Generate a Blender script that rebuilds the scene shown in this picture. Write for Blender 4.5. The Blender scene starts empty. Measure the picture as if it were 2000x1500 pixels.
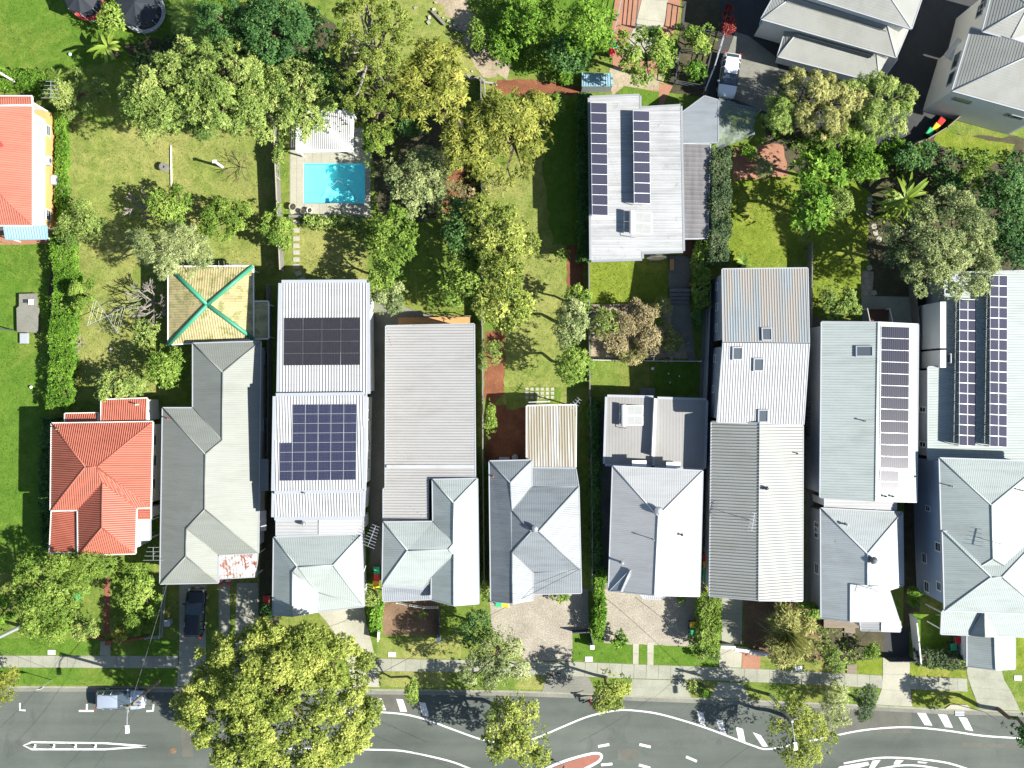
import bpy, bmesh, math, random
import numpy as np
from mathutils import Vector, Matrix
R = math.radians
scene = bpy.context.scene
col = scene.collection
# ---------------------------------------------------------------- camera, sky, sun, exposure
H = 100.0           # drone height in metres, looking straight down
S = 20.0            # photo pixels per metre at ground level
cam_d = bpy.data.cameras.new('camera'); cam = bpy.data.objects.new('camera', cam_d); col.objects.link(cam)
cam.location = (0, 0, H); cam.rotation_euler = (0, 0, 0)
cam_d.sensor_fit = 'HORIZONTAL'; cam_d.angle = 2 * math.atan(50.0 / H); cam_d.clip_end = 3000; cam_d.clip_start = 1
scene.camera = cam
SUN_EL = 40.0; SUN_AZ = math.atan2(0.963, -0.268)
w = bpy.data.worlds.new('World'); scene.world = w; w.use_nodes = True
wn = w.node_tree
sky = wn.nodes.new('ShaderNodeTexSky'); sky.sky_type = 'NISHITA'; sky.sun_disc = False
sky.sun_elevation = R(SUN_EL); sky.sun_rotation = SUN_AZ; sky.air_density = 1.0; sky.dust_density = 0.6
wn.links.new(sky.outputs[0], wn.nodes['Background'].inputs[0]); wn.nodes['Background'].inputs[1].default_value = 0.066
sd = bpy.data.lights.new('sun', 'SUN'); sun = bpy.data.objects.new('sun', sd); col.objects.link(sun)
sd.energy = 4.9; sd.angle = R(0.5); sd.color = (1.0, 0.97, 0.915)
_d = Vector((0.963 * math.cos(R(SUN_EL)), -0.268 * math.cos(R(SUN_EL)), math.sin(R(SUN_EL))))
sun.rotation_euler = _d.to_track_quat('Z', 'Y').to_euler(); sun.location = (60, -20, 60)
vs = scene.view_settings; vs.view_transform = 'Standard'; vs.look = 'None'; vs.exposure = 1.4; vs.gamma = 1.0; vs.use_curve_mapping = False
scene.cycles.max_bounces = 6; scene.cycles.diffuse_bounces = 3; scene.cycles.transparent_max_bounces = 12
scene.cycles.use_denoising = True
scene.cycles.sample_clamp_indirect = 4.0
rng = np.random.default_rng(7); random.seed(7)

# ---------------------------------------------------------------- helpers
def P(x, y, h=0.0):
    """photo pixel seen at height h -> world point"""
    k = (1 - h / H) / S
    return Vector(((x - 1000) * k, (750 - y) * k, h))

def tag(o, label=None, cat=None, group=None, kind=None):
    if label: o['label'] = label
    if cat: o['category'] = cat
    if group: o['group'] = group
    if kind: o['kind'] = kind
    return o

def thing(name, label, cat, loc=(0, 0, 0), rz=0, group=None):
    o = bpy.data.objects.new(name, None); o.empty_display_size = 0.2
    col.objects.link(o); o.location = loc; o.rotation_euler = (0, 0, rz)
    return tag(o, label, cat, group)

def place(o, parent, local=False):
    col.objects.link(o)
    if parent is not None:
        o.parent = parent
        if parent.type == 'EMPTY' and not local:
            o.location = -Vector(parent.location)
    return o

class MB:
    """collects shapes, build() links them as one mesh object"""
    def __init__(s): s.v = []; s.f = []; s.m = []; s.uv = {}
    def face(s, pts, m=0, uv=None):
        b = len(s.v); s.v += [tuple(p) for p in pts]; 
        if uv: s.uv[len(s.f)] = uv
        s.f.append(tuple(range(b, b + len(pts)))); s.m.append(m); return s
    def box(s, c, size, rz=0, m=0, mat=None):
        hx, hy, hz = size[0] / 2, size[1] / 2, size[2] / 2
        M = mat if mat is not None else Matrix.Rotation(rz, 3, 'Z')
        b = len(s.v)
        for x, y, z in ((-1,-1,-1),(1,-1,-1),(1,1,-1),(-1,1,-1),(-1,-1,1),(1,-1,1),(1,1,1),(-1,1,1)):
            s.v.append(tuple(Vector(c) + M @ Vector((x*hx, y*hy, z*hz))))
        for q in ((0,3,2,1),(4,5,6,7),(0,1,5,4),(1,2,6,5),(2,3,7,6),(3,0,4,7)):
            s.f.append(tuple(b + i for i in q)); s.m.append(m)
        return s
    def beam(s, p0, p1, w, h, m=0, up=(0, 0, 1)):
        p0, p1 = Vector(p0), Vector(p1); d = p1 - p0; L = d.length
        if L < 1e-5: return s
        x = d / L; y = Vector(up).cross(x)
        if y.length < 1e-4: y = Vector((0, 1, 0)).cross(x)
        y.normalize(); z = x.cross(y)
        M = Matrix((x, y, z)).transposed()
        return s.box((p0 + p1) / 2, (L, w, h), mat=M, m=m)
    def tube(s, p0, p1, r0, r1=None, n=6, m=0, cap=True):
        r1 = r0 if r1 is None else r1
        p0, p1 = Vector(p0), Vector(p1); d = p1 - p0
        if d.length < 1e-5: return s
        q = d.to_track_quat('Z', 'Y'); b = len(s.v)
        for p, r in ((p0, r0), (p1, r1)):
            for i in range(n):
                a = 2 * math.pi * i / n; s.v.append(tuple(p + q @ Vector((r * math.cos(a), r * math.sin(a), 0))))
        for i in range(n):
            j = (i + 1) % n; s.f.append((b + i, b + j, b + n + j, b + n + i)); s.m.append(m)
        if cap:
            s.f.append(tuple(b + n + i for i in range(n))); s.m.append(m)
            s.f.append(tuple(b + n - 1 - i for i in range(n))); s.m.append(m)
        return s
    def path(s, pts, r, n=5, m=0):
        for a, b in zip(pts[:-1], pts[1:]): s.tube(a, b, r, r, n, m, cap=True)
        return s
    def lathe(s, c, prof, n=16, m=0, closed=True):
        b = len(s.v); c = Vector(c)
        for r, z in prof:
            for i in range(n):
                a = 2 * math.pi * i / n; s.v.append(tuple(c + Vector((r * math.cos(a), r * math.sin(a), z))))
        for k in range(len(prof) - 1):
            for i in range(n):
                j = (i + 1) % n
                s.f.append((b + k*n + i, b + k*n + j, b + (k+1)*n + j, b + (k+1)*n + i)); s.m.append(m)
        if closed:
            k = len(prof) - 1
            s.f.append(tuple(b + k*n + i for i in range(n))); s.m.append(m)
            s.f.append(tuple(b + n - 1 - i for i in range(n))); s.m.append(m)
        return s
    def prism(s, pts, z0, z1, m=0):
        """pts: world points (x,y); extruded z0..z1"""
        b = len(s.v); n = len(pts)
        a = sum(pts[i][0]*pts[(i+1)%n][1] - pts[(i+1)%n][0]*pts[i][1] for i in range(n))
        if a < 0: pts = pts[::-1]
        for z in (z0, z1):
            for p in pts: s.v.append((p[0], p[1], z))
        s.f.append(tuple(b + n + i for i in range(n))); s.m.append(m)
        s.f.append(tuple(b + n - 1 - i for i in range(n))); s.m.append(m)
        for i in range(n):
            j = (i + 1) % n; s.f.append((b + i, b + j, b + n + j, b + n + i)); s.m.append(m)
        return s
    def mesh(s, name, mats, smooth=False):
        me = bpy.data.meshes.new(name); me.from_pydata(s.v, [], s.f)
        for x in (mats if isinstance(mats, (list, tuple)) else [mats]): me.materials.append(x)
        if any(s.m): me.polygons.foreach_set('material_index', s.m)
        if s.uv:
            ul = me.uv_layers.new(name='UVMap')
            for fi, uv in s.uv.items():
                for li, u in zip(me.polygons[fi].loop_indices, uv): ul.data[li].uv = u
        if smooth: me.polygons.foreach_set('use_smooth', [True] * len(me.polygons))
        me.update(); return me
    def build(s, name, mats, parent=None, smooth=False, local=False, origin=None):
        if origin is not None:
            o3 = Vector(origin); s.v = [tuple(Vector(p) - o3) for p in s.v]
        o = bpy.data.objects.new(name, s.mesh(name, mats, smooth)); place(o, parent, local)
        if origin is not None: o.location = Vector(o.location) + Vector(origin)
        return o

def clone(root, loc, rz=None, label=None):
    r = root.copy(); col.objects.link(r); r.location = loc
    if rz is not None: r.rotation_euler = (0, 0, rz)
    if label: r['label'] = label
    for ch in list(root.children):
        c = ch.copy(); col.objects.link(c); c.parent = r
        for g in list(ch.children):
            d = g.copy(); col.objects.link(d); d.parent = c
    return r

# ---------------------------------------------------------------- materials
def newmat(name):
    m = bpy.data.materials.new(name); m.use_nodes = True
    nt = m.node_tree; return m, nt, nt.nodes['Principled BSDF']
def ramp(nt, stops):
    r = nt.nodes.new('ShaderNodeValToRGB'); el = r.color_ramp.elements
    while len(el) < len(stops): el.new(0.5)
    for e, (p, c) in zip(el, stops): e.position = p; e.color = (*c, 1)
    return r
def noise(nt, scale, detail=5, rough=0.6, co=None, dist=0):
    n = nt.nodes.new('ShaderNodeTexNoise'); n.inputs['Scale'].default_value = scale
    n.inputs['Detail'].default_value = detail; n.inputs['Roughness'].default_value = rough; n.inputs['Distortion'].default_value = dist
    if co is not None: nt.links.new(co, n.inputs['Vector'])
    return n
def coords(nt, scale=None, kind='Object'):
    t = nt.nodes.new('ShaderNodeTexCoord')
    if scale is None: return t.outputs[kind]
    mp = nt.nodes.new('ShaderNodeMapping'); mp.inputs['Scale'].default_value = scale
    nt.links.new(t.outputs[kind], mp.inputs[0]); return mp.outputs[0]
def mth(nt, op, a, b=None):
    n = nt.nodes.new('ShaderNodeMath'); n.operation = op
    for i, x in enumerate((a, b)):
        if x is None: continue
        if isinstance(x, (int, float)): n.inputs[i].default_value = x
        else: nt.links.new(x, n.inputs[i])
    return n.outputs[0]
def surf(name, stops, s1=0.4, s2=6.0, mixf=0.5, bump=0.3, bs=30.0, rough=0.85, spec=0.25, stretch=None, metal=0.0, bd=0.03):
    """two-scale noise colour + fine relief"""
    m, nt, b = newmat(name); co = coords(nt, stretch)
    n1 = noise(nt, s1, 6, 0.6, co); n2 = noise(nt, s2, 6, 0.7, co)
    f = mth(nt, 'ADD', mth(nt, 'MULTIPLY', n1.outputs[0], 1 - mixf), mth(nt, 'MULTIPLY', n2.outputs[0], mixf))
    r = ramp(nt, stops); nt.links.new(f, r.inputs[0]); nt.links.new(r.outputs[0], b.inputs['Base Color'])
    b.inputs['Roughness'].default_value = rough; b.inputs['Specular IOR Level'].default_value = spec; b.inputs['Metallic'].default_value = metal
    if bump:
        n3 = noise(nt, bs, 4, 0.7, co); bp = nt.nodes.new('ShaderNodeBump'); bp.inputs['Strength'].default_value = bump; bp.inputs['Distance'].default_value = bd
        nt.links.new(n3.outputs[0], bp.inputs['Height']); nt.links.new(bp.outputs[0], b.inputs['Normal'])
    return m
def three(c, d=0.25, e=None):
    e = d if e is None else e
    return [(0.3, tuple(x * (1 - d) for x in c)), (0.5, c), (0.72, tuple(min(1, x * (1 + e)) for x in c))]
def plain(name, c, rough=0.5, metal=0.0, spec=0.4, var=0.12, s=3.0):
    return surf(name, three(c, var), s1=s * 0.3, s2=s * 4, rough=rough, spec=spec, metal=metal, bump=0.05, bs=40)
def grass(name, dark, mid, light, dry, dryness=0.5):
    m, nt, b = newmat(name); co = coords(nt)
    n1 = noise(nt, 0.13, 5, 0.65, co, 0.3); n2 = noise(nt, 0.9, 7, 0.75, co, 0.8); n3 = noise(nt, 7.0, 8, 0.85, co)
    r = ramp(nt, [(0.33, dark), (0.49, mid), (0.64, light)])
    f = mth(nt, 'ADD', mth(nt, 'MULTIPLY', n2.outputs[0], 0.5), mth(nt, 'MULTIPLY', n3.outputs[0], 0.5))
    nt.links.new(f, r.inputs[0])
    mx = nt.nodes.new('ShaderNodeMix'); mx.data_type = 'RGBA'
    r2 = ramp(nt, [(0.60 - 0.36 * dryness, (0, 0, 0)), (0.78 - 0.36 * dryness, (1, 1, 1))])
    g = mth(nt, 'ADD', mth(nt, 'MULTIPLY', n1.outputs[0], 0.55), mth(nt, 'MULTIPLY', f, 0.45)); nt.links.new(g, r2.inputs[0])
    nt.links.new(r2.outputs[0], mx.inputs[0]); nt.links.new(r.outputs[0], mx.inputs[6])
    rd = ramp(nt, [(0.34, tuple(x * 0.55 for x in dry)), (0.6, dry)]); nt.links.new(f, rd.inputs[0]); nt.links.new(rd.outputs[0], mx.inputs[7])
    vo = nt.nodes.new('ShaderNodeTexVoronoi'); vo.inputs['Scale'].default_value = 1.1; nt.links.new(co, vo.inputs['Vector'])      # scattered weeds and clover
    rv = ramp(nt, [(0.10, (1, 1, 1)), (0.2, (0, 0, 0))]); nt.links.new(vo.outputs['Distance'], rv.inputs[0])
    mw = nt.nodes.new('ShaderNodeMix'); mw.data_type = 'RGBA'; nt.links.new(mth(nt, 'MULTIPLY', rv.outputs[0], 0.55), mw.inputs[0]); nt.links.new(mx.outputs[2], mw.inputs[6]); mw.inputs[7].default_value = (*[x * .62 for x in mid], 1)
    nt.links.new(mw.outputs[2], b.inputs['Base Color']); b.inputs['Roughness'].default_value = 0.95; b.inputs['Specular IOR Level'].default_value = 0.1
    bp = nt.nodes.new('ShaderNodeBump'); bp.inputs['Strength'].default_value = 0.9; bp.inputs['Distance'].default_value = 0.1
    n4 = noise(nt, 5.0, 6, 0.85, co); nt.links.new(n4.outputs[0], bp.inputs['Height']); nt.links.new(bp.outputs[0], b.inputs['Normal'])
    return m
def leafmat(name, dark, mid, light, trans=0.22, rough=0.5):
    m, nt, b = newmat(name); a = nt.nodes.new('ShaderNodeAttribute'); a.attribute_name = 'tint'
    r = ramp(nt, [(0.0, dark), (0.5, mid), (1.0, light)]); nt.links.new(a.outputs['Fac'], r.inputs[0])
    nt.links.new(r.outputs[0], b.inputs['Base Color']); b.inputs['Roughness'].default_value = rough + .08; b.inputs['Specular IOR Level'].default_value = 0.2
    tr = nt.nodes.new('ShaderNodeBsdfTranslucent'); nt.links.new(r.outputs[0], tr.inputs[0])
    mx = nt.nodes.new('ShaderNodeMixShader'); mx.inputs[0].default_value = trans
    out = nt.nodes['Material Output']
    nt.links.new(b.outputs[0], mx.inputs[1]); nt.links.new(tr.outputs[0], mx.inputs[2]); nt.links.new(mx.outputs[0], out.inputs[0])
    return m
def glassy(name, c, rough=0.08, spec=0.6):
    m, nt, b = newmat(name); b.inputs['Base Color'].default_value = (*c, 1); b.inputs['Roughness'].default_value = rough; b.inputs['Specular IOR Level'].default_value = spec
    return m
def roofmat(name, c, stain=0.12, rough=0.45, streak=(0.6, 6, 1), spec=0.35, lichen=None, lf=0.62, band=None, k=.78):
    """painted or galvanised sheet with streaky weathering, leaf specks and grime"""
    c = tuple(x * k for x in c); lichen = tuple(x * k for x in lichen) if lichen else None; band = (band[0], tuple(x * k for x in band[1])) if band else None
    m, nt, b = newmat(name); co = coords(nt, streak); cw = coords(nt)
    n1 = noise(nt, 0.5, 6, 0.65, co); n2 = noise(nt, 0.3, 6, 0.65, cw, 0.4)
    f = mth(nt, 'ADD', mth(nt, 'MULTIPLY', n1.outputs[0], 0.6), mth(nt, 'MULTIPLY', n2.outputs[0], 0.4)); stain *= 1.5
    r = ramp(nt, three(c, stain, stain * 0.6)); nt.links.new(f, r.inputs[0]); last = r.outputs[0]
    def over(last, fac, colr):
        mx = nt.nodes.new('ShaderNodeMix'); mx.data_type = 'RGBA'; nt.links.new(fac, mx.inputs[0]); nt.links.new(last, mx.inputs[6]); mx.inputs[7].default_value = (*colr, 1); return mx.outputs[2]
    if band:
        n5 = noise(nt, 1.0, 3, 0.5, coords(nt, band[0])); r5 = ramp(nt, [(0.42, (0, 0, 0)), (0.56, (1, 1, 1))]); nt.links.new(n5.outputs[0], r5.inputs[0]); last = over(last, r5.outputs[0], band[1])
    if lichen:
        n3 = noise(nt, 1.2, 8, 0.75, cw, 0.4); r2 = ramp(nt, [(lf, (0, 0, 0)), (lf + 0.09, (1, 1, 1))]); nt.links.new(n3.outputs[0], r2.inputs[0]); last = over(last, r2.outputs[0], lichen)
    n6 = noise(nt, 3.2, 4, 0.9, cw); r6 = ramp(nt, [(0.66, (0, 0, 0)), (0.74, (.6, .6, .6))]); nt.links.new(n6.outputs[0], r6.inputs[0]); last = over(last, r6.outputs[0], tuple(x * .55 for x in c))
    n7 = noise(nt, 0.22, 6, 0.7, coords(nt, (streak[0] * 1.5, streak[1] * .5, 1)), 0.5); r7 = ramp(nt, [(0.5, (0, 0, 0)), (0.72, (.45, .45, .45))]); nt.links.new(n7.outputs[0], r7.inputs[0]); last = over(last, r7.outputs[0], (c[0] * .72, c[1] * .69, c[2] * .62))
    nt.links.new(last, b.inputs['Base Color']); b.inputs['Roughness'].default_value = rough; b.inputs['Specular IOR Level'].default_value = spec
    return m
def panelmat(name, cell, line, bw, rh, mort=0.02, rough=0.18):
    m, nt, b = newmat(name); uv = nt.nodes.new('ShaderNodeTexCoord')
    br = nt.nodes.new('ShaderNodeTexBrick'); br.offset = 0.0; br.inputs['Scale'].default_value = 1.0
    br.inputs['Brick Width'].default_value = bw; br.inputs['Row Height'].default_value = rh; br.inputs['Mortar Size'].default_value = mort; br.inputs['Mortar Smooth'].default_value = 0.0
    br.inputs['Color1'].default_value = (*cell, 1); br.inputs['Color2'].default_value = (*[x * 1.25 for x in cell], 1); br.inputs['Mortar'].default_value = (*line, 1)
    nt.links.new(uv.outputs['UV'], br.inputs['Vector']); nt.links.new(br.outputs['Color'], b.inputs['Base Color'])
    b.inputs['Roughness'].default_value = rough; b.inputs['Specular IOR Level'].default_value = 0.18
    return m
M = {}
M['lawn'] = grass('lawn_grass', (0.035, 0.085, 0.009), (0.076, 0.146, 0.016), (0.126, 0.200, 0.029), (0.189, 0.216, 0.043), 0.25)
M['lawn_lush'] = grass('lush_grass', (0.061, 0.101, 0.010), (0.132, 0.175, 0.020), (0.226, 0.262, 0.042), (0.286, 0.258, 0.070), 0.25)
M['lawn_dry'] = grass('dry_grass', (0.069, 0.103, 0.018), (0.141, 0.183, 0.037), (0.213, 0.250, 0.063), (0.307, 0.290, 0.095), 0.48)
M['lawn_mid'] = grass('worn_grass', (0.049, 0.091, 0.011), (0.104, 0.159, 0.025), (0.170, 0.225, 0.044), (0.246, 0.241, 0.065), 0.36)
M['soil'] = surf('brown_soil', [(0.3, (0.062, 0.037, 0.022)), (0.5, (0.150, 0.094, 0.056)), (0.7, (0.263, 0.175, 0.106))], 0.5, 7, 0.6, 0.6)
M['redsoil'] = surf('red_mulch', [(0.3, (0.06, 0.022, 0.012)), (0.5, (0.16, 0.06, 0.028)), (0.7, (0.30, 0.13, 0.06))], 0.8, 9, 0.6, 0.7)
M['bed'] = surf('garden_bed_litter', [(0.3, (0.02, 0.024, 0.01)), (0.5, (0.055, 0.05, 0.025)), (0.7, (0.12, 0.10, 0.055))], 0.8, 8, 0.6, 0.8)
M['paledirt'] = surf('pale_dirt', [(0.3, (0.134, 0.106, 0.064)), (0.5, (0.269, 0.221, 0.146)), (0.7, (0.442, 0.384, 0.292))], 0.35, 5, 0.55, 0.7)
M['gravel'] = surf('pale_gravel', [(0.3, (0.117, 0.101, 0.076)), (0.5, (0.264, 0.236, 0.184)), (0.7, (0.448, 0.404, 0.324))], 0.5, 9, 0.7, 0.9, 14, bd=0.05)
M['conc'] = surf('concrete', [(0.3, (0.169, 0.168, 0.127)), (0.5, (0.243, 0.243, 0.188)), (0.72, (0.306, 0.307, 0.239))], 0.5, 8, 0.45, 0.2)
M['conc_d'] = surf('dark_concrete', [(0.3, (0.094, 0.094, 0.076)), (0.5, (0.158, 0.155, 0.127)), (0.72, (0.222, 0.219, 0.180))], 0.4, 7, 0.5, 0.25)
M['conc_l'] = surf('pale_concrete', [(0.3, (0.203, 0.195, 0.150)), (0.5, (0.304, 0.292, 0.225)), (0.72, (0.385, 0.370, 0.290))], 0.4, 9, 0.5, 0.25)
M['kerb'] = surf('kerb_concrete', [(0.3, (0.142, 0.140, 0.105)), (0.5, (0.223, 0.219, 0.165)), (0.72, (0.294, 0.291, 0.220))], 1.5, 9, 0.5, 0.3)
def asphalt(name, stops):
    m, nt, b = newmat(name); co = coords(nt); cs = coords(nt, (.10, 1.0, 1))
    n1 = noise(nt, .12, 6, .6, co, .5); n2 = noise(nt, 9, 8, .8, co); n3 = noise(nt, .55, 4, .55, cs)
    f = mth(nt, 'ADD', mth(nt, 'MULTIPLY', n1.outputs[0], .36), mth(nt, 'ADD', mth(nt, 'MULTIPLY', n2.outputs[0], .34), mth(nt, 'MULTIPLY', n3.outputs[0], .30)))
    r = ramp(nt, stops); nt.links.new(f, r.inputs[0]); last = r.outputs[0]
    vo = nt.nodes.new('ShaderNodeTexVoronoi'); vo.feature = 'DISTANCE_TO_EDGE'; vo.inputs['Scale'].default_value = .3; vo.inputs['Randomness'].default_value = 1
    nd = noise(nt, .8, 4, .7, co); va = nt.nodes.new('ShaderNodeMix'); va.data_type = 'VECTOR'; va.inputs[0].default_value = .13; nt.links.new(co, va.inputs[4]); nt.links.new(nd.outputs[1], va.inputs[5]); nt.links.new(va.outputs[1], vo.inputs['Vector'])
    rc = ramp(nt, [(0.0, (1, 1, 1)), (0.005, (0, 0, 0))]); nt.links.new(vo.outputs['Distance'], rc.inputs[0])
    n5 = noise(nt, .25, 5, .7, co, 1.0); ro = ramp(nt, [(.58, (0, 0, 0)), (.72, (1, 1, 1))]); nt.links.new(n5.outputs[0], ro.inputs[0])
    for fac, k, sc in ((mth(nt, 'MULTIPLY', mth(nt, 'MULTIPLY', rc.outputs[0], ro.outputs[0]), .5), .35, 1), (mth(nt, 'MULTIPLY', ro.outputs[0], .45), .55, 1)):
        mx = nt.nodes.new('ShaderNodeMix'); mx.data_type = 'RGBA'; nt.links.new(fac, mx.inputs[0]); nt.links.new(last, mx.inputs[6]); mx.inputs[7].default_value = (*[x * k for x in stops[1][1]], 1); last = mx.outputs[2]
    nt.links.new(last, b.inputs['Base Color']); b.inputs['Roughness'].default_value = .85; b.inputs['Specular IOR Level'].default_value = .25
    bp = nt.nodes.new('ShaderNodeBump'); bp.inputs['Strength'].default_value = .35; bp.inputs['Distance'].default_value = .03; n4 = noise(nt, 50, 4, .7, co); nt.links.new(n4.outputs[0], bp.inputs['Height']); nt.links.new(bp.outputs[0], b.inputs['Normal'])
    return m
M['asphalt'] = asphalt('asphalt', [(0.36, (0.047, 0.055, 0.046)), (0.5, (0.077, 0.088, 0.075)), (0.64, (0.112, 0.123, 0.104))])
M['bitumen'] = surf('dark_driveway', [(0.3, (0.024, 0.026, 0.027)), (0.5, (0.042, 0.043, 0.043)), (0.75, (0.068, 0.070, 0.066))], 0.25, 9, 0.4, 0.3)
M['patch'] = surf('asphalt_patch', [(0.3, (0.056, 0.055, 0.045)), (0.5, (0.097, 0.094, 0.077)), (0.75, (0.137, 0.133, 0.109))], 0.5, 9, 0.5, 0.4)
M['road_white'] = surf('road_paint', [(0.34, (0.187, 0.187, 0.176)), (0.42, (0.425, 0.425, 0.403)), (0.5, (0.578, 0.578, 0.554)), (0.7, (0.646, 0.646, 0.622))], 0.8, 12, 0.62, 0.1)
M['road_red'] = surf('red_oxide_paint', three((0.24, 0.10, 0.07), 0.25), 1.0, 10, 0.5, 0.2)
M['brick'] = surf('red_brick', three((0.208, 0.076, 0.044), 0.35), 1.0, 9, 0.6, 0.4)
M['terracotta'] = surf('terracotta_paving', three((0.270, 0.135, 0.083), 0.3), 0.6, 8, 0.6, 0.3)
M['timber'] = surf('weathered_timber', three((0.20, 0.165, 0.125), 0.3), 1.0, 8, 0.5, 0.3, stretch=(1, 6, 1))
M['timber_o'] = surf('orange_decking', three((0.46, 0.25, 0.10), 0.25), 1.0, 8, 0.5, 0.2, stretch=(1, 6, 1))
M['timber_d'] = surf('dark_decking', three((0.085, 0.045, 0.03), 0.3), 1.0, 8, 0.5, 0.2)
M['grey_t'] = surf('grey_fence_timber', three((0.16, 0.15, 0.135), 0.3), 1.0, 8, 0.5, 0.3)
M['white'] = plain('white_paint', (0.646, 0.646, 0.622), 0.5, var=0.06)
M['offwhite'] = plain('cream_paint', (0.62, 0.60, 0.54), 0.6, var=0.08)
M['palegrey'] = plain('pale_grey_paint', (0.281, 0.297, 0.315), 0.55, var=0.08)
M['bluegrey'] = plain('blue_grey_boards', (0.24, 0.285, 0.35), 0.6, var=0.08)
M['midgrey'] = plain('mid_grey_steel', (0.22, 0.23, 0.24), 0.45, var=0.1)
M['darkgrey'] = plain('charcoal_steel', (0.06, 0.065, 0.07), 0.45, var=0.15)
M['black'] = plain('black_fabric', (0.018, 0.022, 0.028), 0.7, var=0.2)
M['galv'] = plain('galvanised_steel', (0.45, 0.47, 0.48), 0.35, 0.55, var=0.12)
M['orange'] = plain('orange_render', (0.558, 0.284, 0.104), 0.7, var=0.1)
M['glass'] = glassy('window_glass', (0.035, 0.045, 0.055))
M['skyglass'] = glassy('skylight_glass', (0.07, 0.085, 0.095), 0.12)
M['bark'] = surf('bark', three((0.13, 0.095, 0.065), 0.4), 1, 9, 0.6, 0.5, stretch=(6, 6, 1))
M['barkpale'] = surf('pale_bark', three((0.223, 0.198, 0.168), 0.3), 1, 9, 0.6, 0.4)
M['rubber'] = plain('black_rubber', (0.02, 0.02, 0.02), 0.8)
M['chrome'] = plain('alloy_metal', (0.55, 0.56, 0.58), 0.25, 0.9, var=0.04)
M['wire'] = plain('cable_black', (0.03, 0.03, 0.03), 0.6)
M['pole'] = surf('pole_timber', three((0.20, 0.17, 0.12), 0.3), 1, 9, 0.6, 0.5, stretch=(6, 6, 1))
for k, c in dict(bin_red=(0.55, 0.025, 0.025), bin_yellow=(0.72, 0.42, 0.02), bin_green=(0.03, 0.34, 0.14), bin_body=(0.03, 0.085, 0.055), redpad=(0.42, 0.05, 0.045), gutter=(0.55, 0.57, 0.58)).items():
    M[k] = plain(k + '_plastic', c, 0.4, var=0.1)
# ---------------------------------------------------------------- ground
LAY = 0.004
def jit(pts, rough, step=0.6):
    """subdivide and roughen an outline (world points)"""
    out = []
    n = len(pts)
    for i in range(n):
        a, b = pts[i], pts[(i + 1) % n]; d = b - a; k = max(1, int(d.length / step))
        for j in range(k):
            p = a + d * (j / k)
            if j or True: p = p + Vector((random.uniform(-rough, rough), random.uniform(-rough, rough), 0))
            out.append(p)
    return out
USED = []
def sheet(name, label, px, mat, lay=1, rough=0.0, z0=0.0, cat=None, kind='structure', parent=None):
    bb = (min(x for x, _ in px) - 8, min(y for _, y in px) - 8, max(x for x, _ in px) + 8, max(y for _, y in px) + 8)
    lay = round(lay * 2) / 2
    while any(abs(l - lay) < .3 and not (b2[2] < bb[0] or b2[0] > bb[2] or b2[3] < bb[1] or b2[1] > bb[3]) for l, b2 in USED): lay += .5
    USED.append((lay, bb)); z = z0 + LAY * lay
    pts = [P(x, y) for x, y in px]
    if rough: pts = jit(pts, rough)
    mb = MB(); pts = [(p[0], p[1], z) for p in pts]
    n = len(pts); a = sum(pts[i][0]*pts[(i+1)%n][1] - pts[(i+1)%n][0]*pts[i][1] for i in range(n))
    if a < 0: pts = pts[::-1]
    mb.face(pts); o = mb.build(name, M[mat] if isinstance(mat, str) else mat, parent)
    if parent is None: tag(o, label, cat, kind=kind)
    return o
KERB = [(-400, 1338), (0, 1340), (360, 1342), (740, 1346), (860, 1347), (1000, 1349), (1120, 1353), (1250, 1359), (1470, 1367), (1720, 1378), (1830, 1384), (1920, 1386), (2000, 1390), (2400, 1404)]
def kerb_y(x):
    for (x0, y0), (x1, y1) in zip(KERB[:-1], KERB[1:]):
        if x0 <= x <= x1: return y0 + (y1 - y0) * (x - x0) / (x1 - x0)
    return KERB[-1][1]
mb = MB(); mb.face([(-1500, -1500, -2.2), (1500, -1500, -2.2), (1500, 1500, -2.2), (-1500, 1500, -2.2)])
tag(mb.build('ground', M['lawn_mid']), 'far grassy ground reaching to the horizon', kind='structure')
PX0, PX1, PY0, PY1 = 593, 713, 319, 397        # the pool opening
a, b = P(PX0, PY0), P(PX1, PY1)
mb = MB(); W0 = 320
mb.face([(-W0, a.y, 0), (W0, a.y, 0), (W0, W0, 0), (-W0, W0, 0)])
mb.face([(-W0, b.y, 0), (a.x, b.y, 0), (a.x, a.y, 0), (-W0, a.y, 0)])
mb.face([(b.x, b.y, 0), (W0, b.y, 0), (W0, a.y, 0), (b.x, a.y, 0)])
kp = [P(x, y) for x, y in KERB]
south = [(-W0, kp[0].y, 0)] + [(p.x, p.y, 0) for p in kp] + [(W0, kp[-1].y, 0)]
mb.face(south + [(W0, b.y, 0), (-W0, b.y, 0)])
tag(mb.build('lawn', M['lawn_mid']), 'grassy ground of the house lots', kind='structure')
# road, a kerb step below the lots
RZ = -0.12
mb = MB(); mb.face([(-W0, -62, RZ), (W0, -62, RZ)] + [(p[0], p[1], RZ) for p in reversed(south)])
road = tag(mb.build('road', M['asphalt']), 'grey asphalt street along the bottom of the photo', kind='structure')
mb = MB(); mb.face([(-W0, -320, 0), (W0, -320, 0), (W0, -62, 0), (-W0, -62, 0)])
tag(mb.build('verge', M['lawn_mid']), 'grass on the far side of the street', kind='structure')
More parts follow.
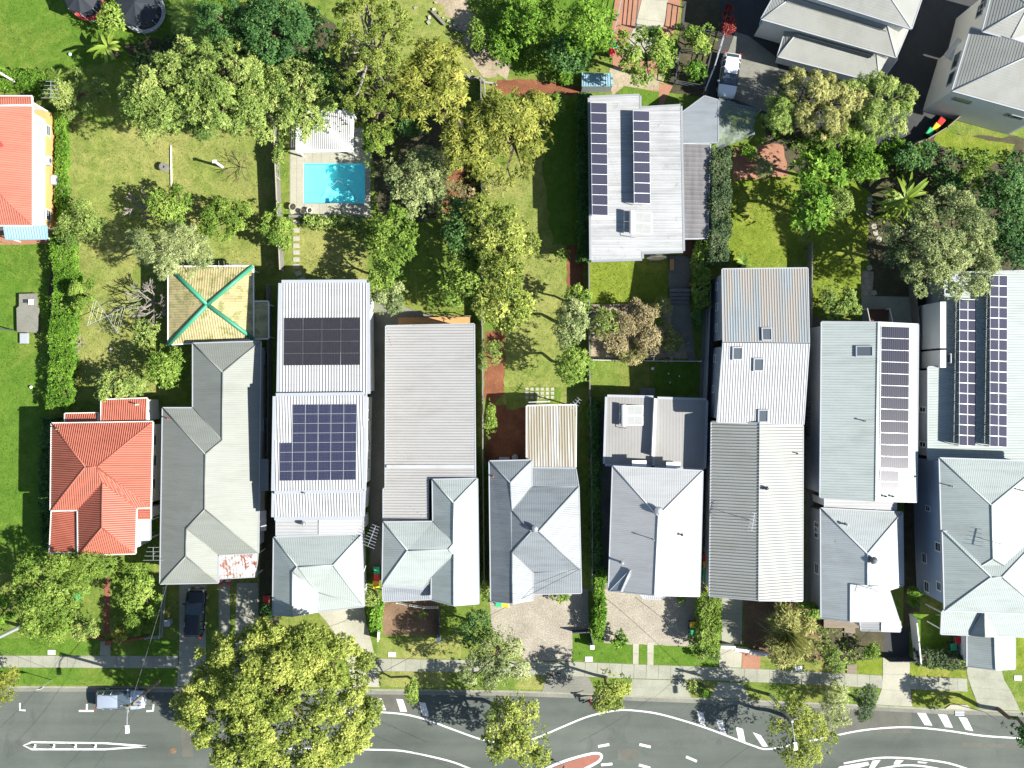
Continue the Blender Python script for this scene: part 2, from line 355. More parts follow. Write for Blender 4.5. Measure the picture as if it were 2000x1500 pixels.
# kerb stones and the gutter channel
mb = MB(); mb.face([(p.x, p.y, -0.004) for p in kp] + [(p.x, p.y - 0.62, -0.004) for p in reversed(kp)])
kerb = MB()
pts = [(-W0, kp[0].y)] + [(p.x, p.y) for p in kp] + [(W0, kp[-1].y)]
kerb.prism([(x, y + 0.02) for x, y in pts] + [(x, y - 0.16) for x, y in reversed(pts)], -0.3, 0.012)
kb = tag(kerb.build('kerb', M['kerb']), 'concrete kerb between verge and street', kind='structure')
chan = MB(); chan.prism([(x, y - 0.163) for x, y in pts] + [(x, y - 0.55) for x, y in reversed(pts)], RZ - 0.2, RZ + 0.008)
tag(chan.build('gutter_channel', M['conc_d']), 'concrete gutter channel beside the kerb', kind='structure')

# --- lawns and beds (photo outlines)
sheet('lawn_patch', 'bright green lawn beside the clipped hedge at the left edge', [(-60, 470), (100, 475), (98, 780), (95, 1100), (20, 1120), (-60, 1120)], 'lawn', 1, 0.15)
sheet('lawn_patch', 'bright green lawn under the trampolines', [(-60, -60), (480, -60), (460, 60), (240, 120), (140, 135), (-60, 130)], 'lawn', 1, 0.2)
sheet('lawn_patch', 'pale dry back lawn behind the white walled house', [(112, 215), (200, 240), (330, 255), (540, 250), (545, 520), (330, 525), (150, 500), (120, 400)], 'lawn_dry', 1, 0.25)
sheet('lawn_patch', 'worn lawn under the clothes hoist', [(150, 490), (255, 490), (262, 700), (330, 770), (200, 790), (130, 780), (140, 600)], 'lawn_dry', 2, 0.2)
sheet('lawn_patch', 'yellowing lawn behind the solar roofed white house', [(575, 440), (640, 425), (715, 430), (720, 548), (600, 552), (572, 530)], 'lawn_dry', 1, 0.2)
sheet('lawn_patch', 'shaded back lawn beside the orange deck', [(740, 440), (940, 420), (940, 625), (785, 625), (745, 590)], 'lawn_mid', 1, 0.2)
sheet('lawn_patch', 'long dry mown lawn of the middle lot', [(950, 320), (1100, 310), (1140, 200), (1140, 460), (1105, 540), (1110, 790), (985, 790), (985, 650), (1000, 640), (1010, 600), (955, 600)], 'lawn_dry', 2, 0.2)
sheet('lawn_patch', 'darker grass strip beside the white flat roof', [(1085, 200), (1145, 180), (1145, 480), (1080, 480), (1060, 330)], 'lawn', 3, 0.2)
sheet('garden_bed', 'red mulch strip at the top of the middle lot', [(975, 158), (1060, 156), (1138, 170), (1136, 188), (1050, 184), (960, 182)], 'redsoil', 2, 0.2)
sheet('garden_bed', 'red mulch bed under the left boundary shrubs', [(948, 650), (986, 645), (986, 770), (960, 790), (946, 780)], 'redsoil', 3, 0.15)
sheet('garden_bed', 'dark red soil beside the striped patio roof', [(950, 790), (1030, 790), (1030, 905), (948, 900)], 'redsoil', 4, 0.15)
sheet('lawn_patch', 'small green slab of turf above the paving stones', [(985, 755), (1100, 755), (1095, 790), (990, 800)], 'lawn_mid', 4, 0.1)
sheet('garden_bed', 'dark red mulch bed along the hedge', [(1104, 480), (1140, 475), (1140, 585), (1108, 575)], 'redsoil', 4, 0.15)
sheet('dirt_patch', 'pale bare dirt with rubble near the top', [(760, -60), (920, -60), (915, 20), (1000, 110), (990, 150), (940, 150), (890, 110), (800, 60)], 'paledirt', 1, 0.3)
sheet('lawn_patch', 'weedy green ground at the top of the photo', [(925, -60), (1210, -60), (1200, 60), (1140, 140), (1010, 145), (960, 60)], 'lawn', 2, 0.3)
sheet('lawn_patch', 'lush clipped lawn below the white flat roof', [(1152, 500), (1304, 500), (1304, 592), (1152, 596)], 'lawn_lush', 2, 0.05)
sheet('garden_bed', 'dry leaf litter under the brown tree', [(1152, 598), (1320, 600), (1345, 700), (1152, 702)], 'paledirt', 2, 0.15)
sheet('lawn_patch', 'yellow green lawn below the brown tree', [(1152, 702), (1270, 702), (1272, 770), (1152, 775)], 'lawn_mid', 3, 0.05)
sheet('lawn_patch', 'shaded lawn with garden lights', [(1268, 706), (1366, 706), (1366, 770), (1268, 772)], 'lawn', 3, 0.03)
sheet('lawn_patch', 'bright lawn between the dark hedge and the big leafed tree', [(1425, 350), (1560, 340), (1565, 490), (1540, 522), (1415, 522)], 'lawn_lush', 2, 0.15)
sheet('lawn_patch', 'lush lawn with the stepping stone path', [(1580, 355), (1660, 345), (1700, 380), (1690, 520), (1675, 600), (1585, 600)], 'lawn_lush', 2, 0.12)
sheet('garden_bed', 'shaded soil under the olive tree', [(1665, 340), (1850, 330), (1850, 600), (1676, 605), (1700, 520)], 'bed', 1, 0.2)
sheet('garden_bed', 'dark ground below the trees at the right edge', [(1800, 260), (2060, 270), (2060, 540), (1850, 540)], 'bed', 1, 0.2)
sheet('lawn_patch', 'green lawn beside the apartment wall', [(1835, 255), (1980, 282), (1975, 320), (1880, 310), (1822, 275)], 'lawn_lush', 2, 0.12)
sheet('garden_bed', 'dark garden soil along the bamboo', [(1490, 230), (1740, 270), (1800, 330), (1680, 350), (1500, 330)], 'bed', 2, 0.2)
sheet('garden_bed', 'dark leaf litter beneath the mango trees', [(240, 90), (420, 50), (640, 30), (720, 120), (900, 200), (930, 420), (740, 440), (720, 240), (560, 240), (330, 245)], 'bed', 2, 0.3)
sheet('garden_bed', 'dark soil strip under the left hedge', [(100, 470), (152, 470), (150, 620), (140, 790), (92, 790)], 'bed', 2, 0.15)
sheet('garden_bed', 'brown litter between the pool trees', [(880, 330), (945, 320), (945, 470), (860, 440)], 'redsoil', 3, 0.2)
sheet('lawn_patch', 'front lawn of the red roofed house', [(150, 1085), (305, 1090), (300, 1240), (150, 1240)], 'lawn_mid', 1, 0.1)
sheet('lawn_patch', 'mown verge strip above the footpath at the left', [(-60, 1246), (345, 1250), (345, 1281), (-60, 1278)], 'lawn', 2, 0.04)
sheet('lawn_patch', 'mown verge strip below the footpath at the left', [(-60, 1304), (345, 1306), (335, 1338), (-60, 1336)], 'lawn', 2, 0.04)
sheet('lawn_patch', 'verge lawn with the meter pit below the brown yard', [(738, 1246), (900, 1246), (900, 1286), (735, 1286)], 'lawn_dry', 2, 0.06)
sheet('lawn_patch', 'verge strip with the small street tree', [(738, 1312), (890, 1312), (870, 1342), (735, 1342)], 'lawn_dry', 2, 0.06)
sheet('lawn_patch', 'verge strip beside the gravel drive', [(1020, 1318), (1068, 1318), (1060, 1346), (1000, 1345)], 'lawn_dry', 2, 0.06)
sheet('lawn_patch', 'green verge lawn between the two gravel drives', [(1118, 1230), (1236, 1240), (1236, 1296), (1118, 1290)], 'lawn', 2, 0.08)
sheet('lawn_patch', 'green verge lawn beside the wheel strips', [(1277, 1258), (1405, 1266), (1405, 1303), (1277, 1299)], 'lawn', 2, 0.08)
sheet('lawn_patch', 'narrow turf between the two wheel strips', [(1248, 1256), (1264, 1256), (1264, 1298), (1248, 1297)], 'lawn', 3, 0.02)
sheet('lawn_patch', 'verge grass beside the potted bush', [(1335, 1329), (1400, 1331), (1390, 1360), (1340, 1358)], 'lawn_mid', 2, 0.05)
sheet('lawn_patch', 'shaded verge grass under the lamp pole', [(1450, 1334), (1720, 1344), (1712, 1374), (1462, 1364)], 'lawn_mid', 2, 0.05)
sheet('lawn_patch', 'bright verge lawn left of the pale driveway', [(1672, 1284), (1724, 1286), (1723, 1318), (1672, 1316)], 'lawn_lush', 2, 0.05)
sheet('lawn_patch', 'bright verge lawn right of the pale driveway', [(1777, 1286), (1888, 1298), (1888, 1323), (1777, 1320)], 'lawn_lush', 2, 0.05)
sheet('lawn_patch', 'verge lawn with the road sign', [(1778, 1346), (1898, 1351), (1912, 1378), (1782, 1376)], 'lawn_lush', 2, 0.05)
sheet('lawn_patch', 'front lawn under the white verandah', [(1784, 1195), (1840, 1200), (1845, 1290), (1784, 1285)], 'lawn', 3, 0.05)
sheet('lawn_patch', 'grass along the right edge of the white garage', [(1984, 1180), (2060, 1180), (2060, 1320), (1984, 1310)], 'lawn_lush', 2, 0.05)
sheet('garden_bed', 'brown dry yard in front of the grey l shaped roof', [(748, 1170), (858, 1172), (858, 1240), (748, 1240)], 'soil', 3, 0.05)
sheet('garden_bed', 'dark strip of soil beside the front fence', [(860, 1180), (925, 1180), (932, 1244), (862, 1244)], 'lawn_mid', 3.5, 0.0)
sheet('garden_bed', 'brown front garden of the long striped roof', [(1452, 1168), (1600, 1172), (1605, 1290), (1505, 1280), (1452, 1255)], 'soil', 2, 0.1)
sheet('garden_bed', 'planted front garden beside the timber path', [(1600, 1206), (1728, 1225), (1724, 1285), (1610, 1300)], 'bed', 3, 0.08)
sheet('garden_bed', 'dirty ground between the tin house and white house', [(528, 900), (545, 900), (545, 1230), (505, 1230), (508, 1100)], 'bed', 3, 0.03)

sheet('lawn_patch', 'dry weedy ground between the pine and the rubble', [(640, -40), (820, -40), (905, 70), (935, 150), (860, 200), (720, 130)], 'lawn_dry', 3, .3)
sheet('paving', 'pink paved court behind the bright lawn', [(1432, 288), (1530, 280), (1540, 345), (1432, 352)], 'terracotta', 3, 0.1)
# --- hard surfaces
def slabs(name, label, top, bot, mat, n, lay=3, group=None, gap=0.02, base='conc_d'):
    """paved strip: top and bottom outlines (photo pixels), cut across into n slabs"""
    def at(pl, t):
        d = [math.dist(pl[i], pl[i + 1]) for i in range(len(pl) - 1)]; T = sum(d) * t
        for i, L in enumerate(d):
            if T <= L + 1e-6: f = T / L; return (pl[i][0] + (pl[i+1][0] - pl[i][0]) * f, pl[i][1] + (pl[i+1][1] - pl[i][1]) * f)
            T -= L
        return pl[-1]
    ts = [i / n for i in range(n + 1)]
    root = sheet(name, label, [at(top, t) for t in ts] + [at(bot, t) for t in reversed(ts)], base, lay)
    for i in range(n):
        q = [P(*at(top, ts[i])), P(*at(top, ts[i+1])), P(*at(bot, ts[i+1])), P(*at(bot, ts[i]))]
        c = sum(q, Vector()) / 4
        q = [p + (c - p).normalized() * gap for p in q]
        mb = MB(); dz = random.uniform(0, 0.012); mb.prism([(p.x, p.y) for p in q], 0.0, LAY * lay + 0.012 + dz)
        mb.build('slab', M[mat], root)
    return root
slabs('footpath', 'concrete footpath slabs along the verge at the left', [(-60, 1280), (348, 1281)], [(-60, 1303), (348, 1305)], 'conc', 17)
slabs('footpath', 'concrete footpath slabs below the brown front yard', [(735, 1286), (925, 1289), (1025, 1292)], [(735, 1311), (925, 1312), (1022, 1317)], 'conc', 10)
slabs('footpath', 'concrete footpath slabs past the wheel strips', [(1025, 1292), (1120, 1292), (1236, 1297), (1405, 1303)], [(1022, 1317), (1120, 1321), (1236, 1325), (1405, 1329)], 'conc', 16)
slabs('footpath', 'concrete footpath slabs below the spiky tree', [(1405, 1303), (1560, 1310), (1723, 1319)], [(1405, 1329), (1560, 1336), (1723, 1344)], 'conc', 13)
slabs('footpath', 'concrete footpath slabs right of the pale driveway', [(1777, 1321), (1888, 1325)], [(1777, 1346), (1890, 1351)], 'conc', 6)
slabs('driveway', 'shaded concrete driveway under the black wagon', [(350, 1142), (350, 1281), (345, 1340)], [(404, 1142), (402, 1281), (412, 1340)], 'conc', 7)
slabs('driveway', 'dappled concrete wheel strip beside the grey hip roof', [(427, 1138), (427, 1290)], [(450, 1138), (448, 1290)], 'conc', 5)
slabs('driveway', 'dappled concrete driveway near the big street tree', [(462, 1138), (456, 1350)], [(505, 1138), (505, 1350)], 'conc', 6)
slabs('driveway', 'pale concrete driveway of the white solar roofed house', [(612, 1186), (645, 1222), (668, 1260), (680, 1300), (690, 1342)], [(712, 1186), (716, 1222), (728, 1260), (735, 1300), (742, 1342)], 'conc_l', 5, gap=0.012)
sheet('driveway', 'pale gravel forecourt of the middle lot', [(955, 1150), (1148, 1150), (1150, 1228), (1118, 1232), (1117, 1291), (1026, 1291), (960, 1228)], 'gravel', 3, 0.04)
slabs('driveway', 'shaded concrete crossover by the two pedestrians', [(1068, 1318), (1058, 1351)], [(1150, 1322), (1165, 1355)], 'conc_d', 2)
sheet('driveway', 'gravel forecourt in front of the white hip roof', [(1178, 1150), (1372, 1160), (1372, 1252), (1340, 1262), (1180, 1256)], 'gravel', 3, 0.05)
slabs('wheel_strip', 'concrete wheel strip next to the small bush', [(1236, 1256), (1236, 1297)], [(1248, 1256), (1247, 1298)], 'conc_l', 2)
slabs('wheel_strip', 'concrete wheel strip next to the lawn and meter', [(1264, 1254), (1264, 1299)], [(1277, 1254), (1276, 1300)], 'conc_l', 2)
slabs('driveway', 'stained concrete crossover below the wheel strips', [(1234, 1326), (1228, 1358)], [(1340, 1329), (1350, 1362)], 'conc', 2)
slabs('driveway', 'shaded concrete crossover under the lamp pole', [(1402, 1332), (1386, 1362)], [(1450, 1334), (1466, 1366)], 'conc', 2)
slabs('path', 'concrete path up to the long striped roof', [(1409, 1168), (1409, 1258)], [(1450, 1168), (1449, 1258)], 'conc', 3)
slabs('path', 'pale concrete slab below the white front wall', [(1405, 1266), (1404, 1303)], [(1450, 1266), (1448, 1304)], 'conc_l', 1)
sheet('path', 'aggregate and red paved path by the white wall', [(1450, 1270), (1486, 1276), (1484, 1307), (1449, 1305)], 'terracotta', 4)
slabs('driveway', 'pale concrete driveway below the dark gate', [(1724, 1285), (1724, 1318), (1722, 1345), (1710, 1376)], [(1777, 1286), (1777, 1320), (1778, 1346), (1782, 1380)], 'conc_l', 3)
slabs('driveway', 'blue shaded driveway below the white garage', [(1886, 1300), (1890, 1325), (1900, 1352), (1912, 1384)], [(1956, 1308), (1962, 1330), (1978, 1355), (1992, 1388)], 'conc', 4)
sheet('driveway', 'dark bitumen apartment driveway', [(1405, -60), (1960, -60), (1900, 100), (1840, 190), (1850, 225), (1800, 270), (1745, 290), (1700, 280), (1600, 250), (1480, 220), (1380, 190), (1405, 60)], 'bitumen', 3)
slabs('driveway', 'pale concrete parking bay beside the white car', [(1436, 62), (1420, 105), (1400, 180)], [(1462, 70), (1540, 130), (1500, 220)], 'conc_d', 3, lay=4)
slabs('path', 'concrete courtyard strip between red paving', [(1262, -40), (1245, 35), (1215, 110)], [(1310, -40), (1300, 40), (1262, 120)], 'conc_l', 4, lay=4)
sheet('paving', 'terracotta paved courtyard at the top', [(1205, -60), (1335, -60), (1325, 40), (1280, 150), (1300, 180), (1200, 180), (1195, 60)], 'terracotta', 2, 0.05)
sheet('garden_bed', 'soil of the fenced vegetable garden', [(1335, -20), (1408, -20), (1400, 120), (1375, 190), (1300, 180), (1330, 60)], 'bed', 4, 0.1)
sheet('path', 'dirt and concrete strip beside the small shed', [(1190, 130), (1300, 150), (1290, 178), (1220, 168), (1195, 190)], 'paledirt', 5, 0.1)
sheet('lawn_patch', 'little lawn above the white flat roof', [(1220, 168), (1290, 180), (1290, 215), (1250, 210), (1250, 190), (1200, 188)], 'lawn', 6, 0.05)
sheet('paving', 'terracotta paving by the carport', [(1288, 160), (1314, 168), (1300, 195), (1290, 215), (1286, 215)], 'terracotta', 6)
sheet('path', 'grey concrete courtyard path beside the surfboard', [(1306, 500), (1348, 500), (1346, 565), (1306, 562)], 'conc_d', 4)
sheet('path', 'grey path curving below the garden steps', [(1308, 594), (1346, 594), (1352, 640), (1358, 700), (1366, 704), (1345, 706), (1335, 660), (1312, 640)], 'conc_d', 4)
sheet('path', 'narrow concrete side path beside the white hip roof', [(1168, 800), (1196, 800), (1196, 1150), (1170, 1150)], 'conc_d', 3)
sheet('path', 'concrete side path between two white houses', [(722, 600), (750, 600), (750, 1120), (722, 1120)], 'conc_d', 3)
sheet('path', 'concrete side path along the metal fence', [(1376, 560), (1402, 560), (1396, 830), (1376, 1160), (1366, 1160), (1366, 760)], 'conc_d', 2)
sheet('path', 'concrete landing behind the skylight roof', [(1682, 578), (1790, 580), (1784, 640), (1684, 640)], 'conc', 3)
sheet('path', 'mulched stepping stone path', [(1684, 528), (1706, 530), (1703, 580), (1682, 580)], 'paledirt', 4, 0.05)
sheet('path', 'side path between the two right houses', [(1580, 620), (1604, 620), (1604, 1180), (1572, 1180)], 'conc_d', 2)
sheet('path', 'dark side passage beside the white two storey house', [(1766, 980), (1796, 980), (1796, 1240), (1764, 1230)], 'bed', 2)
sheet('driveway', 'dark shaded drive behind the slatted gate', [(1726, 1225), (1776, 1225), (1776, 1284), (1726, 1284)], 'bitumen', 4)
slabs('path', 'red brick garden path in front of the red roof', [(204, 1100), (203, 1238)], [(215, 1100), (214, 1238)], 'brick', 14, lay=3)
slabs('path', 'short concrete path through the verge', [(196, 1252), (195, 1280)], [(216, 1252), (216, 1281)], 'conc', 1, lay=4)
sheet('paving', 'old paved yard below the blue awning', [(-60, 440), (108, 440), (110, 476), (-60, 480)], 'terracotta', 3, 0.05)
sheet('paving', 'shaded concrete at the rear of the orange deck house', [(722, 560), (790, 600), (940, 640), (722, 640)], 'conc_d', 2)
# stepping stones
for i, (x, y, rz) in enumerate([(579, 434, 0), (579, 450, 0), (579, 466, .03), (579, 480, -.04), (579, 493, .02), (579, 507, 0), (579, 520, .03), (583, 534, .35), (590, 546, .6)]):
    mb = MB(); mb.box((0, 0, 0.02), (0.62, 0.44, 0.05), 0); o = mb.build('stepping_stone', M['conc_l']); o.location = P(x, y); o.rotation_euler[2] = rz
    tag(o, ['stepping stone just below the pool garden', 'second stepping stone below the pool', 'third stepping stone below the pool', 'fourth stepping stone below the pool', 'fifth stepping stone below the pool', 'sixth stepping stone below the pool', 'seventh stepping stone below the pool', 'slightly turned stepping stone near the tin roof', 'most turned stepping stone beside the tin roof'][i], 'paving stone', 'stepping stones below the pool')
ords = ['first', 'second', 'third', 'fourth', 'fifth', 'sixth', 'seventh', 'eighth', 'ninth', 'tenth']
for i, (x, y) in enumerate([(1699, 389), (1697, 402), (1696, 415), (1707, 442), (1710, 455), (1717, 467), (1698, 523), (1691, 537), (1693, 549), (1696, 561), (1690, 572), (1707, 572)]):
    mb = MB(); mb.prism([(0.26 * math.cos(a) * (1.2 if k % 2 else 1), 0.26 * math.sin(a) * (1.2 if k % 2 else 1)) for k, a in enumerate([math.pi * j / 4 for j in range(8)])], 0, 0.05)
    o = mb.build('stepping_stone', M['conc_l']); o.location = P(x, y); o.rotation_euler[2] = random.uniform(0, 1)
    tag(o, (ords + ['last but one', 'last'])[i] + ' rounded stepping stone counted from the banana plants', 'paving stone', 'stepping stones under the olive tree')
pg = thing('paver_grid', 'rows of small square pavers laid in the turf', 'pavers', P(1052, 767))
for r in range(3):
    for c in range(6):
        mb = MB(); mb.box(P(1029 + c * 10, 760 + r * 8) + Vector((0, 0, 0.02)), (0.32, 0.28, 0.05)); mb.build('paver', M['conc_l'], pg)

# --- road paint (each mark its own thin sheet on the asphalt)
def rsheet(name, label, px, mat='road_white', lay=1, parent=None):
    z = RZ + LAY * lay; pts = [P(x, y, RZ) for x, y in px]; pts = [(p.x, p.y, z) for p in pts]
    n = len(pts); a = sum(pts[i][0]*pts[(i+1)%n][1] - pts[(i+1)%n][0]*pts[i][1] for i in range(n))
    if a < 0: pts = pts[::-1]
    mb = MB(); mb.face(pts); o = mb.build(name, M[mat], parent)
    if parent is None: tag(o, label, kind='structure')
    return o
def smooth_line(pts, n=6):
    out = []
    for i in range(len(pts) - 1):
        p0 = pts[max(i - 1, 0)]; p1 = pts[i]; p2 = pts[i + 1]; p3 = pts[min(i + 2, len(pts) - 1)]
        for j in range(n):
            t = j / n
            out.append(tuple(0.5 * ((2 * p1[k]) + (-p0[k] + p2[k]) * t + (2*p0[k] - 5*p1[k] + 4*p2[k] - p3[k]) * t * t + (-p0[k] + 3*p1[k] - 3*p2[k] + p3[k]) * t**3) for k in (0, 1)))
    return out + [pts[-1]]
def rline(name, label, pts, w=3.2, lay=2, parent=None, curve=True, mat='road_white'):
    pts = smooth_line(pts) if curve else pts
    L, Rr = [], []
    for i, p in enumerate(pts):
        a = pts[max(i - 1, 0)]; b = pts[min(i + 1, len(pts) - 1)]; dx, dy = b[0] - a[0], b[1] - a[1]; l = math.hypot(dx, dy) or 1
        nx, ny = -dy / l * w / 2, dx / l * w / 2; L.append((p[0] + nx, p[1] + ny)); Rr.append((p[0] - nx, p[1] - ny))
    return rsheet(name, label, L + Rr[::-1], mat, lay, parent)
rline('road_marking', 'white edge line curving from the big street tree to the round tree', [(640, 1392), (725, 1391), (760, 1392), (800, 1397), (840, 1408), (880, 1423), (940, 1444), (985, 1452)])
rline('road_marking', 'white edge line bulging past the parked crossover', [(1030, 1448), (1070, 1432), (1100, 1419), (1150, 1399), (1200, 1388), (1230, 1387), (1280, 1393), (1330, 1406), (1380, 1422), (1430, 1441), (1470, 1456), (1500, 1463), (1560, 1452), (1625, 1438), (1680, 1427), (1740, 1421), (1790, 1421), (1850, 1427), (1920, 1437), (2000, 1442), (2080, 1445)])
rline('road_marking', 'white centre line sweeping off the bottom edge', [(560, 1462), (660, 1463), (720, 1464), (780, 1466), (830, 1475), (880, 1487), (915, 1500), (960, 1518)])
for q, lab in [([(733, 1364), (745, 1364), (754, 1387), (742, 1387)], 'white hatch bar nearest the big street tree'),
               ([(774, 1365), (787, 1366), (795, 1390), (782, 1390)], 'white hatch bar under the small street tree'),
               ([(818, 1371), (831, 1373), (838, 1400), (825, 1397)], 'partly shaded white hatch bar beside the small street tree'),
               ([(1361, 1389), (1374, 1392), (1378, 1419), (1367, 1413)], 'white hatch bar left of the lamp pole shadow'),
               ([(1398, 1403), (1411, 1407), (1419, 1436), (1407, 1432)], 'second white hatch bar below the shaded crossover'),
               ([(1437, 1419), (1451, 1424), (1456, 1450), (1443, 1446)], 'third white hatch bar below the shaded crossover'),
               ([(1470, 1430), (1486, 1436), (1500, 1458), (1489, 1458)], 'white hatch bar touching the lamp pole tree'),
               ([(1791, 1392), (1808, 1393), (1821, 1417), (1806, 1416)], 'white hatch bar nearest the pale driveway'),
               ([(1832, 1395), (1849, 1396), (1861, 1421), (1846, 1420)], 'white hatch bar left of the drain grate'),
               ([(1872, 1400), (1888, 1402), (1901, 1428), (1886, 1425)], 'white hatch bar below the drain grate')]:
    rsheet('road_marking', lab, q)
for q, lab in [([(1168, 1458), (1190, 1454)], 'left upper lane dash'), ([(1249, 1454), (1271, 1459)], 'middle upper lane dash'), ([(1340, 1478), (1361, 1487)], 'tilted lane dash at the right'), ([(1174, 1494), (1196, 1492)], 'left lower lane dash'), ([(1248, 1494), (1270, 1500)], 'middle lower lane dash')]:
    rline('road_marking', 'short white ' + lab, q, 5, curve=False)
rline('road_marking', 'white corner mark of the leftmost parking bay', [(39, 1373), (39, 1387), (50, 1387.5)], 3.5, curve=False)
rline('road_marking', 'white upright of the parking mark behind the silver wagon', [(170, 1375), (169.5, 1386)], 3.5, curve=False)
rline('road_marking', 'white bar of the parking mark behind the silver wagon', [(154, 1388.5), (183, 1388.5)], 3.5, curve=False)
rline('road_marking', 'white corner mark ahead of the silver wagon', [(300, 1376), (299, 1388), (286, 1389)], 3.5, curve=False)
rline('road_marking', 'long white outlined median at the lower left', [(289, 1457.5), (205, 1463.5), (62, 1463.5), (46, 1456), (62, 1449.5), (205, 1451.5), (289, 1457.5)], 3.4, curve=False)
for i, x in enumerate((69, 106, 148, 187)):
    mb = MB(); mb.box((0, 0, 0.04), (0.14, 0.34, 0.08)); mb.lathe((0, 0, 0.06), [(0.05, 0), (0.045, 0.3), (0.02, 0.34)], 8)
    o = mb.build('lane_marker', M['white']); o.location = P(x, 1456.5, RZ) ; tag(o, ords[i] + ' little white lane marker from the left end of the median', 'lane marker', 'median markers')
rsheet('road_marking', 'rusty red painted island at the bottom edge', [(1075, 1502), (1110, 1488), (1150, 1476), (1168, 1474), (1174, 1478), (1168, 1488), (1140, 1502), (1100, 1530), (1040, 1520)], 'road_red', 1)
rline('road_marking', 'thick white outline of the red island', [(1040, 1518), (1072, 1499), (1110, 1484), (1150, 1473), (1168, 1471.5), (1175, 1477), (1168, 1488), (1140, 1503), (1110, 1520)], 5, 2)
rline('road_marking', 'white arc of the hatched island at the lower right', [(1648, 1491), (1700, 1482), (1740, 1479.5), (1800, 1483), (1850, 1490), (1890, 1502)], 3.4)
rline('road_marking', 'inner white arc of the hatched island', [(1715, 1502), (1760, 1495), (1800, 1496), (1840, 1503)], 3.4)
for i, q in enumerate([[(1640, 1497), (1695, 1488), (1698, 1494), (1670, 1502), (1635, 1502)], [(1704, 1486), (1720, 1484), (1708, 1500), (1697, 1502)], [(1750, 1484), (1765, 1485), (1756, 1493), (1745, 1493)], [(1792, 1487), (1812, 1489), (1808, 1491), (1793, 1490)]]):
    rsheet('road_marking', ['wide white hatch at the left end of the lower right island', 'slanted white hatch of the lower right island', 'short white hatch inside the lower right island', 'smallest white hatch at the right of the lower right island'][i], q)
rsheet('road_patch', 'brown asphalt repair beside the olive bushes', [(1590, 1380), (1780, 1384), (1780, 1432), (1716, 1432), (1700, 1422), (1630, 1434)], 'patch', 1)
rsheet('road_patch', 'litter stained asphalt under the small street tree', [(735, 1352), (812, 1354), (830, 1370), (800, 1392), (735, 1388)], 'patch', 0.5)
rsheet('road_patch', 'darker trench patch across the left lane', [(352, 1395), (372, 1395), (378, 1478), (356, 1478)], 'patch', .5)
rsheet('road_patch', 'squarish repair beside the red island', [(1208, 1462), (1246, 1464), (1244, 1486), (1206, 1484)], 'patch', .5)
rsheet('road_patch', 'long narrow repair in the right lane', [(1880, 1450), (1990, 1454), (1990, 1462), (1880, 1458)], 'patch', .5)
for x, y, r, lab in [(1405, 1450, 5.6, 'round dark manhole cover on the road'), (339, 1466, 6, 'round rusty manhole cover near the big street tree')]:
    mb = MB(); mb.lathe((0, 0, 0), [(r / 20, 0), (r / 20, 0.012), (r / 20 * 0.86, 0.012), (r / 20 * 0.84, 0.008), (0.02, 0.008)], 24)
    o = mb.build('manhole_cover', M['soil'] if x < 500 else M['darkgrey']); o.location = P(x, y, RZ); tag(o, lab, 'manhole')
mb = MB(); mb.box((0, 0, 0.01), (0.95, 0.6, 0.05), m=1)
for i in range(9): mb.box((-0.4 + 0.1 * i, 0, 0.05), (0.045, 0.58, 0.03))
for y in (-0.29, 0, 0.29): mb.box((0, y, 0.05), (0.93, 0.04, 0.036))
o = mb.build('drain_grate', [M['galv'], M['black']]); o.location = P(1874, 1391, RZ); tag(o, 'steel drain grate in the gutter at the right', 'drain')
mb = MB(); pts = [P(1845, 1384), P(1856, 1376), P(1888, 1376), P(1898, 1386)]
mb.prism([(p.x, p.y) for p in pts], 0, 0.09); tag(mb.build('drain_inlet', M['conc_l']), 'concrete drain inlet lintel behind the grate', 'drain inlet')
for x, y, lab in [(101, 1274, 'white meter pit lid on the verge at the left'), (766, 1278, 'white meter pit lid below the brown yard'), (1150, 1287, 'pale meter pit lid between the gravel drives'), (1559, 1305, 'white meter pit lid below the spiky tree'), (1988, 1324, 'pale meter pit lid at the right edge')]:
    mb = MB(); mb.box((0, 0, 0.03), (0.72, 0.46, 0.06)); mb.box((0, 0, 0.066), (0.6, 0.35, 0.012)); o = mb.build('pit_lid', M['white']); o.location = P(x, y); tag(o, lab, 'pit lid', 'meter pit lids on the verge')
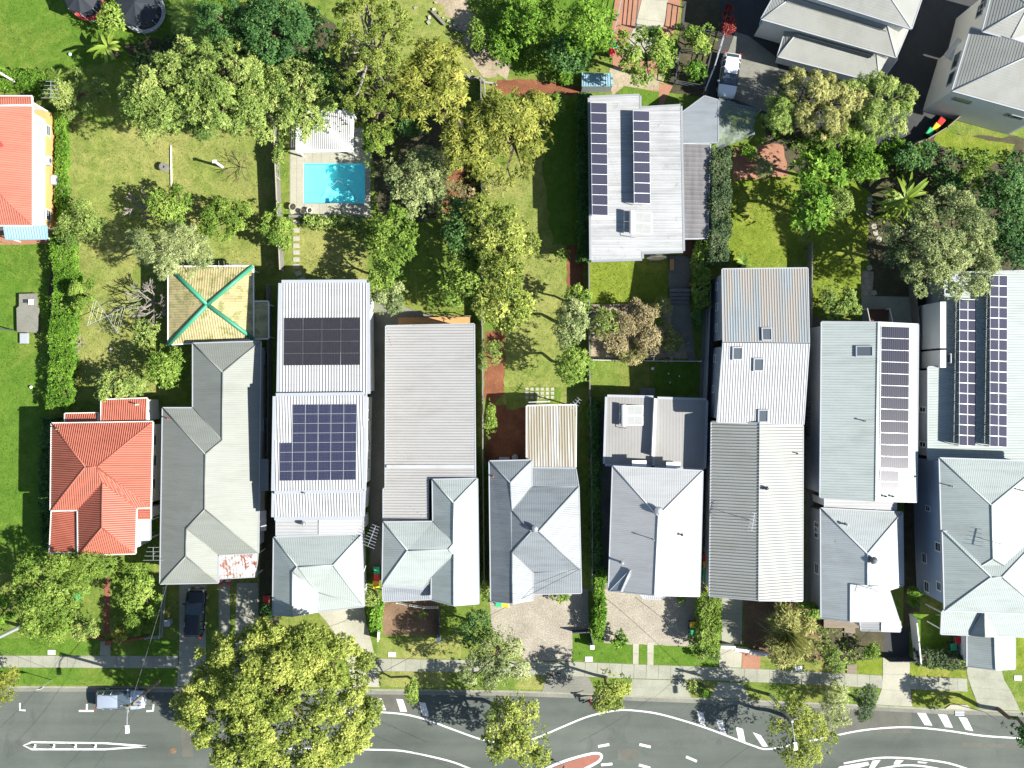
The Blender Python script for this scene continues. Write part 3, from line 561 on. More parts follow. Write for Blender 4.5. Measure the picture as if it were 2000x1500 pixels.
# ---------------------------------------------------------------- houses
from mathutils.geometry import tessellate_polygon
ROOFS = {}; WALLS = {}
def newell(p):
    n = Vector()
    for i in range(len(p)):
        a, b = p[i], p[(i + 1) % len(p)]
        n += Vector(((a.y - b.y) * (a.z + b.z), (a.z - b.z) * (a.x + b.x), (a.x - b.x) * (a.y + b.y)))
    return n.normalized()
def roof(root, V, F, mat, sp=0.21, rh=0.035, over=0.4, wall='offwhite', ribdir=None, capmat=None, gut='palegrey', walls=True, z0=0.0, name='roof', caps=True, course=False, posts=False, thick=0.14, cap_r=0.06, skip_wall=(), gutw=0.1):
    """V: letter -> (px,py,h); F: 'abcd' strings. Ribbed sheet roof + capping + gutters + walls."""
    W = {k: P(*v) for k, v in V.items()}
    mb = MB(); edges = {}; polys = []; tris = []
    for fs in F:
        pts = [W[c] for c in fs]; n = newell(pts)
        if n.z < 0: fs = fs[::-1]; pts = pts[::-1]; n = -n
        polys.append((fs, pts, n))
        for i in range(len(fs)): edges.setdefault(frozenset((fs[i], fs[(i + 1) % len(fs)])), []).append((fs[i], fs[(i + 1) % len(fs)], n, len(polys) - 1))
        mb.face([p - Vector((0, 0, thick)) for p in reversed(pts)])
        d = Vector((-n.x, -n.y)) * -1
        if ribdir is not None: d = Vector(ribdir)
        elif d.length < 0.02: d = Vector((0, -1))
        d.normalize(); t = Vector((-d.y, d.x))
        if course: d, t = t, -d
        for tri in tessellate_polygon([pts]):
            q = [pts[i] for i in tri]; tn = (q[1] - q[0]).cross(q[2] - q[0])
            if tn.length < 1e-7: continue
            if tn.z < 0: q = q[::-1]; tn = -tn
            tn.normalize(); mb.face(q); tris.append((q, tn))
            if not sp: continue
            t3 = Vector((t.x, t.y, -(tn.x * t.x + tn.y * t.y) / tn.z)); sv = [p.x * t.x + p.y * t.y for p in q]; k = math.ceil(min(sv) / sp); hw = sp * 0.3
            while k * sp < max(sv):
                s = k * sp; k += 1
                def cut(s):
                    e = []
                    for i in range(3):
                        s0, s1 = sv[i], sv[(i + 1) % 3]
                        if (s0 <= s) != (s1 <= s): e.append(q[i].lerp(q[(i + 1) % 3], (s - s0) / (s1 - s0)))
                    e.sort(key=lambda p: p.x * d.x + p.y * d.y); return e
                ends = cut(s)
                if len(ends) != 2 or (ends[0] - ends[1]).length < 0.12: continue
                A_, Z_ = ends; up3 = tn * rh
                if course:
                    sg = 1 if t3.z >= 0 else -1; e2 = cut(s + sp * .96 * sg)
                    if len(e2) != 2: continue
                    f1 = [A_ + up3, Z_ + up3, e2[1] + tn * .002, e2[0] + tn * .002]; f2 = [A_, Z_, Z_ + up3, A_ + up3]
                    mb.face(f1 if newell(f1).z > 0 else f1[::-1]); mb.face(f2)
                else:
                    f1 = [A_ - t3 * hw + tn * .001, A_ + up3, Z_ + up3, Z_ - t3 * hw + tn * .001]; f2 = [A_ + up3, A_ + t3 * hw + tn * .001, Z_ + t3 * hw + tn * .001, Z_ + up3]
                    mb.face(f1 if newell(f1).z > 0 else f1[::-1]); mb.face(f2 if newell(f2).z > 0 else f2[::-1])
    ro = mb.build(name, M[mat] if isinstance(mat, str) else mat, root)
    ROOFS.setdefault(root.name, []).extend(tris)
    capm = MB(); gm = MB(); nxt = {}
    for k, L in edges.items():
        a, b, n, fi = L[0]
        if len(L) == 2:
            c0 = sum(polys[L[0][3]][1], Vector()) / len(polys[L[0][3]][1]); c1 = sum(polys[L[1][3]][1], Vector()) / len(polys[L[1][3]][1])
            conv = n.dot(c1 - W[a]) < 0.001
            cm = MB()
            if conv: cm.tube(W[a] + Vector((0, 0, 0.02)), W[b] + Vector((0, 0, 0.02)), cap_r, cap_r, 6)
            else: cm.tube(W[a] - Vector((0, 0, 0.02)), W[b] - Vector((0, 0, 0.02)), 0.05, 0.05, 6)
            if caps and cm.v: cm.build('ridge_cap' if conv else 'valley_flashing', M[capmat] if isinstance(capmat, str) else (capmat or (M[mat] if isinstance(mat, str) else mat)), ro, smooth=True)
        else:
            nxt[a] = b
            e = (W[b] - W[a]); o = Vector((e.y, -e.x, 0)).normalized()
            if gutw:
                q0 = W[a] + o * (gutw / 2 - 0.01) - Vector((0, 0, 0.05)); q1 = W[b] + o * (gutw / 2 - 0.01) - Vector((0, 0, 0.05))
                gm.beam(q0, q1, gutw, 0.16)
    if gm.v: gm.build('gutter', M[gut] if isinstance(gut, str) else gut, ro)
    start = next(iter(nxt)); loop = [start]
    while nxt.get(loop[-1]) not in (None, start) and len(loop) < 60: loop.append(nxt[loop[-1]])
    lp = [W[c] for c in loop]; N = len(lp)
    ins = []
    for i in range(N):
        p, a, b = lp[i], lp[i - 1], lp[(i + 1) % N]
        e0 = (p - a).to_2d(); e1 = (b - p).to_2d()
        if e0.length < 1e-6 or e1.length < 1e-6: ins.append(p); continue
        e0.normalize(); e1.normalize(); n0 = Vector((-e0.y, e0.x)); n1 = Vector((-e1.y, e1.x)); mvec = n0 + n1
        if mvec.length < 0.2: mvec = n0
        mvec = mvec / max(0.35, mvec.dot(n0)); q = p.to_2d() + mvec * over; ins.append(Vector((q.x, q.y, p.z)))
    if walls:
        wm = MB(); wl = []
        for i in range(N):
            if loop[i] + loop[(i + 1) % N] in skip_wall: continue
            a, b = ins[i], ins[(i + 1) % N]
            if (b - a).length < 0.05: continue
            A, B_ = Vector((a.x, a.y, z0)), Vector((b.x, b.y, z0)); C = b - Vector((0, 0, thick * 0.6)); D = a - Vector((0, 0, thick * 0.6))
            wm.face([A, B_, C, D]); wl.append((A, B_, D.z, C.z))
            e = (B_ - A).normalized(); o = Vector((e.y, -e.x, 0))       # boards: shallow horizontal laps
            z = z0 + 0.3; zt = min(C.z, D.z) - 0.1
            while z < zt:
                wm.face([A + Vector((0, 0, z - z0)) + o * 0.022, B_ + Vector((0, 0, z - z0)) + o * 0.022, B_ + Vector((0, 0, z - z0 + 0.2)), A + Vector((0, 0, z - z0 + 0.2))]); z += 0.2
        wm.build('wall', M[wall] if isinstance(wall, str) else wall, root); WALLS.setdefault(root.name, []).extend(wl)
    elif posts:
        for p in ins:
            pm = MB(); pm.beam((p.x, p.y, z0), (p.x, p.y, p.z - thick), 0.1, 0.1); pm.build('post', M[wall], root)
    return ro
def house(label, x, y, cat='house', name='house'):
    return thing(name, label, cat, P(x, y))
def hit_roof(root, px, py):
    d = P(px, py) - Vector((0, 0, H)); best = None
    for pts, n in ROOFS[root.name]:
        den = d.dot(n)
        if abs(den) < 1e-9: continue
        t = (pts[0] - Vector((0, 0, H))).dot(n) / den; q = Vector((0, 0, H)) + d * t
        ins = False
        for i in range(len(pts)):
            a, b = pts[i], pts[(i + 1) % len(pts)]
            if (a.y > q.y) != (b.y > q.y) and q.x < a.x + (b.x - a.x) * (q.y - a.y) / (b.y - a.y): ins = not ins
        if ins and (best is None or q.z > best[0].z): best = (q, n)
    return best or (P(px, py, ROOFS[root.name][0][0][0].z), Vector((0, 0, 1)))
def hit_wall(root, px, py):
    d = P(px, py).to_2d(); best = None
    for A, B_, z0, z1 in WALLS[root.name]:
        e = (B_ - A).to_2d(); den = d.x * e.y - d.y * e.x
        if abs(den) < 1e-9: continue
        a = A.to_2d(); t = (a.x * e.y - a.y * e.x) / den; u = (a.x * d.y - a.y * d.x) / den
        if not (0 <= u <= 1 and 0.5 < t <= 1.0): continue
        z = H * (1 - t)
        if z > max(z0, z1) + 0.3: continue
        ed = e.normalized(); o = Vector((ed.y, -ed.x, 0))
        if o.to_2d().dot(d) > 0: continue
        if best is None or t < best[0]: best = (t, Vector((d.x * t, d.y * t, z)), Vector((ed.x, ed.y, 0)), o)
    return best
def win(root, px, py, w=1.0, h=1.2, hood=None, frame='white', bars=1):
    r = hit_wall(root, px, py)
    if not r: return
    _, p, e, o = r; p = p + o * 0.03; up = Vector((0, 0, 1)); fm = MB()
    for s in (-1, 1):
        fm.beam(p + e * (s * w / 2) - up * (h / 2), p + e * (s * w / 2) + up * (h / 2), 0.09, 0.09, up=e)
        fm.beam(p - e * (w / 2 + .045) + up * (s * h / 2), p + e * (w / 2 + .045) + up * (s * h / 2), 0.1, 0.09)
    for i in range(bars): fm.beam(p - e * (w / 2) + up * (h * ((i + 1) / (bars + 1) - 0.5)), p + e * (w / 2) + up * (h * ((i + 1) / (bars + 1) - 0.5)), 0.05, 0.05)
    f = fm.build('window', M[frame], root)
    pm = MB(); q = p + o * 0.01
    pm.face([q - e * w / 2 - up * h / 2, q + e * w / 2 - up * h / 2, q + e * w / 2 + up * h / 2, q - e * w / 2 + up * h / 2]); pm.build('pane', M['glass'], f)
    if hood:
        hm = MB(); t = p + up * (h / 2 + 0.25)
        a, b = t - e * (w / 2 + .2), t + e * (w / 2 + .2); c, d = b + o * 0.75 - up * 0.45, a + o * 0.75 - up * 0.45
        hm.face([a, b, c, d]); hm.face([x - up * 0.04 for x in (d, c, b, a)])
        hm.face([a, d, a + o * 0.02 - up * 0.5]); hm.face([b, b + o * 0.02 - up * 0.5, c])
        hm.build('window_hood', M[hood], f)
def whirly(root, px, py, r=0.24, mat='galv'):
    p, n = hit_roof(root, px, py); mb = MB()
    mb.lathe(p - Vector((0, 0, 0.1)), [(r * .7, 0), (r * .7, 0.35), (r, 0.42), (r * 1.05, 0.58), (r * .8, 0.74), (r * .3, 0.82)], 16); 
    for i in range(16):
        a = i * math.pi / 8; mb.box(p + Vector((math.cos(a) * r, math.sin(a) * r, 0.46)), (0.1, 0.02, 0.3), a + 0.5)
    mb.build('roof_ventilator', M[mat], root, smooth=False)
def pipe(root, px, py, r=0.06, h=0.5, mat='midgrey'):
    p, n = hit_roof(root, px, py); mb = MB(); mb.lathe(p - Vector((0, 0, 0.05)), [(r * 2.2, 0), (r * 1.2, 0.1), (r, 0.1), (r, h), (r * 1.7, h), (r * 1.7, h + 0.07), (r * .6, h + .12)], 10); mb.build('vent_pipe', M[mat], root)
def basis(n, rz=0.0):
    x = Vector((math.cos(rz), math.sin(rz), 0)); x = (x - n * x.dot(n)).normalized(); y = n.cross(x); return Matrix((x, y, n)).transposed()
def skylight(root, px, py, w=0.75, h=1.0, rz=0.0):
    p, n = hit_roof(root, px, py); B3 = basis(n, rz); mb = MB()
    for s in (-1, 1):
        mb.box(p + B3 @ Vector((s * (w / 2 + .05), 0, 0.09)), (0.1, h + .2, 0.2), mat=B3); mb.box(p + B3 @ Vector((0, s * (h / 2 + .05), 0.088)), (w, 0.1, 0.2), mat=B3)
    f = mb.build('skylight', M['palegrey'], root); g = MB(); g.box(p + B3 @ Vector((0, 0, 0.1)), (w - .01, h - .01, 0.06), mat=B3); g.build('pane', M['skyglass'], f)
def solar(name, label, root, quad, nx, ny, glass, frame='galv', lift=0.08, skip=(), gap=0.03, h=None, racks=None, th=0.04):
    """quad: TL,TR,BR,BL photo pixels (with height) -> grid of panels, each a part; lies on the roof of root when heights are None"""
    def c3(q):
        if len(q) == 3: return P(*q)
        p, n = hit_roof(root, *q); return p + n * lift
    Q = [c3(q) for q in quad]
    t = thing(name, label, 'solar panels', sum(Q, Vector()) / 4)
    def bl(u, v): return (Q[0] * (1 - u) + Q[1] * u) * (1 - v) + (Q[3] * (1 - u) + Q[2] * u) * v
    for j in range(ny):
        for i in range(nx):
            if (i, j) in skip: continue
            q = [bl(i / nx, (j + 1) / ny), bl((i + 1) / nx, (j + 1) / ny), bl((i + 1) / nx, j / ny), bl(i / nx, j / ny)]
            n = newell(q); c = sum(q, Vector()) / 4
            q = [p + (c - p).normalized() * gap for p in q]; qi = [p + (c - p).normalized() * 0.028 + n * 0.004 for p in q]
            mb = MB(); mb.face(q); low = [p - n * th for p in q]; mb.face(low[::-1])
            for k in range(4): mb.face([low[k], low[(k + 1) % 4], q[(k + 1) % 4], q[k]])
            mb.face(qi, 1, [(0, 0), (1, 0), (1, 1), (0, 1)]); mb.build('solar_panel', [M[frame], M[glass]], t)
    if racks:
        for j in range(ny + 1):
            rm = MB()
            a, b = bl(0, j / ny), bl(1, j / ny); a = a - Vector((0, 0, .06)); b = b - Vector((0, 0, .06)); f = Vector((a.x, a.y, racks))
            rm.beam(a, b, 0.05, 0.05); rm.beam(f, a, 0.05, 0.05); rm.beam(f, b, 0.04, 0.04); rm.build('rack', M['galv'], t)
    return t
def heater(label, root, px, py, w, d, rz=0.0, lift=0.5):
    """roof solar water heater: tank at the left, two collectors to the right"""
    p, n = hit_roof(root, px, py); t = thing('solar_water_heater', label, 'water heater', p, rz)
    for s in (-1, 1):
        mb = MB(); y0, y1 = (0.02, d / 2) if s > 0 else (-d / 2, -0.02)
        a, b = Vector((-w * .28, y0, lift)), Vector((w / 2, y0, 0.1)); c, e = Vector((w / 2, y1, 0.1)), Vector((-w * .28, y1, lift))
        mb.face([a, b, c, e]); mb.face([x - Vector((0, 0, .09)) for x in (e, c, b, a)]); q = [a, b, c, e]
        for k in range(4): mb.face([q[k] - Vector((0, 0, .09)), q[(k+1) % 4] - Vector((0, 0, .09)), q[(k+1) % 4], q[k]])
        cc = sum(q, Vector()) / 4; nn = newell(q); mb.face([x + (cc - x).normalized() * 0.07 + nn * 0.004 for x in q], 1, [(0, 0), (1, 0), (1, 1), (0, 1)])
        mb.build('collector', [M['galv'], M['collector']], t, local=True)
    mb = MB(); r = 0.24; x0 = -w * .28 - r - .02
    mb.tube((x0, -d / 2 - .05, lift + .1), (x0, d / 2 + .05, lift + .1), r, r, 18); mb.build('tank', M['white'], t, smooth=False, local=True)
    for s in (-1, 1):
        mb = MB(); mb.beam((x0, s * d * .35, 0), (x0, s * d * .35, lift), .06, .06); mb.beam((w / 2, s * d * .35, 0), (w / 2, s * d * .35, .1), .06, .06); mb.beam((x0, s * d * .35, 0.03), (w / 2, s * d * .35, 0.03), .05, .05); mb.build('stand', M['galv'], t, local=True)
    mb = MB(); mb.path([(x0, -d / 2 - .05, lift + .1), (x0 - .1, -d / 2 - .3, lift), (x0 + .5, -d / 2 - .35, .1)], .03); mb.build('pipe', M['midgrey'], t, local=True)
    return t
def antenna(label, px, py, h0, h1, rz=0.3, n=6, L=1.4, el=0.9, root=None):
    p, _ = hit_roof(root, px, py) if root else (P(px, py, h0), None)
    t = thing('tv_antenna', label, 'antenna', p, 0); mh = h1
    mb = MB(); mb.tube((0, 0, 0), (0, 0, mh), .03, .025, 6); mb.build('mast', M['galv'], t, local=True)
    d = Vector((math.cos(rz), math.sin(rz), 0)); o = Vector((-d.y, d.x, 0)); mb = MB(); c = Vector((0, 0, mh))
    mb.beam(c - d * L / 2, c + d * L / 2, .04, .04); mb.build('boom', M['galv'], t, local=True)
    for i in range(n):
        q = c + d * (L * (i / (n - 1) - .5)); e = el * (1 - .45 * i / (n - 1)); mb = MB(); mb.beam(q - o * e / 2, q + o * e / 2, .03, .03); mb.build('element', M['galv'], t, local=True)
    return t
M['collector'] = panelmat('collector_glass', (0.16, 0.17, 0.165), (0.25, 0.26, 0.25), 0.5, 0.06, 0.012, 0.3)
M['pv_black'] = panelmat('pv_black', (0.020, 0.020, 0.024), (0.035, 0.035, 0.042), 0.1667, 0.1, 0.004, 0.25)
M['pv_blue'] = panelmat('pv_navy_grid', (0.012, 0.014, 0.035), (0.075, 0.08, 0.11), 0.1, 0.1667, 0.008, 0.2)
M['pv_line'] = panelmat('pv_lined', (0.010, 0.011, 0.022), (0.09, 0.09, 0.12), 1.0, 0.1, 0.014, 0.2)
M['pv_vert'] = panelmat('pv_vertical_lined', (0.010, 0.011, 0.022), (0.06, 0.06, 0.08), 0.0667, 1.0, 0.005, 0.2)
M['r_red'] = roofmat('red_sheet_roof', (0.40, 0.125, 0.080), 0.14, 0.5)
M['r_grey'] = roofmat('grey_sheet_roof', (0.236, 0.250, 0.218), 0.1)
M['r_lgrey'] = roofmat('light_grey_sheet_roof', (0.285, 0.318, 0.300), 0.12, k=1.0)
M['r_white'] = roofmat('white_sheet_roof', (0.43, 0.435, 0.43), 0.1)
M['r_zinc'] = roofmat('zinc_sheet_roof', (0.27, 0.295, 0.315), 0.14)
M['r_zincd'] = roofmat('aged_zinc_sheet_roof', (0.205, 0.228, 0.240), 0.2)
M['r_stone'] = roofmat('weathered_white_roof', (0.39, 0.395, 0.39), 0.3, 0.6, (0.3, 8, 1), lichen=(0.28, 0.275, 0.26), lf=0.57)
M['r_lich'] = roofmat('lichen_spotted_roof', (0.34, 0.368, 0.365), 0.12, 0.5, k=.9, lichen=(0.14, 0.14, 0.12), lf=0.66)
M['r_dune'] = roofmat('dune_flat_roof', (0.285, 0.278, 0.262), 0.05, 0.5, (1, 1, 1))
M['r_tile'] = roofmat('grey_tile_roof', (0.30, 0.305, 0.275), 0.12, 0.8, (1, 1, 1), lichen=(0.24, 0.24, 0.205), lf=0.62)
M['r_yellow'] = roofmat('algae_stained_roof', (0.44, 0.375, 0.185), 0.25, 0.5, (1.2, 2.6, 1), lichen=(0.235, 0.235, 0.085), lf=0.5)
M['r_poly'] = roofmat('striped_polycarbonate', (0.43, 0.42, 0.385), 0.2, 0.3, (5.0, 0.35, 1), band=((2.4, 0.12, 1), (0.31, 0.275, 0.20)))
M['r_streak'] = roofmat('streaked_zinc_roof', (0.25, 0.285, 0.30), 0.15, 0.45, (5.0, 0.3, 1), band=((1.3, 0.07, 1), (0.30, 0.275, 0.24)))
M['r_brownpoly'] = roofmat('bronze_polycarbonate', (0.17, 0.165, 0.165), 0.25, 0.25, (5.0, 0.4, 1))
M['r_rust'] = roofmat('rusty_white_sheet', (0.62, 0.62, 0.61), 0.1, 0.5, (1, 1, 1), lichen=(0.22, 0.05, 0.03), lf=0.47)
M['r_awn'] = roofmat('pale_blue_awning', (0.26, 0.42, 0.47), 0.08, 0.4)
M['greencap'] = plain('green_capping', (0.035, 0.22, 0.13), 0.45)

# ---- A: white walled house with coral roof at the left edge
A = house('coral roofed house with white and orange walls at the left edge', 20, 320)
roof(A, dict(a=(63,207,5.6), b=(63,440,5.6), c=(-58,322,8.0), d=(-58,207,8.0), e=(-185,207,5.6), f=(-185,440,5.6)), ['abcd', 'bfc', 'cfed'], 'r_red', 0.21, over=0.35, wall='white', gut='white')
roof(A, dict(a=(62,188,5.3), b=(62,204,5.3), c=(-150,204,5.3), d=(-150,188,4.9)), ['abcd'], 'r_red', 0.21, over=0.3, wall='white', gut='white', name='lean_to_roof')
mb = MB()
a, b = WALLS[A.name][0][0], WALLS[A.name][0][1]
e = Vector((0.14, 0, 0)); xs = max(p.x for w_ in WALLS[A.name] for p in w_[:2]); ys = sorted(p.y for w_ in WALLS[A.name] for p in w_[:2])
mb.box((xs - 2.0, (ys[0] + ys[-1]) / 2 - .2, 1.15), (4.3, ys[-1] - ys[0] - .3, 2.3)); mb.build('lower_wall', M['orange'], A)
WALLS[A.name].append((Vector((xs + .16, ys[0], 0)), Vector((xs + .16, ys[-1], 0)), 2.3, 2.3))
for x, y in ((74, 250), (74, 300), (74, 378)): win(A, x, y + 6, 1.1, 1.0, hood='r_awn')
for x, y in ((93, 255), (93, 420)): win(A, x, y, 1.0, 0.9)
roof(A, dict(a=(8,443,3.0), b=(90,441,3.0), c=(91,466,2.6), d=(12,467,2.6)), ['abcd'], 'r_awn', 0.25, over=0.1, wall='white', walls=False, posts=True, name='awning', gut='r_awn')
whirly(A, 3, 284, .22, 'redpad')
for i, (x, y) in enumerate([(93, 226), (95, 314), (108, 352)]):
    r = hit_wall(A, x - 8, y)
    if r:
        mb = MB(); p = r[1] + r[3] * 0.3; mb.box(p, (0.5, 0.9, 0.6)); ac = mb.build('wall_air_conditioner', M['palegrey'], A)
        g = MB(); g.lathe((0, 0, 0), [(0.2, 0), (0.2, 0.02), (0.05, 0.03)], 12); go = g.build('fan_grille', M['darkgrey'], ac); go.location = p + Vector((0.26, 0, 0)); go.rotation_euler[1] = R(90)

# ---- B: red roofed cottage
Bh = house('low cottage with ribbed red roof and many wings at the left', 200, 950)
B = dict(a=(101,827,4.4), b=(298,824,4.4), c=(294,991,4.4), d=(99,997,4.4), e=(167,912,6.25), f=(189,912,6.25), g=(200,942,5.85), h=(199,1031,5.85), i=(152,996,4.4), j=(153,1084,4.4), k=(266,992,4.4), l=(264,1081,4.4))
roof(Bh, B, ['abfe', 'bcf', 'aed', 'digfe', 'fckg', 'ighj', 'gklh', 'jhl'], 'r_red', 0.205, rh=0.075, over=0.35, wall='offwhite', gut='offwhite')
roof(Bh, dict(a=(101,999,3.9), b=(151,998,4.1), c=(148,1078,4.1), d=(97,1079,3.7)), ['abcd'], 'r_red', 0.205, rh=0.075, over=0.15, gut='offwhite', name='lean_to_roof')
roof(Bh, dict(a=(198,781,3.6), b=(287,778,3.6), c=(286,824,4.1), d=(198,825,4.1)), ['abcd'], 'r_red', 0.205, rh=0.075, over=0.15, gut='offwhite', name='lean_to_roof')
roof(Bh, dict(a=(127,808,3.3), b=(191,807,3.3), c=(191,825,3.7), d=(127,826,3.7)), ['abcd'], 'r_red', 0.205, rh=0.075, over=0.15, gut='offwhite', name='lean_to_roof')
roof(Bh, dict(a=(267,993,4.1), b=(294,991,3.8), c=(294,1014,3.8), d=(267,1015,4.1)), ['abcd'], 'r_red', 0.205, rh=0.075, over=0.1, gut='offwhite', name='lean_to_roof')
roof(Bh, dict(a=(267,1016,3.9), b=(293,1015,3.6), c=(293,1054,3.6), d=(267,1055,3.9)), ['abcd'], 'r_white', 0.3, over=0.1, walls=False, posts=True, wall='white', name='patio_roof')
for x, y in ((300, 860), (300, 900), (298, 945)): win(Bh, x, y, 1.0, 1.2)
pipe(Bh, 270, 790, .05, 0.7, 'offwhite'); pipe(Bh, 115, 838, .05, .6, 'timber')

# ---- C: long grey hip roof and the green hipped patio roof
C = house('long grey hip roofed house stepping down to the black wagon', 410, 900)
CV = dict(a=(377,671,4.2), b=(509,667,4.2), c=(435,727,5.52), d=(434,860,5.52), e=(377,797,4.2), f=(318,797,4.2), g=(401,887,6.12), h=(400,995,6.1), i=(364,1032,5.34), j=(363,1087,5.35), k=(313,1140,4.2), l=(426,1138,4.2), m=(426,1084,4.2), n=(504,1080,4.2))
roof(C, CV, ['abc', 'acde', 'fedg', 'bcdghn', 'hnmi', 'imlj', 'fghijk', 'kjl'], 'r_grey', 0.17, 0.010, over=0.45, wall='offwhite')
for x, y in ((518, 700), (516, 830), (514, 940)): win(C, x, y, 1.3, 1.1)
roof(C, dict(a=(427,1083,3.4), b=(503,1081,3.4), c=(500,1126,2.9), d=(427,1130,2.9)), ['abcd'], 'r_rust', 0.3, over=0.1, walls=False, posts=True, wall='offwhite', name='porch_roof')
for x0, y0, x1, y1 in ((508, 897, 525, 958), (508, 998, 521, 1036)):
    mb = MB(); a, b = P(x0, y0, 2.9), P(x1, y1, 2.5); c = (a + b) / 2; mb.box(c, (abs(b.x - a.x), abs(b.y - a.y), 0.05), mat=Matrix.Rotation(R(18), 3, 'Y'))
    for i in range(6): mb.box(c + Vector((0, (i - 2.5) * abs(b.y - a.y) / 6, .04)), (abs(b.x - a.x), .05, .05), mat=Matrix.Rotation(R(18), 3, 'Y'))
    mb.build('window_awning', M['palegrey'], C)
pipe(C, 330, 818, .06, .5, 'brick')
G0 = house('square patio with yellow stained roof and green hip cappings', 405, 600, 'patio', 'patio_pavilion')
roof(G0, dict(a=(329,521,3.2), b=(494,520,3.2), c=(495,662,3.2), d=(329,673,3.2), e=(405,595,4.4)), ['abe', 'bce', 'cde', 'dae'], 'r_yellow', 0.24, 0.03, over=0.25, walls=False, posts=True, wall='white', capmat='greencap', gut='white', cap_r=0.2)
roof(G0, dict(a=(497,589,3.1), b=(524,589,3.1), c=(524,661,3.1), d=(497,662,3.1)), ['abcd'], 'r_yellow', 0.24, 0.03, over=0.2, walls=False, posts=True, wall='white', gut='white', name='side_roof', ribdir=(1, 0))

# ---- D: tall white house with two solar arrays
D = house('tall narrow white house with striped tin roofs and two solar arrays', 630, 870)
roof(D, dict(a=(550,553,6.3), b=(716,552,6.3), c=(717,769,6.9), d=(546,771,6.9)), ['abcd'], 'r_white', 0.26, 0.085, over=0.25, wall='white', gut='palegrey', gutw=0.3)
roof(D, dict(a=(539,774,7.2), b=(711,772,7.2), c=(709,956,6.7), d=(536,959,6.7)), ['abcd'], 'r_white', 0.26, 0.085, over=0.25, wall='white', gut='palegrey', gutw=0.3, name='middle_roof')
roof(D, dict(a=(537,962,6.5), b=(708,959,6.5), c=(706,1008,6.2), d=(536,1010,6.2)), ['abcd'], 'r_white', 0.26, 0.085, over=0.25, wall='white', gut='palegrey', gutw=0.3, name='rear_roof')
roof(D, dict(a=(540,1011,5.0), b=(623,1010,5.25), c=(709,1009,5.0), d=(709,1042,5.0), e=(623,1044,5.25), f=(540,1046,5.0)), ['abef', 'bcde'], 'r_white', 0.3, 0.04, over=0.2, wall='white', name='link_roof')
roof(D, dict(a=(535,1050,4.7), b=(706,1044,4.7), c=(581,1107,6.1), d=(650,1104,6.1), e=(571,1117,5.85), f=(533,1200,4.7), g=(571,1203,5.85), h=(621,1157,4.95), i=(621,1194,4.45), j=(711,1184,4.5)), ['abdc', 'acegf', 'egih', 'ehc', 'cdjh', 'hji', 'bjd'], 'r_lgrey', 0.17, 0.012, over=0.35, wall='white', name='front_roof')
solar('solar_array', 'black solar array of sixteen panels on the tall white house', D, [(555, 621), (704, 620), (703, 713), (554, 714)], 4, 4, 'pv_black', frame='darkgrey', gap=0.018)
solar('solar_array', 'stepped navy solar array with white grid on the tall white house', D, [(547, 790), (697, 789), (696, 937), (546, 939)], 6, 8, 'pv_blue', frame='galv', skip=[(0, j) for j in range(4)], gap=0.012)
for x, y in ((717, 590), (718, 640), (718, 690), (718, 735), (719, 810), (719, 870), (719, 905), (716, 1080), (716, 1120)): win(D, x, y, 0.9, 1.3)
pipe(D, 598, 963, .05, .55); whirly(D, 595, 1022, .16); 
antenna('large comb antenna above the passage beside the tall white house', 728, 1045, 5.2, 0.6, 1.2, 8, 2.0, 1.3)

# ---- E: grey ribbed skillion house with L shaped hips
Eh = house('wide grey ribbed house with l shaped hips above the brown yard', 840, 900)
roof(Eh, dict(a=(754,637,4.263), b=(926,633,4.7), c=(928,931,4.705), d=(836,934,4.471), e=(836,1015,4.471), f=(749,1017,4.25), g=(749,955,4.25), h=(753,954,4.26)), ['abcdefgh'], roofmat('grey_beige_ribbed', (0.37, 0.365, 0.35), 0.08), 0.26, 0.07, over=0.3, wall='white', ribdir=(1, 0))
mb = MB(); a, b = P(755, 911, 4.42), P(926, 911, 4.76); mb.beam(a, b, 0.3, 0.05); mb.build('flashing', M['r_white'], Eh)
EV = dict(a=(845,937,4.9), b=(932,935,4.9), c=(886,982,6.0), d=(885,1062,6.0), e=(749,1020,4.9), f=(846,1019,4.9), g=(796,1075,6.0), h=(875,1074,6.15), i=(886,1082,6.0), j=(747,1142,4.7), k=(843,1128,4.9), l=(828,1148,4.6), m=(843,1171,4.9), n=(886,1182,6.0), o=(935,1178,4.9))
roof(Eh, EV, ['abc', 'acdf', 'efdhg', 'egj', 'jghikl', 'ikmn', 'bcdhino'], 'r_lgrey', 0.17, 0.011, over=0.35, wall='white', name='front_roof')
roof(Eh, dict(a=(748,1146,4.2), b=(827,1152,4.3), c=(843,1140,4.3), d=(843,1170,3.8), e=(749,1174,3.8)), ['abcde'], 'r_zinc', 0.2, 0.02, over=0.1, walls=False, posts=True, wall='white', name='verandah_roof')
for x, y in ((936, 960), (937, 1010), (938, 1060)): win(Eh, x, y, 1.0, 1.3)
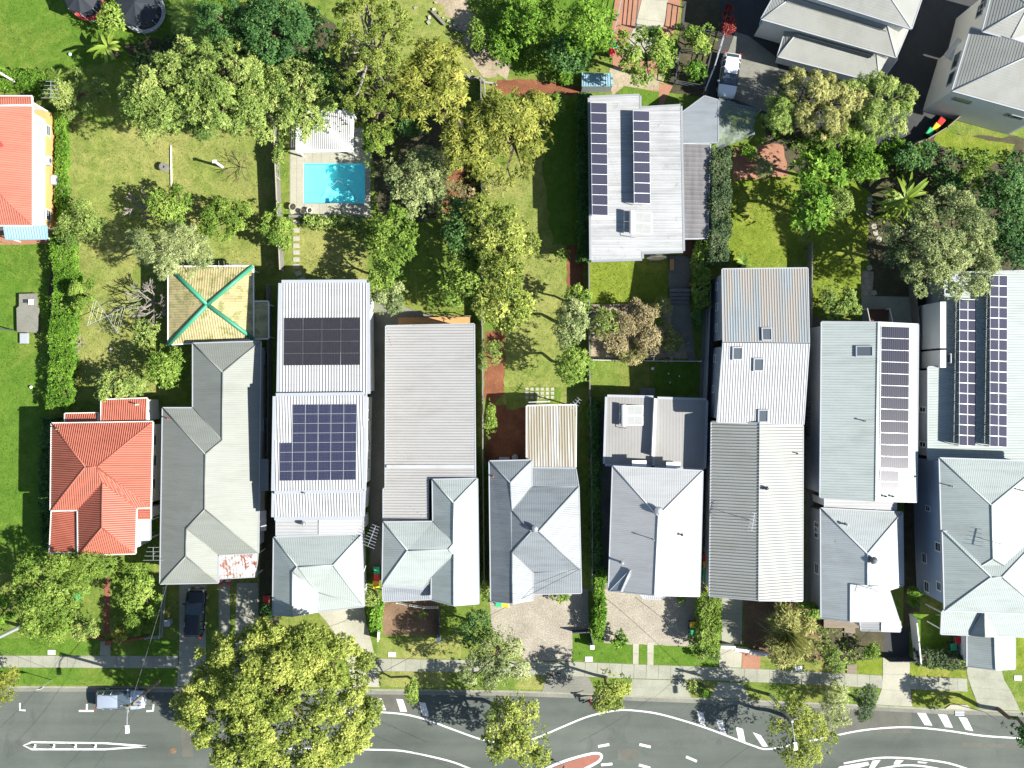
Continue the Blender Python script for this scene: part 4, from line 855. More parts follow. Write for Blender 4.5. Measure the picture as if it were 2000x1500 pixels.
# ---- F: middle house
F = house('grey zinc hipped house in the middle with striped patio roof', 1040, 1040)
FV = dict(s=(1040,914,3.95), t=(1124,915,3.95), a=(956,901,4.3), b=(1039,899,4.3), c=(996,942,5.4), d=(1038,951,4.3), e=(1000,998,5.4), f=(1038,1038,6.3), g=(1051,1038,6.3), j=(1130,951,4.35), k=(1134,1114,4.3), l=(1135,1158,3.9), m=(1042,1160,3.9), n=(1041,1118,4.3), o=(1000,1078,5.4), p=(1001,1178,5.4), q=(959,1174,4.3), r=(1041,1171,4.3))
roof(F, FV, ['abc', 'bced', 'edjgf', 'dstj', 'jkg', 'gknof', 'klmn', 'acefopq', 'onrp'], 'r_zincd', 0.17, 0.012, over=0.35, wall='bluegrey', skip_wall=('bd', 'db'))
roof(F, dict(a=(1029,793,3.3), b=(1125,791,3.3), c=(1124,913,3.9), d=(1029,914,3.9)), ['abcd'], 'r_poly', 0.26, 0.045, over=0.15, walls=False, posts=True, wall='white', name='patio_roof', gut='white')
whirly(F, 1045, 1031, .26); pipe(F, 963, 930, .06, .5, 'brick')
for x, y in ((1128, 1000), (1128, 1060)): win(F, x, y, 1.1, 1.2)
antenna('spindly antenna above the top corner of the striped patio', 1123, 788, 3.4, 1.2, 0.9, 5, 1.1, 0.9)
# ---- G: white hip house with beige flat rear
G = house('white hipped house with flat beige rear roof right of centre', 1280, 980)
roof(G, dict(a=(1186,775,3.0), b=(1276,777,3.0), c=(1272,908,2.9), d=(1182,906,2.9)), ['abcd'], 'r_dune', 0.3, 0.006, over=0.2, wall='palegrey', gut='palegrey', gutw=0.22, name='flat_roof', ribdir=(0, 1))
roof(G, dict(a=(1284,779,3.2), b=(1379,782,3.2), c=(1375,915,3.1), d=(1278,910,3.1)), ['abcd'], 'r_dune', 0.3, 0.006, over=0.2, wall='palegrey', gut='palegrey', gutw=0.22, name='flat_roof', ribdir=(0, 1))
mb = MB(); a, b = P(1279, 778, 3.3), P(1274, 890, 3.3); mb.beam(a, b, 0.22, 0.9); mb.build('parapet', M['white'], G)
roof(G, dict(a=(1197,911,5.3), b=(1372,920,5.3), c=(1285,1007,7.1), d=(1278,1162,7.1), e=(1189,1153,5.3), f=(1366,1164,5.3)), ['abc', 'acde', 'bcdf'], 'r_white', 0.17, 0.012, over=0.4, wall='white')
roof(G, dict(a=(1231,1113,6.35), b=(1212,1154,5.95), c=(1191,1154,5.42), d=(1231,1154,5.6)), ['abc', 'adb'], 'r_zinc', 0.2, 0.02, over=0.05, walls=False, name='gablet', gutw=0.06)
roof(G, dict(a=(1251,1160,3.6), b=(1302,1161,3.6), c=(1292,1170,3.2), d=(1259,1169,3.2)), ['abcd'], 'r_white', 0.2, 0.02, over=0.1, wall='white', name='bay_roof')
heater('white solar water heater on the beige flat roof', G, 1234, 811, 2.1, 1.9)
whirly(G, 1285, 996, .34); pipe(G, 1214, 1098, .09, .6); pipe(G, 1331, 1044, .08, .45, 'darkgrey'); pipe(G, 1275, 1053, .04, .7)
for x0, x1, y in ((1235, 1262, 902), (1302, 1328, 905)):
    mb = MB(); a, b = P(x0, y, 4.6), P(x1, y + 6, 4.2); c = (a + b) / 2
    mb.box(c, (b.x - a.x, .55, .06)); mb.box(c + Vector((0, -.2, -.25)), (b.x - a.x - .1, .08, .45)); mb.build('window_awning', M['white'], G)
# ---- Hh: long striped house with skylights
Hh = house('long striped grey and white house with roof skylights', 1480, 850)
roof(Hh, dict(a=(1411,526,6.2), b=(1577,524,6.2), c=(1580,670,7.0), d=(1413,668,7.0), e=(1569,829,6.2), f=(1401,824,6.2)), ['abcd'], 'r_streak', 0.24, 0.04, over=0.3, wall='palegrey', skip_wall=('cd', 'dc'))
roof(Hh, dict(c=(1580,671,7.0), d=(1413,669,7.0), e=(1569,829,6.2), f=(1401,824,6.2)), ['dcef'], 'r_white', 0.24, 0.05, over=0.3, wall='palegrey', skip_wall=('cd', 'dc'), name='white_roof')
roof(Hh, dict(a=(1390,824,5.0), b=(1483,827,6.6), c=(1481,1172,6.6), d=(1386,1164,5.0), e=(1568,831,5.0), f=(1567,1173,5.0)), ['abcd', 'befc'], roofmat('striped_house_roof', (0.345, 0.355, 0.325), 0.08), 0.28, 0.095, over=0.35, wall='palegrey', name='front_roof')
for x, y in ((1497, 653), (1440, 690), (1481, 712), (1490, 812)): skylight(Hh, x, y)
whirly(Hh, 1495, 953, .14, 'darkgrey'); pipe(Hh, 1555, 885, .05, .5, 'darkgrey')
antenna('tall antenna lying across the striped grey roof', 1463, 1015, 6.2, 1.6, 1.4, 6, 1.6, 0.8, root=Hh)
for x, y in ((1401, 560), (1401, 600), (1400, 640), (1397, 700), (1394, 760)): win(Hh, x, y, .7, .9)
# ---- I: pale blue gable with solar column
I = house('pale gable house with a single column of solar panels', 1695, 900)
roof(I, dict(a=(1605,629,6.0), b=(1714,630,7.0), c=(1709,978,7.0), d=(1602,971,6.0), e=(1793,634,6.0), f=(1790,980,6.0)), ['abcd', 'befc'], 'r_lgrey', 0.24, 0.03, over=0.3, wall='palegrey')
solar('solar_array', 'single column of lined solar panels on the pale gable', I, [(1719, 637), (1776, 639), (1775, 916), (1717, 914)], 1, 12, 'pv_vert')
solar('solar_array', 'two short solar panels below the single column', I, [(1718, 918), (1756, 919), (1756, 964), (1717, 963)], 1, 2, 'pv_vert')
roof(I, dict(a=(1611,972,4.6), b=(1750,980,4.6), c=(1750,996,4.4), d=(1611,992,4.4)), ['abcd'], 'r_white', 0.3, 0.05, over=0.15, wall='white', name='link_roof', ribdir=(1, 0))
roof(I, dict(a=(1603,993,4.6), b=(1762,1001,4.6), c=(1694,1081,6.3), d=(1694,1144,6.3), e=(1660,1140,5.65), f=(1660,1213,5.65), g=(1604,1207,4.6), h=(1764,1143,4.6), i=(1736,1152,5.1), j=(1760,1226,4.2), k=(1722,1213,4.9)), ['abc', 'acdefg', 'bcdh', 'dhie', 'eijkf'], 'r_lich', 0.17, 0.012, over=0.35, wall='palegrey', name='front_roof')
roof(I, dict(a=(1680,1213,4.0), b=(1721,1213,4.5), c=(1721,1232,4.5), d=(1682,1231,4.0), e=(1758,1214,4.0), f=(1758,1233,4.0)), ['abcd', 'befc'], 'r_white', 0.21, 0.025, over=0.15, wall='white', name='porch_roof')
p_, n_ = hit_roof(I, 1703, 1093)
whirly(I, 1703, 1093, .3, 'darkgrey'); pipe(I, 1652, 1024, .08, .5); pipe(I, 1688, 822, .05, .5); skylight(I, 1688, 686, 1.3, .8)
for x, y in ((1596, 1030), (1596, 1110), (1595, 1040)): win(I, x, y, 1.0, 1.2)
for x, y in ((1728, 969), (1742, 969)): pipe(I, x, y, .06, .35, 'darkgrey')
antenna('thin antenna on the lichen spotted roof', 1703, 1150, 5, 1.5, 1.2, 4, 1.2, .6, root=I)
# ---- J: two storey white house at the right edge
J = house('two storey blue white house with four solar columns at the right edge', 1920, 980)
roof(J, dict(a=(1846,533,5.2), b=(2060,528,5.2), c=(2060,900,5.0), d=(1813,898,5.0), e=(1813,717,5.1), f=(1846,716,5.1)), ['abcdef'], 'r_lgrey', 0.24, 0.03, over=0.3, wall='palegrey', ribdir=(1, 0), name='rear_roof')
solar('solar_array', 'left tilted double solar row on the right edge house', J, [(1874, 584, 6.35), (1907, 585, 5.4), (1906, 872, 5.35), (1873, 870, 6.3)], 2, 14, 'pv_line', racks=5.2, frame='white')
solar('solar_array', 'right tilted double solar row on the right edge house', J, [(1934, 537, 6.35), (1968, 538, 5.4), (1967, 874, 5.35), (1933, 872, 6.3)], 2, 16, 'pv_line', racks=5.2, frame='white')
roof(J, dict(a=(1835,895,7.4), b=(2040,902,7.4), c=(1936,986,8.9), d=(1939,1092,8.9), e=(1842,1150,7.3), f=(2040,1150,7.3)), ['abc', 'acde', 'bfdc', 'def'], 'r_lgrey', 0.17, 0.012, over=0.4, wall='bluegrey', name='middle_roof')
roof(J, dict(a=(1841,1038,7.5), b=(2040,1040,7.5), c=(1936,1127,8.95), d=(1956,1127,8.95), e=(1845,1192,7.4), f=(2044,1200,7.4)), ['abdc', 'ace', 'cdfe', 'bfd'], 'r_lgrey', 0.17, 0.012, over=0.4, wall='bluegrey', name='front_roof')
roof(J, dict(a=(1840,1194,4.6), b=(2040,1202,4.6), c=(2040,1245,3.9), d=(1838,1238,3.9)), ['abcd'], 'r_lgrey', 0.17, 0.012, over=0.3, walls=False, posts=True, wall='white', name='verandah_roof')
roof(J, dict(a=(1922,1198,4.95), b=(1924,1243,4.95), c=(1895,1240,3.97), d=(1947,1243,3.97)), ['abc', 'adb'], 'r_lgrey', 0.17, 0.012, over=0.05, walls=False, name='porch_gable', gutw=0.08)
roof(J, dict(a=(1889,1242,2.8), b=(1941,1244,3.8), c=(1944,1308,3.8), d=(1889,1301,2.8), e=(1982,1246,2.8), f=(1982,1306,2.8)), ['abcd', 'befc'], 'r_lgrey', 0.17, 0.012, over=0.2, wall='white', name='garage_roof')
for x, y, w_, h_ in ((1803, 800, .5, 1.4), (1803, 868, .5, 1.4), (1813, 993, .5, 1.0), (1806, 1090, .9, 1.0), (1833, 1068, .8, 1.2), (1811, 1146, 1.0, 1.1), (1835, 1145, .8, 1.0), (1811, 1185, .9, 1.6), (1834, 1195, .9, 1.4), (1855, 700, .8, .8)): win(J, x, y, w_, h_)
for y0, y1 in ((590, 680), (684, 718)):
    mb = MB(); a, b = P(1834, y0, 5.3), P(1845, y1, 5.3); mb.box(((a.x + b.x) / 2, (a.y + b.y) / 2, 2.9), (b.x - a.x, a.y - b.y, 5.4)); mb.build('window_box', M['white'], J)
pipe(J, 1856, 949, .05, .6); pipe(J, 1992, 957, .05, .6); antenna('antenna with long shadow on the right edge house', 1954, 1062, 8, 1.6, 1.5, 5, 1.5, .8, root=J)
# ---- K: flat white roof with tilted solar rows
K = house('flat weathered white roof house with two solar rows at top', 1240, 350)
roof(K, dict(a=(1152,191,4.1), b=(1249,187,4.15), c=(1249,212,4.15), d=(1329,207,4.2), e=(1334,490,4.2), f=(1253,492,4.15), g=(1254,505,4.15), h=(1155,508,4.1)), ['abcdefgh'], 'r_stone', 0.25, 0.02, over=0.25, wall='palegrey', ribdir=(1, 0), gut='midgrey', gutw=0.2)
solar('solar_array', 'long left row of lined solar panels on the flat white roof', K, [(1153, 200, 4.75), (1186, 201, 4.35), (1188, 421, 4.35), (1156, 420, 4.75)], 1, 11, 'pv_line', racks=4.15, frame='galv')
solar('solar_array', 'shorter tilted solar row in the middle of the flat white roof', K, [(1236, 216, 5.1), (1269, 217, 4.35), (1271, 398, 4.35), (1238, 397, 5.1)], 1, 9, 'pv_line', racks=4.15, frame='galv')
heater('solar water heater with dark collectors on the flat white roof', K, 1250, 437, 2.2, 2.0, lift=.75)
roof(K, dict(a=(1331,221,3.0), b=(1376,188,3.0), c=(1403,196,3.0), d=(1402,278,3.0), e=(1331,279,3.1)), ['abcde'], 'r_zincd', 0.0, over=0.15, walls=False, posts=True, wall='midgrey', name='carport_roof', gut='midgrey')
roof(K, dict(a=(1332,281,3.2), b=(1387,282,2.9), c=(1382,465,2.9), d=(1334,466,3.2)), ['abcd'], 'r_brownpoly', 0.45, 0.03, over=0.1, walls=False, posts=True, wall='midgrey', name='patio_roof', gut='palegrey')
# ---- L, Mb: tiled apartment blocks, turned to the driveway
L = house('tiled apartment block with three stepped roofs at the top', 1640, 40, 'apartment')
roof(L, dict(a=(1560,-13,8.2), b=(1780,56,8.2), c=(1840,-120,8.2), d=(1620,-190,8.2), e=(1700,-62,9.8)), ['abe', 'bce', 'cde', 'dae'], 'r_tile', 0.22, 0.022, over=0.4, wall='offwhite', course=True, capmat='palegrey')
roof(L, dict(a=(1487,37,5.4), b=(1750,112,5.4), c=(1774,55,5.6), d=(1733,52,6.5), e=(1545,-4,6.5), f=(1530,-40,6.5), g=(1790,30,6.5)), ['abde', 'bcd', 'aef'], 'r_tile', 0.22, 0.022, over=0.4, wall='offwhite', course=True, capmat='palegrey', name='middle_roof')
roof(L, dict(a=(1519,110,2.9), b=(1718,162,2.9), c=(1753,114,3.2), d=(1711,101,3.9), e=(1560,60,3.9), f=(1535,57,3.3)), ['abde', 'bcd', 'aef'], 'r_tile', 0.22, 0.022, over=0.4, wall='offwhite', course=True, capmat='palegrey', name='lower_roof')
mb = MB()
for k in range(14):
    a = P(1487 + k * 2.9, 37 + k * .83, 3.0); mb.box(a + Vector((-.1, -.3, 0)), (.06, .5, .08), R(-16))
mb.build('screen_slats', M['white'], L)
Mb = house('cream apartment block with tiled hip roofs in the top corner', 1930, 130, 'apartment')
roof(Mb, dict(a=(1860,177,7.8), b=(1897,54,7.8), c=(1971,76,7.8), d=(2060,100,7.8), e=(2060,232,7.8), f=(2040,95,10.2)), ['abf', 'bcf', 'cdf', 'aef', 'edf'], 'r_tile', 0.22, 0.022, over=0.35, wall='offwhite', course=True, capmat='palegrey')
roof(Mb, dict(a=(1919,61,8.8), b=(1945,-40,8.8), c=(2080,-40,8.8), d=(2080,40,8.8), e=(1974,76,8.8), f=(2010,10,10.2)), ['abf', 'bcf', 'cdf', 'def', 'eaf'], 'r_tile', 0.22, 0.022, over=0.35, wall='offwhite', course=True, capmat='palegrey', name='upper_roof')
for x, y, w_, h_ in ((1879, 196, 1.6, .7), (1980, 227, 1.6, .7), (1858, 153, 1.2, 1.2), (1868, 118, 1.4, 1.2), (1915, 20, 1.2, 1.2), (1922, 5, 1.2, 1.2)): win(Mb, x, y, w_, h_, frame='palegrey', bars=0)
mb = MB(); a, b = P(1868, 116, 4.2), P(1893, 82, 4.2); mb.beam(a + Vector((-.6, 0, 0)), b + Vector((-.6, 0, 0)), 1.4, .15); mb.build('balcony', M['offwhite'], Mb)
mb = MB()
for z in (.35, .7, 1.05): mb.beam(a + Vector((-1.2, -.1, z)), b + Vector((-1.2, -.1, z)), .06, .05)
mb.build('railing', M['white'], Mb)
# ---------------------------------------------------------------- plants
LM = dict(
 mango=leafmat('mango_leaf', (0.050, 0.102, 0.019), (0.183, 0.270, 0.053), (0.402, 0.454, 0.132)),
 dark=leafmat('dark_leaf', (0.018, 0.061, 0.017), (0.062, 0.147, 0.034), (0.147, 0.270, 0.069)),
 gold=leafmat('gold_leaf', (0.094, 0.120, 0.017), (0.283, 0.309, 0.052), (0.502, 0.473, 0.105), 0.34),
 lime=leafmat('lime_leaf', (0.051, 0.111, 0.014), (0.179, 0.284, 0.040), (0.359, 0.458, 0.095), 0.32),
 pine=leafmat('pine_leaf', (0.046, 0.081, 0.011), (0.160, 0.219, 0.034), (0.321, 0.364, 0.079)),
 olive=leafmat('olive_leaf', (0.063, 0.101, 0.034), (0.233, 0.287, 0.102), (0.469, 0.507, 0.216)),
 street=leafmat('street_leaf', (0.074, 0.118, 0.018), (0.270, 0.334, 0.057), (0.520, 0.538, 0.135), 0.32),
 brown=leafmat('dry_leaf', (0.096, 0.080, 0.032), (0.312, 0.259, 0.126), (0.516, 0.435, 0.229)),
 straw=leafmat('straw_leaf', (0.099, 0.119, 0.028), (0.282, 0.291, 0.084), (0.464, 0.445, 0.164)),
 bright=leafmat('bright_leaf', (0.033, 0.098, 0.011), (0.124, 0.254, 0.023), (0.268, 0.426, 0.055), 0.34),
 teal=leafmat('teal_leaf', (0.024, 0.054, 0.020), (0.085, 0.135, 0.055), (0.198, 0.252, 0.112)),
 blade=leafmat('grass_blade', (0.044, 0.086, 0.010), (0.084, 0.148, 0.018), (0.144, 0.205, 0.034), 0.2),
 dryblade=leafmat('dry_grass_blade', (0.077, 0.101, 0.019), (0.149, 0.176, 0.040), (0.243, 0.246, 0.075), 0.2),
 red=leafmat('red_leaf', (0.072, 0.014, 0.014), (0.264, 0.042, 0.036), (0.456, 0.108, 0.084)),
 paddle=leafmat('paddle_leaf', (0.066, 0.129, 0.013), (0.192, 0.282, 0.034), (0.384, 0.459, 0.098), 0.3, 0.35))
def nmesh(name, V, F, mat, tint):
    me = bpy.data.meshes.new(name); nv, nf = len(V), len(F)
    me.vertices.add(nv); me.vertices.foreach_set('co', V.astype(np.float32).ravel())
    k = F.shape[1]; me.loops.add(nf * k); me.polygons.add(nf)
    me.loops.foreach_set('vertex_index', F.astype(np.int32).ravel()); me.polygons.foreach_set('loop_start', np.arange(0, nf * k, k, dtype=np.int32))
    me.materials.append(mat); at = me.attributes.new('tint', 'FLOAT', 'POINT'); at.data.foreach_set('value', tint.astype(np.float32))
    me.update(calc_edges=True); return me
def unit(a): return a / np.maximum(np.linalg.norm(a, axis=1, keepdims=True), 1e-9)
def rosettes(g, C, U, k, L, W, e0, e1, T, tj=0.14, droop=0.2):
    """k leaves radiating from each centre C about axis U"""
    n = len(C); C = np.repeat(C, k, 0); U = np.repeat(U, k, 0); T = np.repeat(T, k); m = n * k; rs = np.repeat(g.uniform(.6, 1.35, n), k)
    ref = np.where(np.abs(U[:, 2:3]) < 0.9, np.array([[0, 0, 1.0]]), np.array([[1.0, 0, 0]]))
    a = unit(np.cross(ref, U)); b = np.cross(U, a)
    az = g.uniform(0, 2 * np.pi, m)[:, None]; el = np.radians(g.uniform(e0, e1, m))[:, None]
    d = np.cos(el) * (np.cos(az) * a + np.sin(az) * b) + np.sin(el) * U
    s = unit(np.cross(d, U) + g.normal(0, .25, (m, 3))); l = (L * rs * g.uniform(.65, 1.25, m))[:, None]; w = (W * rs * g.uniform(.7, 1.25, m))[:, None]
    p0 = C + d * l * 0.06; pm = C + d * l * 0.5; p2 = C + d * l; p2[:, 2:3] -= droop * l
    V = np.stack([p0, pm + s * w / 2, p2, pm - s * w / 2], 1).reshape(-1, 3)
    t = np.clip(T + g.normal(0, tj, m), 0, 1); return V, np.arange(m * 4).reshape(-1, 4), np.repeat(t, 4)
# style: leaf length, width, leaves per rosette, elevation range, cover, lobes per 10 m2, lobe radius factor, droop
ST = dict(mango=(.30, .115, 9, -10, 60, 3.4, 5.5, .80, .25), fine=(.20, .10, 8, -25, 80, 3.0, 5.0, .85, .1), feather=(.62, .15, 10, -15, 40, 3.2, 4.2, .85, .35),
          tuft=(.22, .10, 14, -20, 85, 3.2, 11, .62, .05), broad=(.30, .16, 7, -15, 65, 3.3, 5.0, .85, .25), big=(.52, .22, 9, -5, 55, 3.0, 5.5, .8, .2),
          wisp=(.34, .06, 12, -30, 75, 3.0, 5.0, .85, .3), shrub=(.20, .11, 8, -20, 75, 3.6, 10, .7, .1), bamboo=(.36, .075, 11, -40, 45, 3.2, 7, .75, .6), sparse=(.26, .09, 7, -20, 70, 1.3, 5, .85, .2))
def lobes(g, rx, ry, rz, n, lf, oval=0.15):
    pts = []; ph = g.uniform(0, 6.28, 3); tries = 0; lr0 = lf * math.sqrt(rx * ry / max(n, 1)) * 1.45
    def out(th): return 1 + oval * math.sin(2 * th + ph[0]) * .8 + oval * .7 * math.sin(3 * th + ph[1]) + oval * .5 * math.sin(5 * th + ph[2])
    while len(pts) < n and tries < n * 80:
        tries += 1; r = math.sqrt(g.uniform(0, 1)); th = g.uniform(0, 6.283)
        lr = lr0 * float(g.choice([.5, .7, .9, 1.1, 1.45])) * g.uniform(.85, 1.15) * (1.1 - .35 * r); R_ = max(0.3, 1 - lr / min(rx, ry) * .7)
        x, y = rx * R_ * r * out(th) * math.cos(th), ry * R_ * r * out(th) * math.sin(th)
        z = rz * (math.sqrt(max(0, 1 - r * r * .92)) * g.uniform(.7, 1.08) - .35)
        lim = .62 if tries < n * 40 else .3
        if all(math.hypot(x - q[0], y - q[1]) > (lr + q[3]) * .5 * lim * 1.3 or abs(z - q[2]) > lr * 1.3 for q in pts): pts.append((x, y, z, lr))
    return pts, out
def crown_arrays(g, rx, ry, rz, style, cov=1.0, oval=.15, scale=1.0):
    L, W, k, e0, e1, cv, nl, lf, dr = ST[style]; L *= scale * .76; W *= scale * .76
    area = math.pi * rx * ry; n = max(4, int(nl * area / 10 / scale ** 1.2)); n = min(n, 140)
    lb, out = lobes(g, rx, ry, rz, n, lf, oval); tot = cov * cv * area / (0.5 * L * W); sw = sum(q[3] ** 2 for q in lb)
    C, U, T = [], [], []; base = g.normal(.52, .07)
    for x, y, z, lr in lb:
        m = max(4, int(tot / k * lr * lr / sw)); d = g.normal(0, 1, (m, 3)); d = unit(d); d[:, 2] = np.where(d[:, 2] < -.45, -d[:, 2], d[:, 2])
        rr = lr * g.uniform(.62, 1.02, (m, 1)) * (1 + .14 * np.sin(d[:, :1] * 5 + d[:, 1:2] * 4))
        C.append(np.array([[x, y, z]]) + d * rr * np.array([[1, 1, .85]])); u = d * .75 + np.array([[0, 0, .65]]); U.append(unit(u))
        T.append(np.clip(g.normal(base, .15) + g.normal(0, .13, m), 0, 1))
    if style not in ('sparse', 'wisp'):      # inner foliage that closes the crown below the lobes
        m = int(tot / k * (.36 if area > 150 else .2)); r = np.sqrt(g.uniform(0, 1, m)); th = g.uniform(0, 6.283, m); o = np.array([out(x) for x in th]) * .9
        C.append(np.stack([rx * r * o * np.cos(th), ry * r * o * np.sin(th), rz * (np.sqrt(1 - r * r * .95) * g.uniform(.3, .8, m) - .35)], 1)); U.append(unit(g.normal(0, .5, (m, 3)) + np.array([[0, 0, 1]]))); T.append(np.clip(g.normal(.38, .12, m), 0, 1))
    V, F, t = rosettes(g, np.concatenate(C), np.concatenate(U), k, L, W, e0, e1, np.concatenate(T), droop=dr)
    return V, F, t, lb
SEED = [100]
def limb(mb, a, b, r0, r1, g, n=3, m=0):
    a, b = Vector(a), Vector(b); pts = [a]
    for i in range(1, n): pts.append(a.lerp(b, i / n) + Vector(g.normal(0, .06, 3)) * (b - a).length)
    pts.append(b)
    for i in range(n): mb.tube(pts[i], pts[i + 1], r0 + (r1 - r0) * i / n, r0 + (r1 - r0) * (i + 1) / n, 6, m)
def tree(name, label, cat, px, py, rx, ry, hc, rz, style, lm, cov=1.0, oval=.15, bark='bark', group=None, scale=1.0, lean=(0, 0)):
    """px,py,rx,ry in photo pixels; hc crown centre height, rz crown half height (m)"""
    SEED[0] += 1; g = np.random.default_rng(SEED[0]); k = (1 - hc / H) / S; rx, ry = rx * k * 1.1, ry * k * 1.1
    c = P(px, py, hc); root = thing(name, label, cat, (c.x + lean[0], c.y + lean[1], 0), 0, group)
    V, F, t, lb = crown_arrays(g, rx, ry, rz, style, cov, oval, scale)
    V = V + np.array([[-lean[0], -lean[1], hc]]); V[:, 2] = np.maximum(V[:, 2], 0.05)
    o = bpy.data.objects.new('crown', nmesh('crown', V, F, LM[lm], t)); place(o, root, True)
    mb = MB(); tr = max(.04, .022 * (hc + rz) + .015 * max(rx, ry)); top = Vector((-lean[0] * .5, -lean[1] * .5, max(.15, hc - rz * .5)))
    limb(mb, (0, 0, -.05), top, tr, tr * .7, g)
    for x, y, z, lr in sorted(lb, key=lambda q: -q[3])[:24]:
        limb(mb, top, (x - lean[0], y - lean[1], max(.2, z + hc)), tr * .5, tr * .12, g, 3)
    mb.build('trunk', M[bark], root, local=True); return root
def hedge(label, pts, w, h, style, lm, cov=1.0, name='hedge', cat='hedge', seed_lobes=True):
    """clipped hedge along a line of photo pixels (at its top), w,h metres"""
    SEED[0] += 1; g = np.random.default_rng(SEED[0]); W3 = [P(x, y, h) for x, y in pts]; L, W, k, e0, e1, cv, nl, lf, dr = ST[style]; L *= .85; W *= .85; cv *= 1.5
    root = thing(name, label, cat, (W3[0].x, W3[0].y, 0)); C, U, T = [], [], []; core = MB()
    for a, b in zip(W3[:-1], W3[1:]):
        d = (b - a).to_2d(); ln = d.length; d.normalize(); nrm = Vector((-d.y, d.x)); area = ln * (w + 2 * h * .8)
        m = int(cov * cv * area / (.5 * L * W) / k); s = g.uniform(-w / 2, ln + w / 2, m) if ln > w else g.uniform(0, ln, m)
        per = g.uniform(-(w / 2 + h * .75), w / 2 + h * .75, m); side = np.sign(per); ex = np.maximum(np.abs(per) - w / 2, 0)
        bump = .12 * np.sin(s * 2.1 + side) + .1 * np.sin(s * 4.7 + per * 3) + g.normal(0, .06, m)
        off = np.where(ex > 0, side * (w / 2 + bump), per); z = np.where(ex > 0, h - ex, h + bump * .8) 
        p = np.stack([a.x + d.x * s + nrm.x * off, a.y + d.y * s + nrm.y * off, np.maximum(z, .08)], 1)
        u = np.stack([nrm.x * side * (ex > 0), nrm.y * side * (ex > 0), np.where(ex > 0, .6, 1.0)], 1)
        C.append(p); U.append(unit(u)); T.append(np.clip(.5 + .12 * np.sin(s * 1.3) + g.normal(0, .12, m), 0, 1))
        core.beam((a.x, a.y, h * .36), (b.x, b.y, h * .36), w * .55, h * .62)
    V, F, t = rosettes(g, np.concatenate(C), np.concatenate(U), k, L, W, e0, e1, np.concatenate(T), droop=dr)
    V[:, 2] = np.maximum(V[:, 2], .03)
    o = bpy.data.objects.new('foliage', nmesh('foliage', V - np.array([[W3[0].x, W3[0].y, 0]]), F, LM[lm], t)); place(o, root, True)
    core.build('stems', M['bark'], root); return root
def cover(name, label, poly, n_m2, h, style, lm, cat=None, zjit=.5):
    """uncountable low growth over an outline"""
    SEED[0] += 1; g = np.random.default_rng(SEED[0]); L, W, k, e0, e1, cv, nl, lf, dr = ST[style]; pts = [P(x, y) for x, y in poly]
    x0, x1 = min(p.x for p in pts), max(p.x for p in pts); y0, y1 = min(p.y for p in pts), max(p.y for p in pts); m = int((x1 - x0) * (y1 - y0) * n_m2)
    q = np.stack([g.uniform(x0, x1, m), g.uniform(y0, y1, m)], 1); ins = np.zeros(m, bool)
    for i in range(len(pts)):
        a, b = pts[i], pts[(i + 1) % len(pts)]
        if a.y == b.y: continue
        c = ((a.y > q[:, 1]) != (b.y > q[:, 1])) & (q[:, 0] < a.x + (b.x - a.x) * (q[:, 1] - a.y) / (b.y - a.y)); ins ^= c
    q = q[ins]; f = np.sin(q[:, 0] * 1.1 + 1.3 * np.sin(q[:, 1] * .9)) * np.cos(q[:, 1] * 1.3 + np.sin(q[:, 0] * .7)); keep = f > g.uniform(-1.3, .6, len(q)); q = q[keep]; f = f[keep]
    z = h * (.25 + .75 * np.clip(f + .4, 0, 1.3)) * g.uniform(1 - zjit, 1, len(q)); C = np.concatenate([q, z[:, None]], 1); U = unit(g.normal(0, .35, (len(q), 3)) + np.array([[0, 0, 1]]))
    V, F, t = rosettes(g, C, U, k, L, W, e0, e1, np.clip(.5 + .15 * f + g.normal(0, .12, len(q)), 0, 1), droop=dr); V[:, 2] = np.maximum(V[:, 2], .02)
    o = bpy.data.objects.new(name, nmesh(name, V, F, LM[lm], t)); col.objects.link(o); return tag(o, label, cat, kind='stuff')
def blade(g, base, az, L, W, rise, droop, seg=5, fold=.15):
    """one long arching leaf: strip of quads with a fold along the midrib"""
    d = np.array([math.cos(az), math.sin(az), 0.0]); s = np.array([-d[1], d[0], 0]); V, F = [], []
    for i in range(seg + 1):
        t = i / seg; c = np.array(base) + d * L * (t - .12 * t * t) * math.cos(math.atan(rise)) + np.array([0, 0, L * (rise * t - droop * t * t)]); w = W * (math.sin(math.pi * min(1, t * .88 + .1)) ** .7) * (1 if t < .98 else .15)
        V += [c + s * w / 2 + np.array([0, 0, fold * w]), c, c - s * w / 2 + np.array([0, 0, fold * w])]
    for i in range(seg): b = i * 3; F += [(b, b + 1, b + 4, b + 3), (b + 1, b + 2, b + 5, b + 4)]
    return np.array(V), np.array(F)
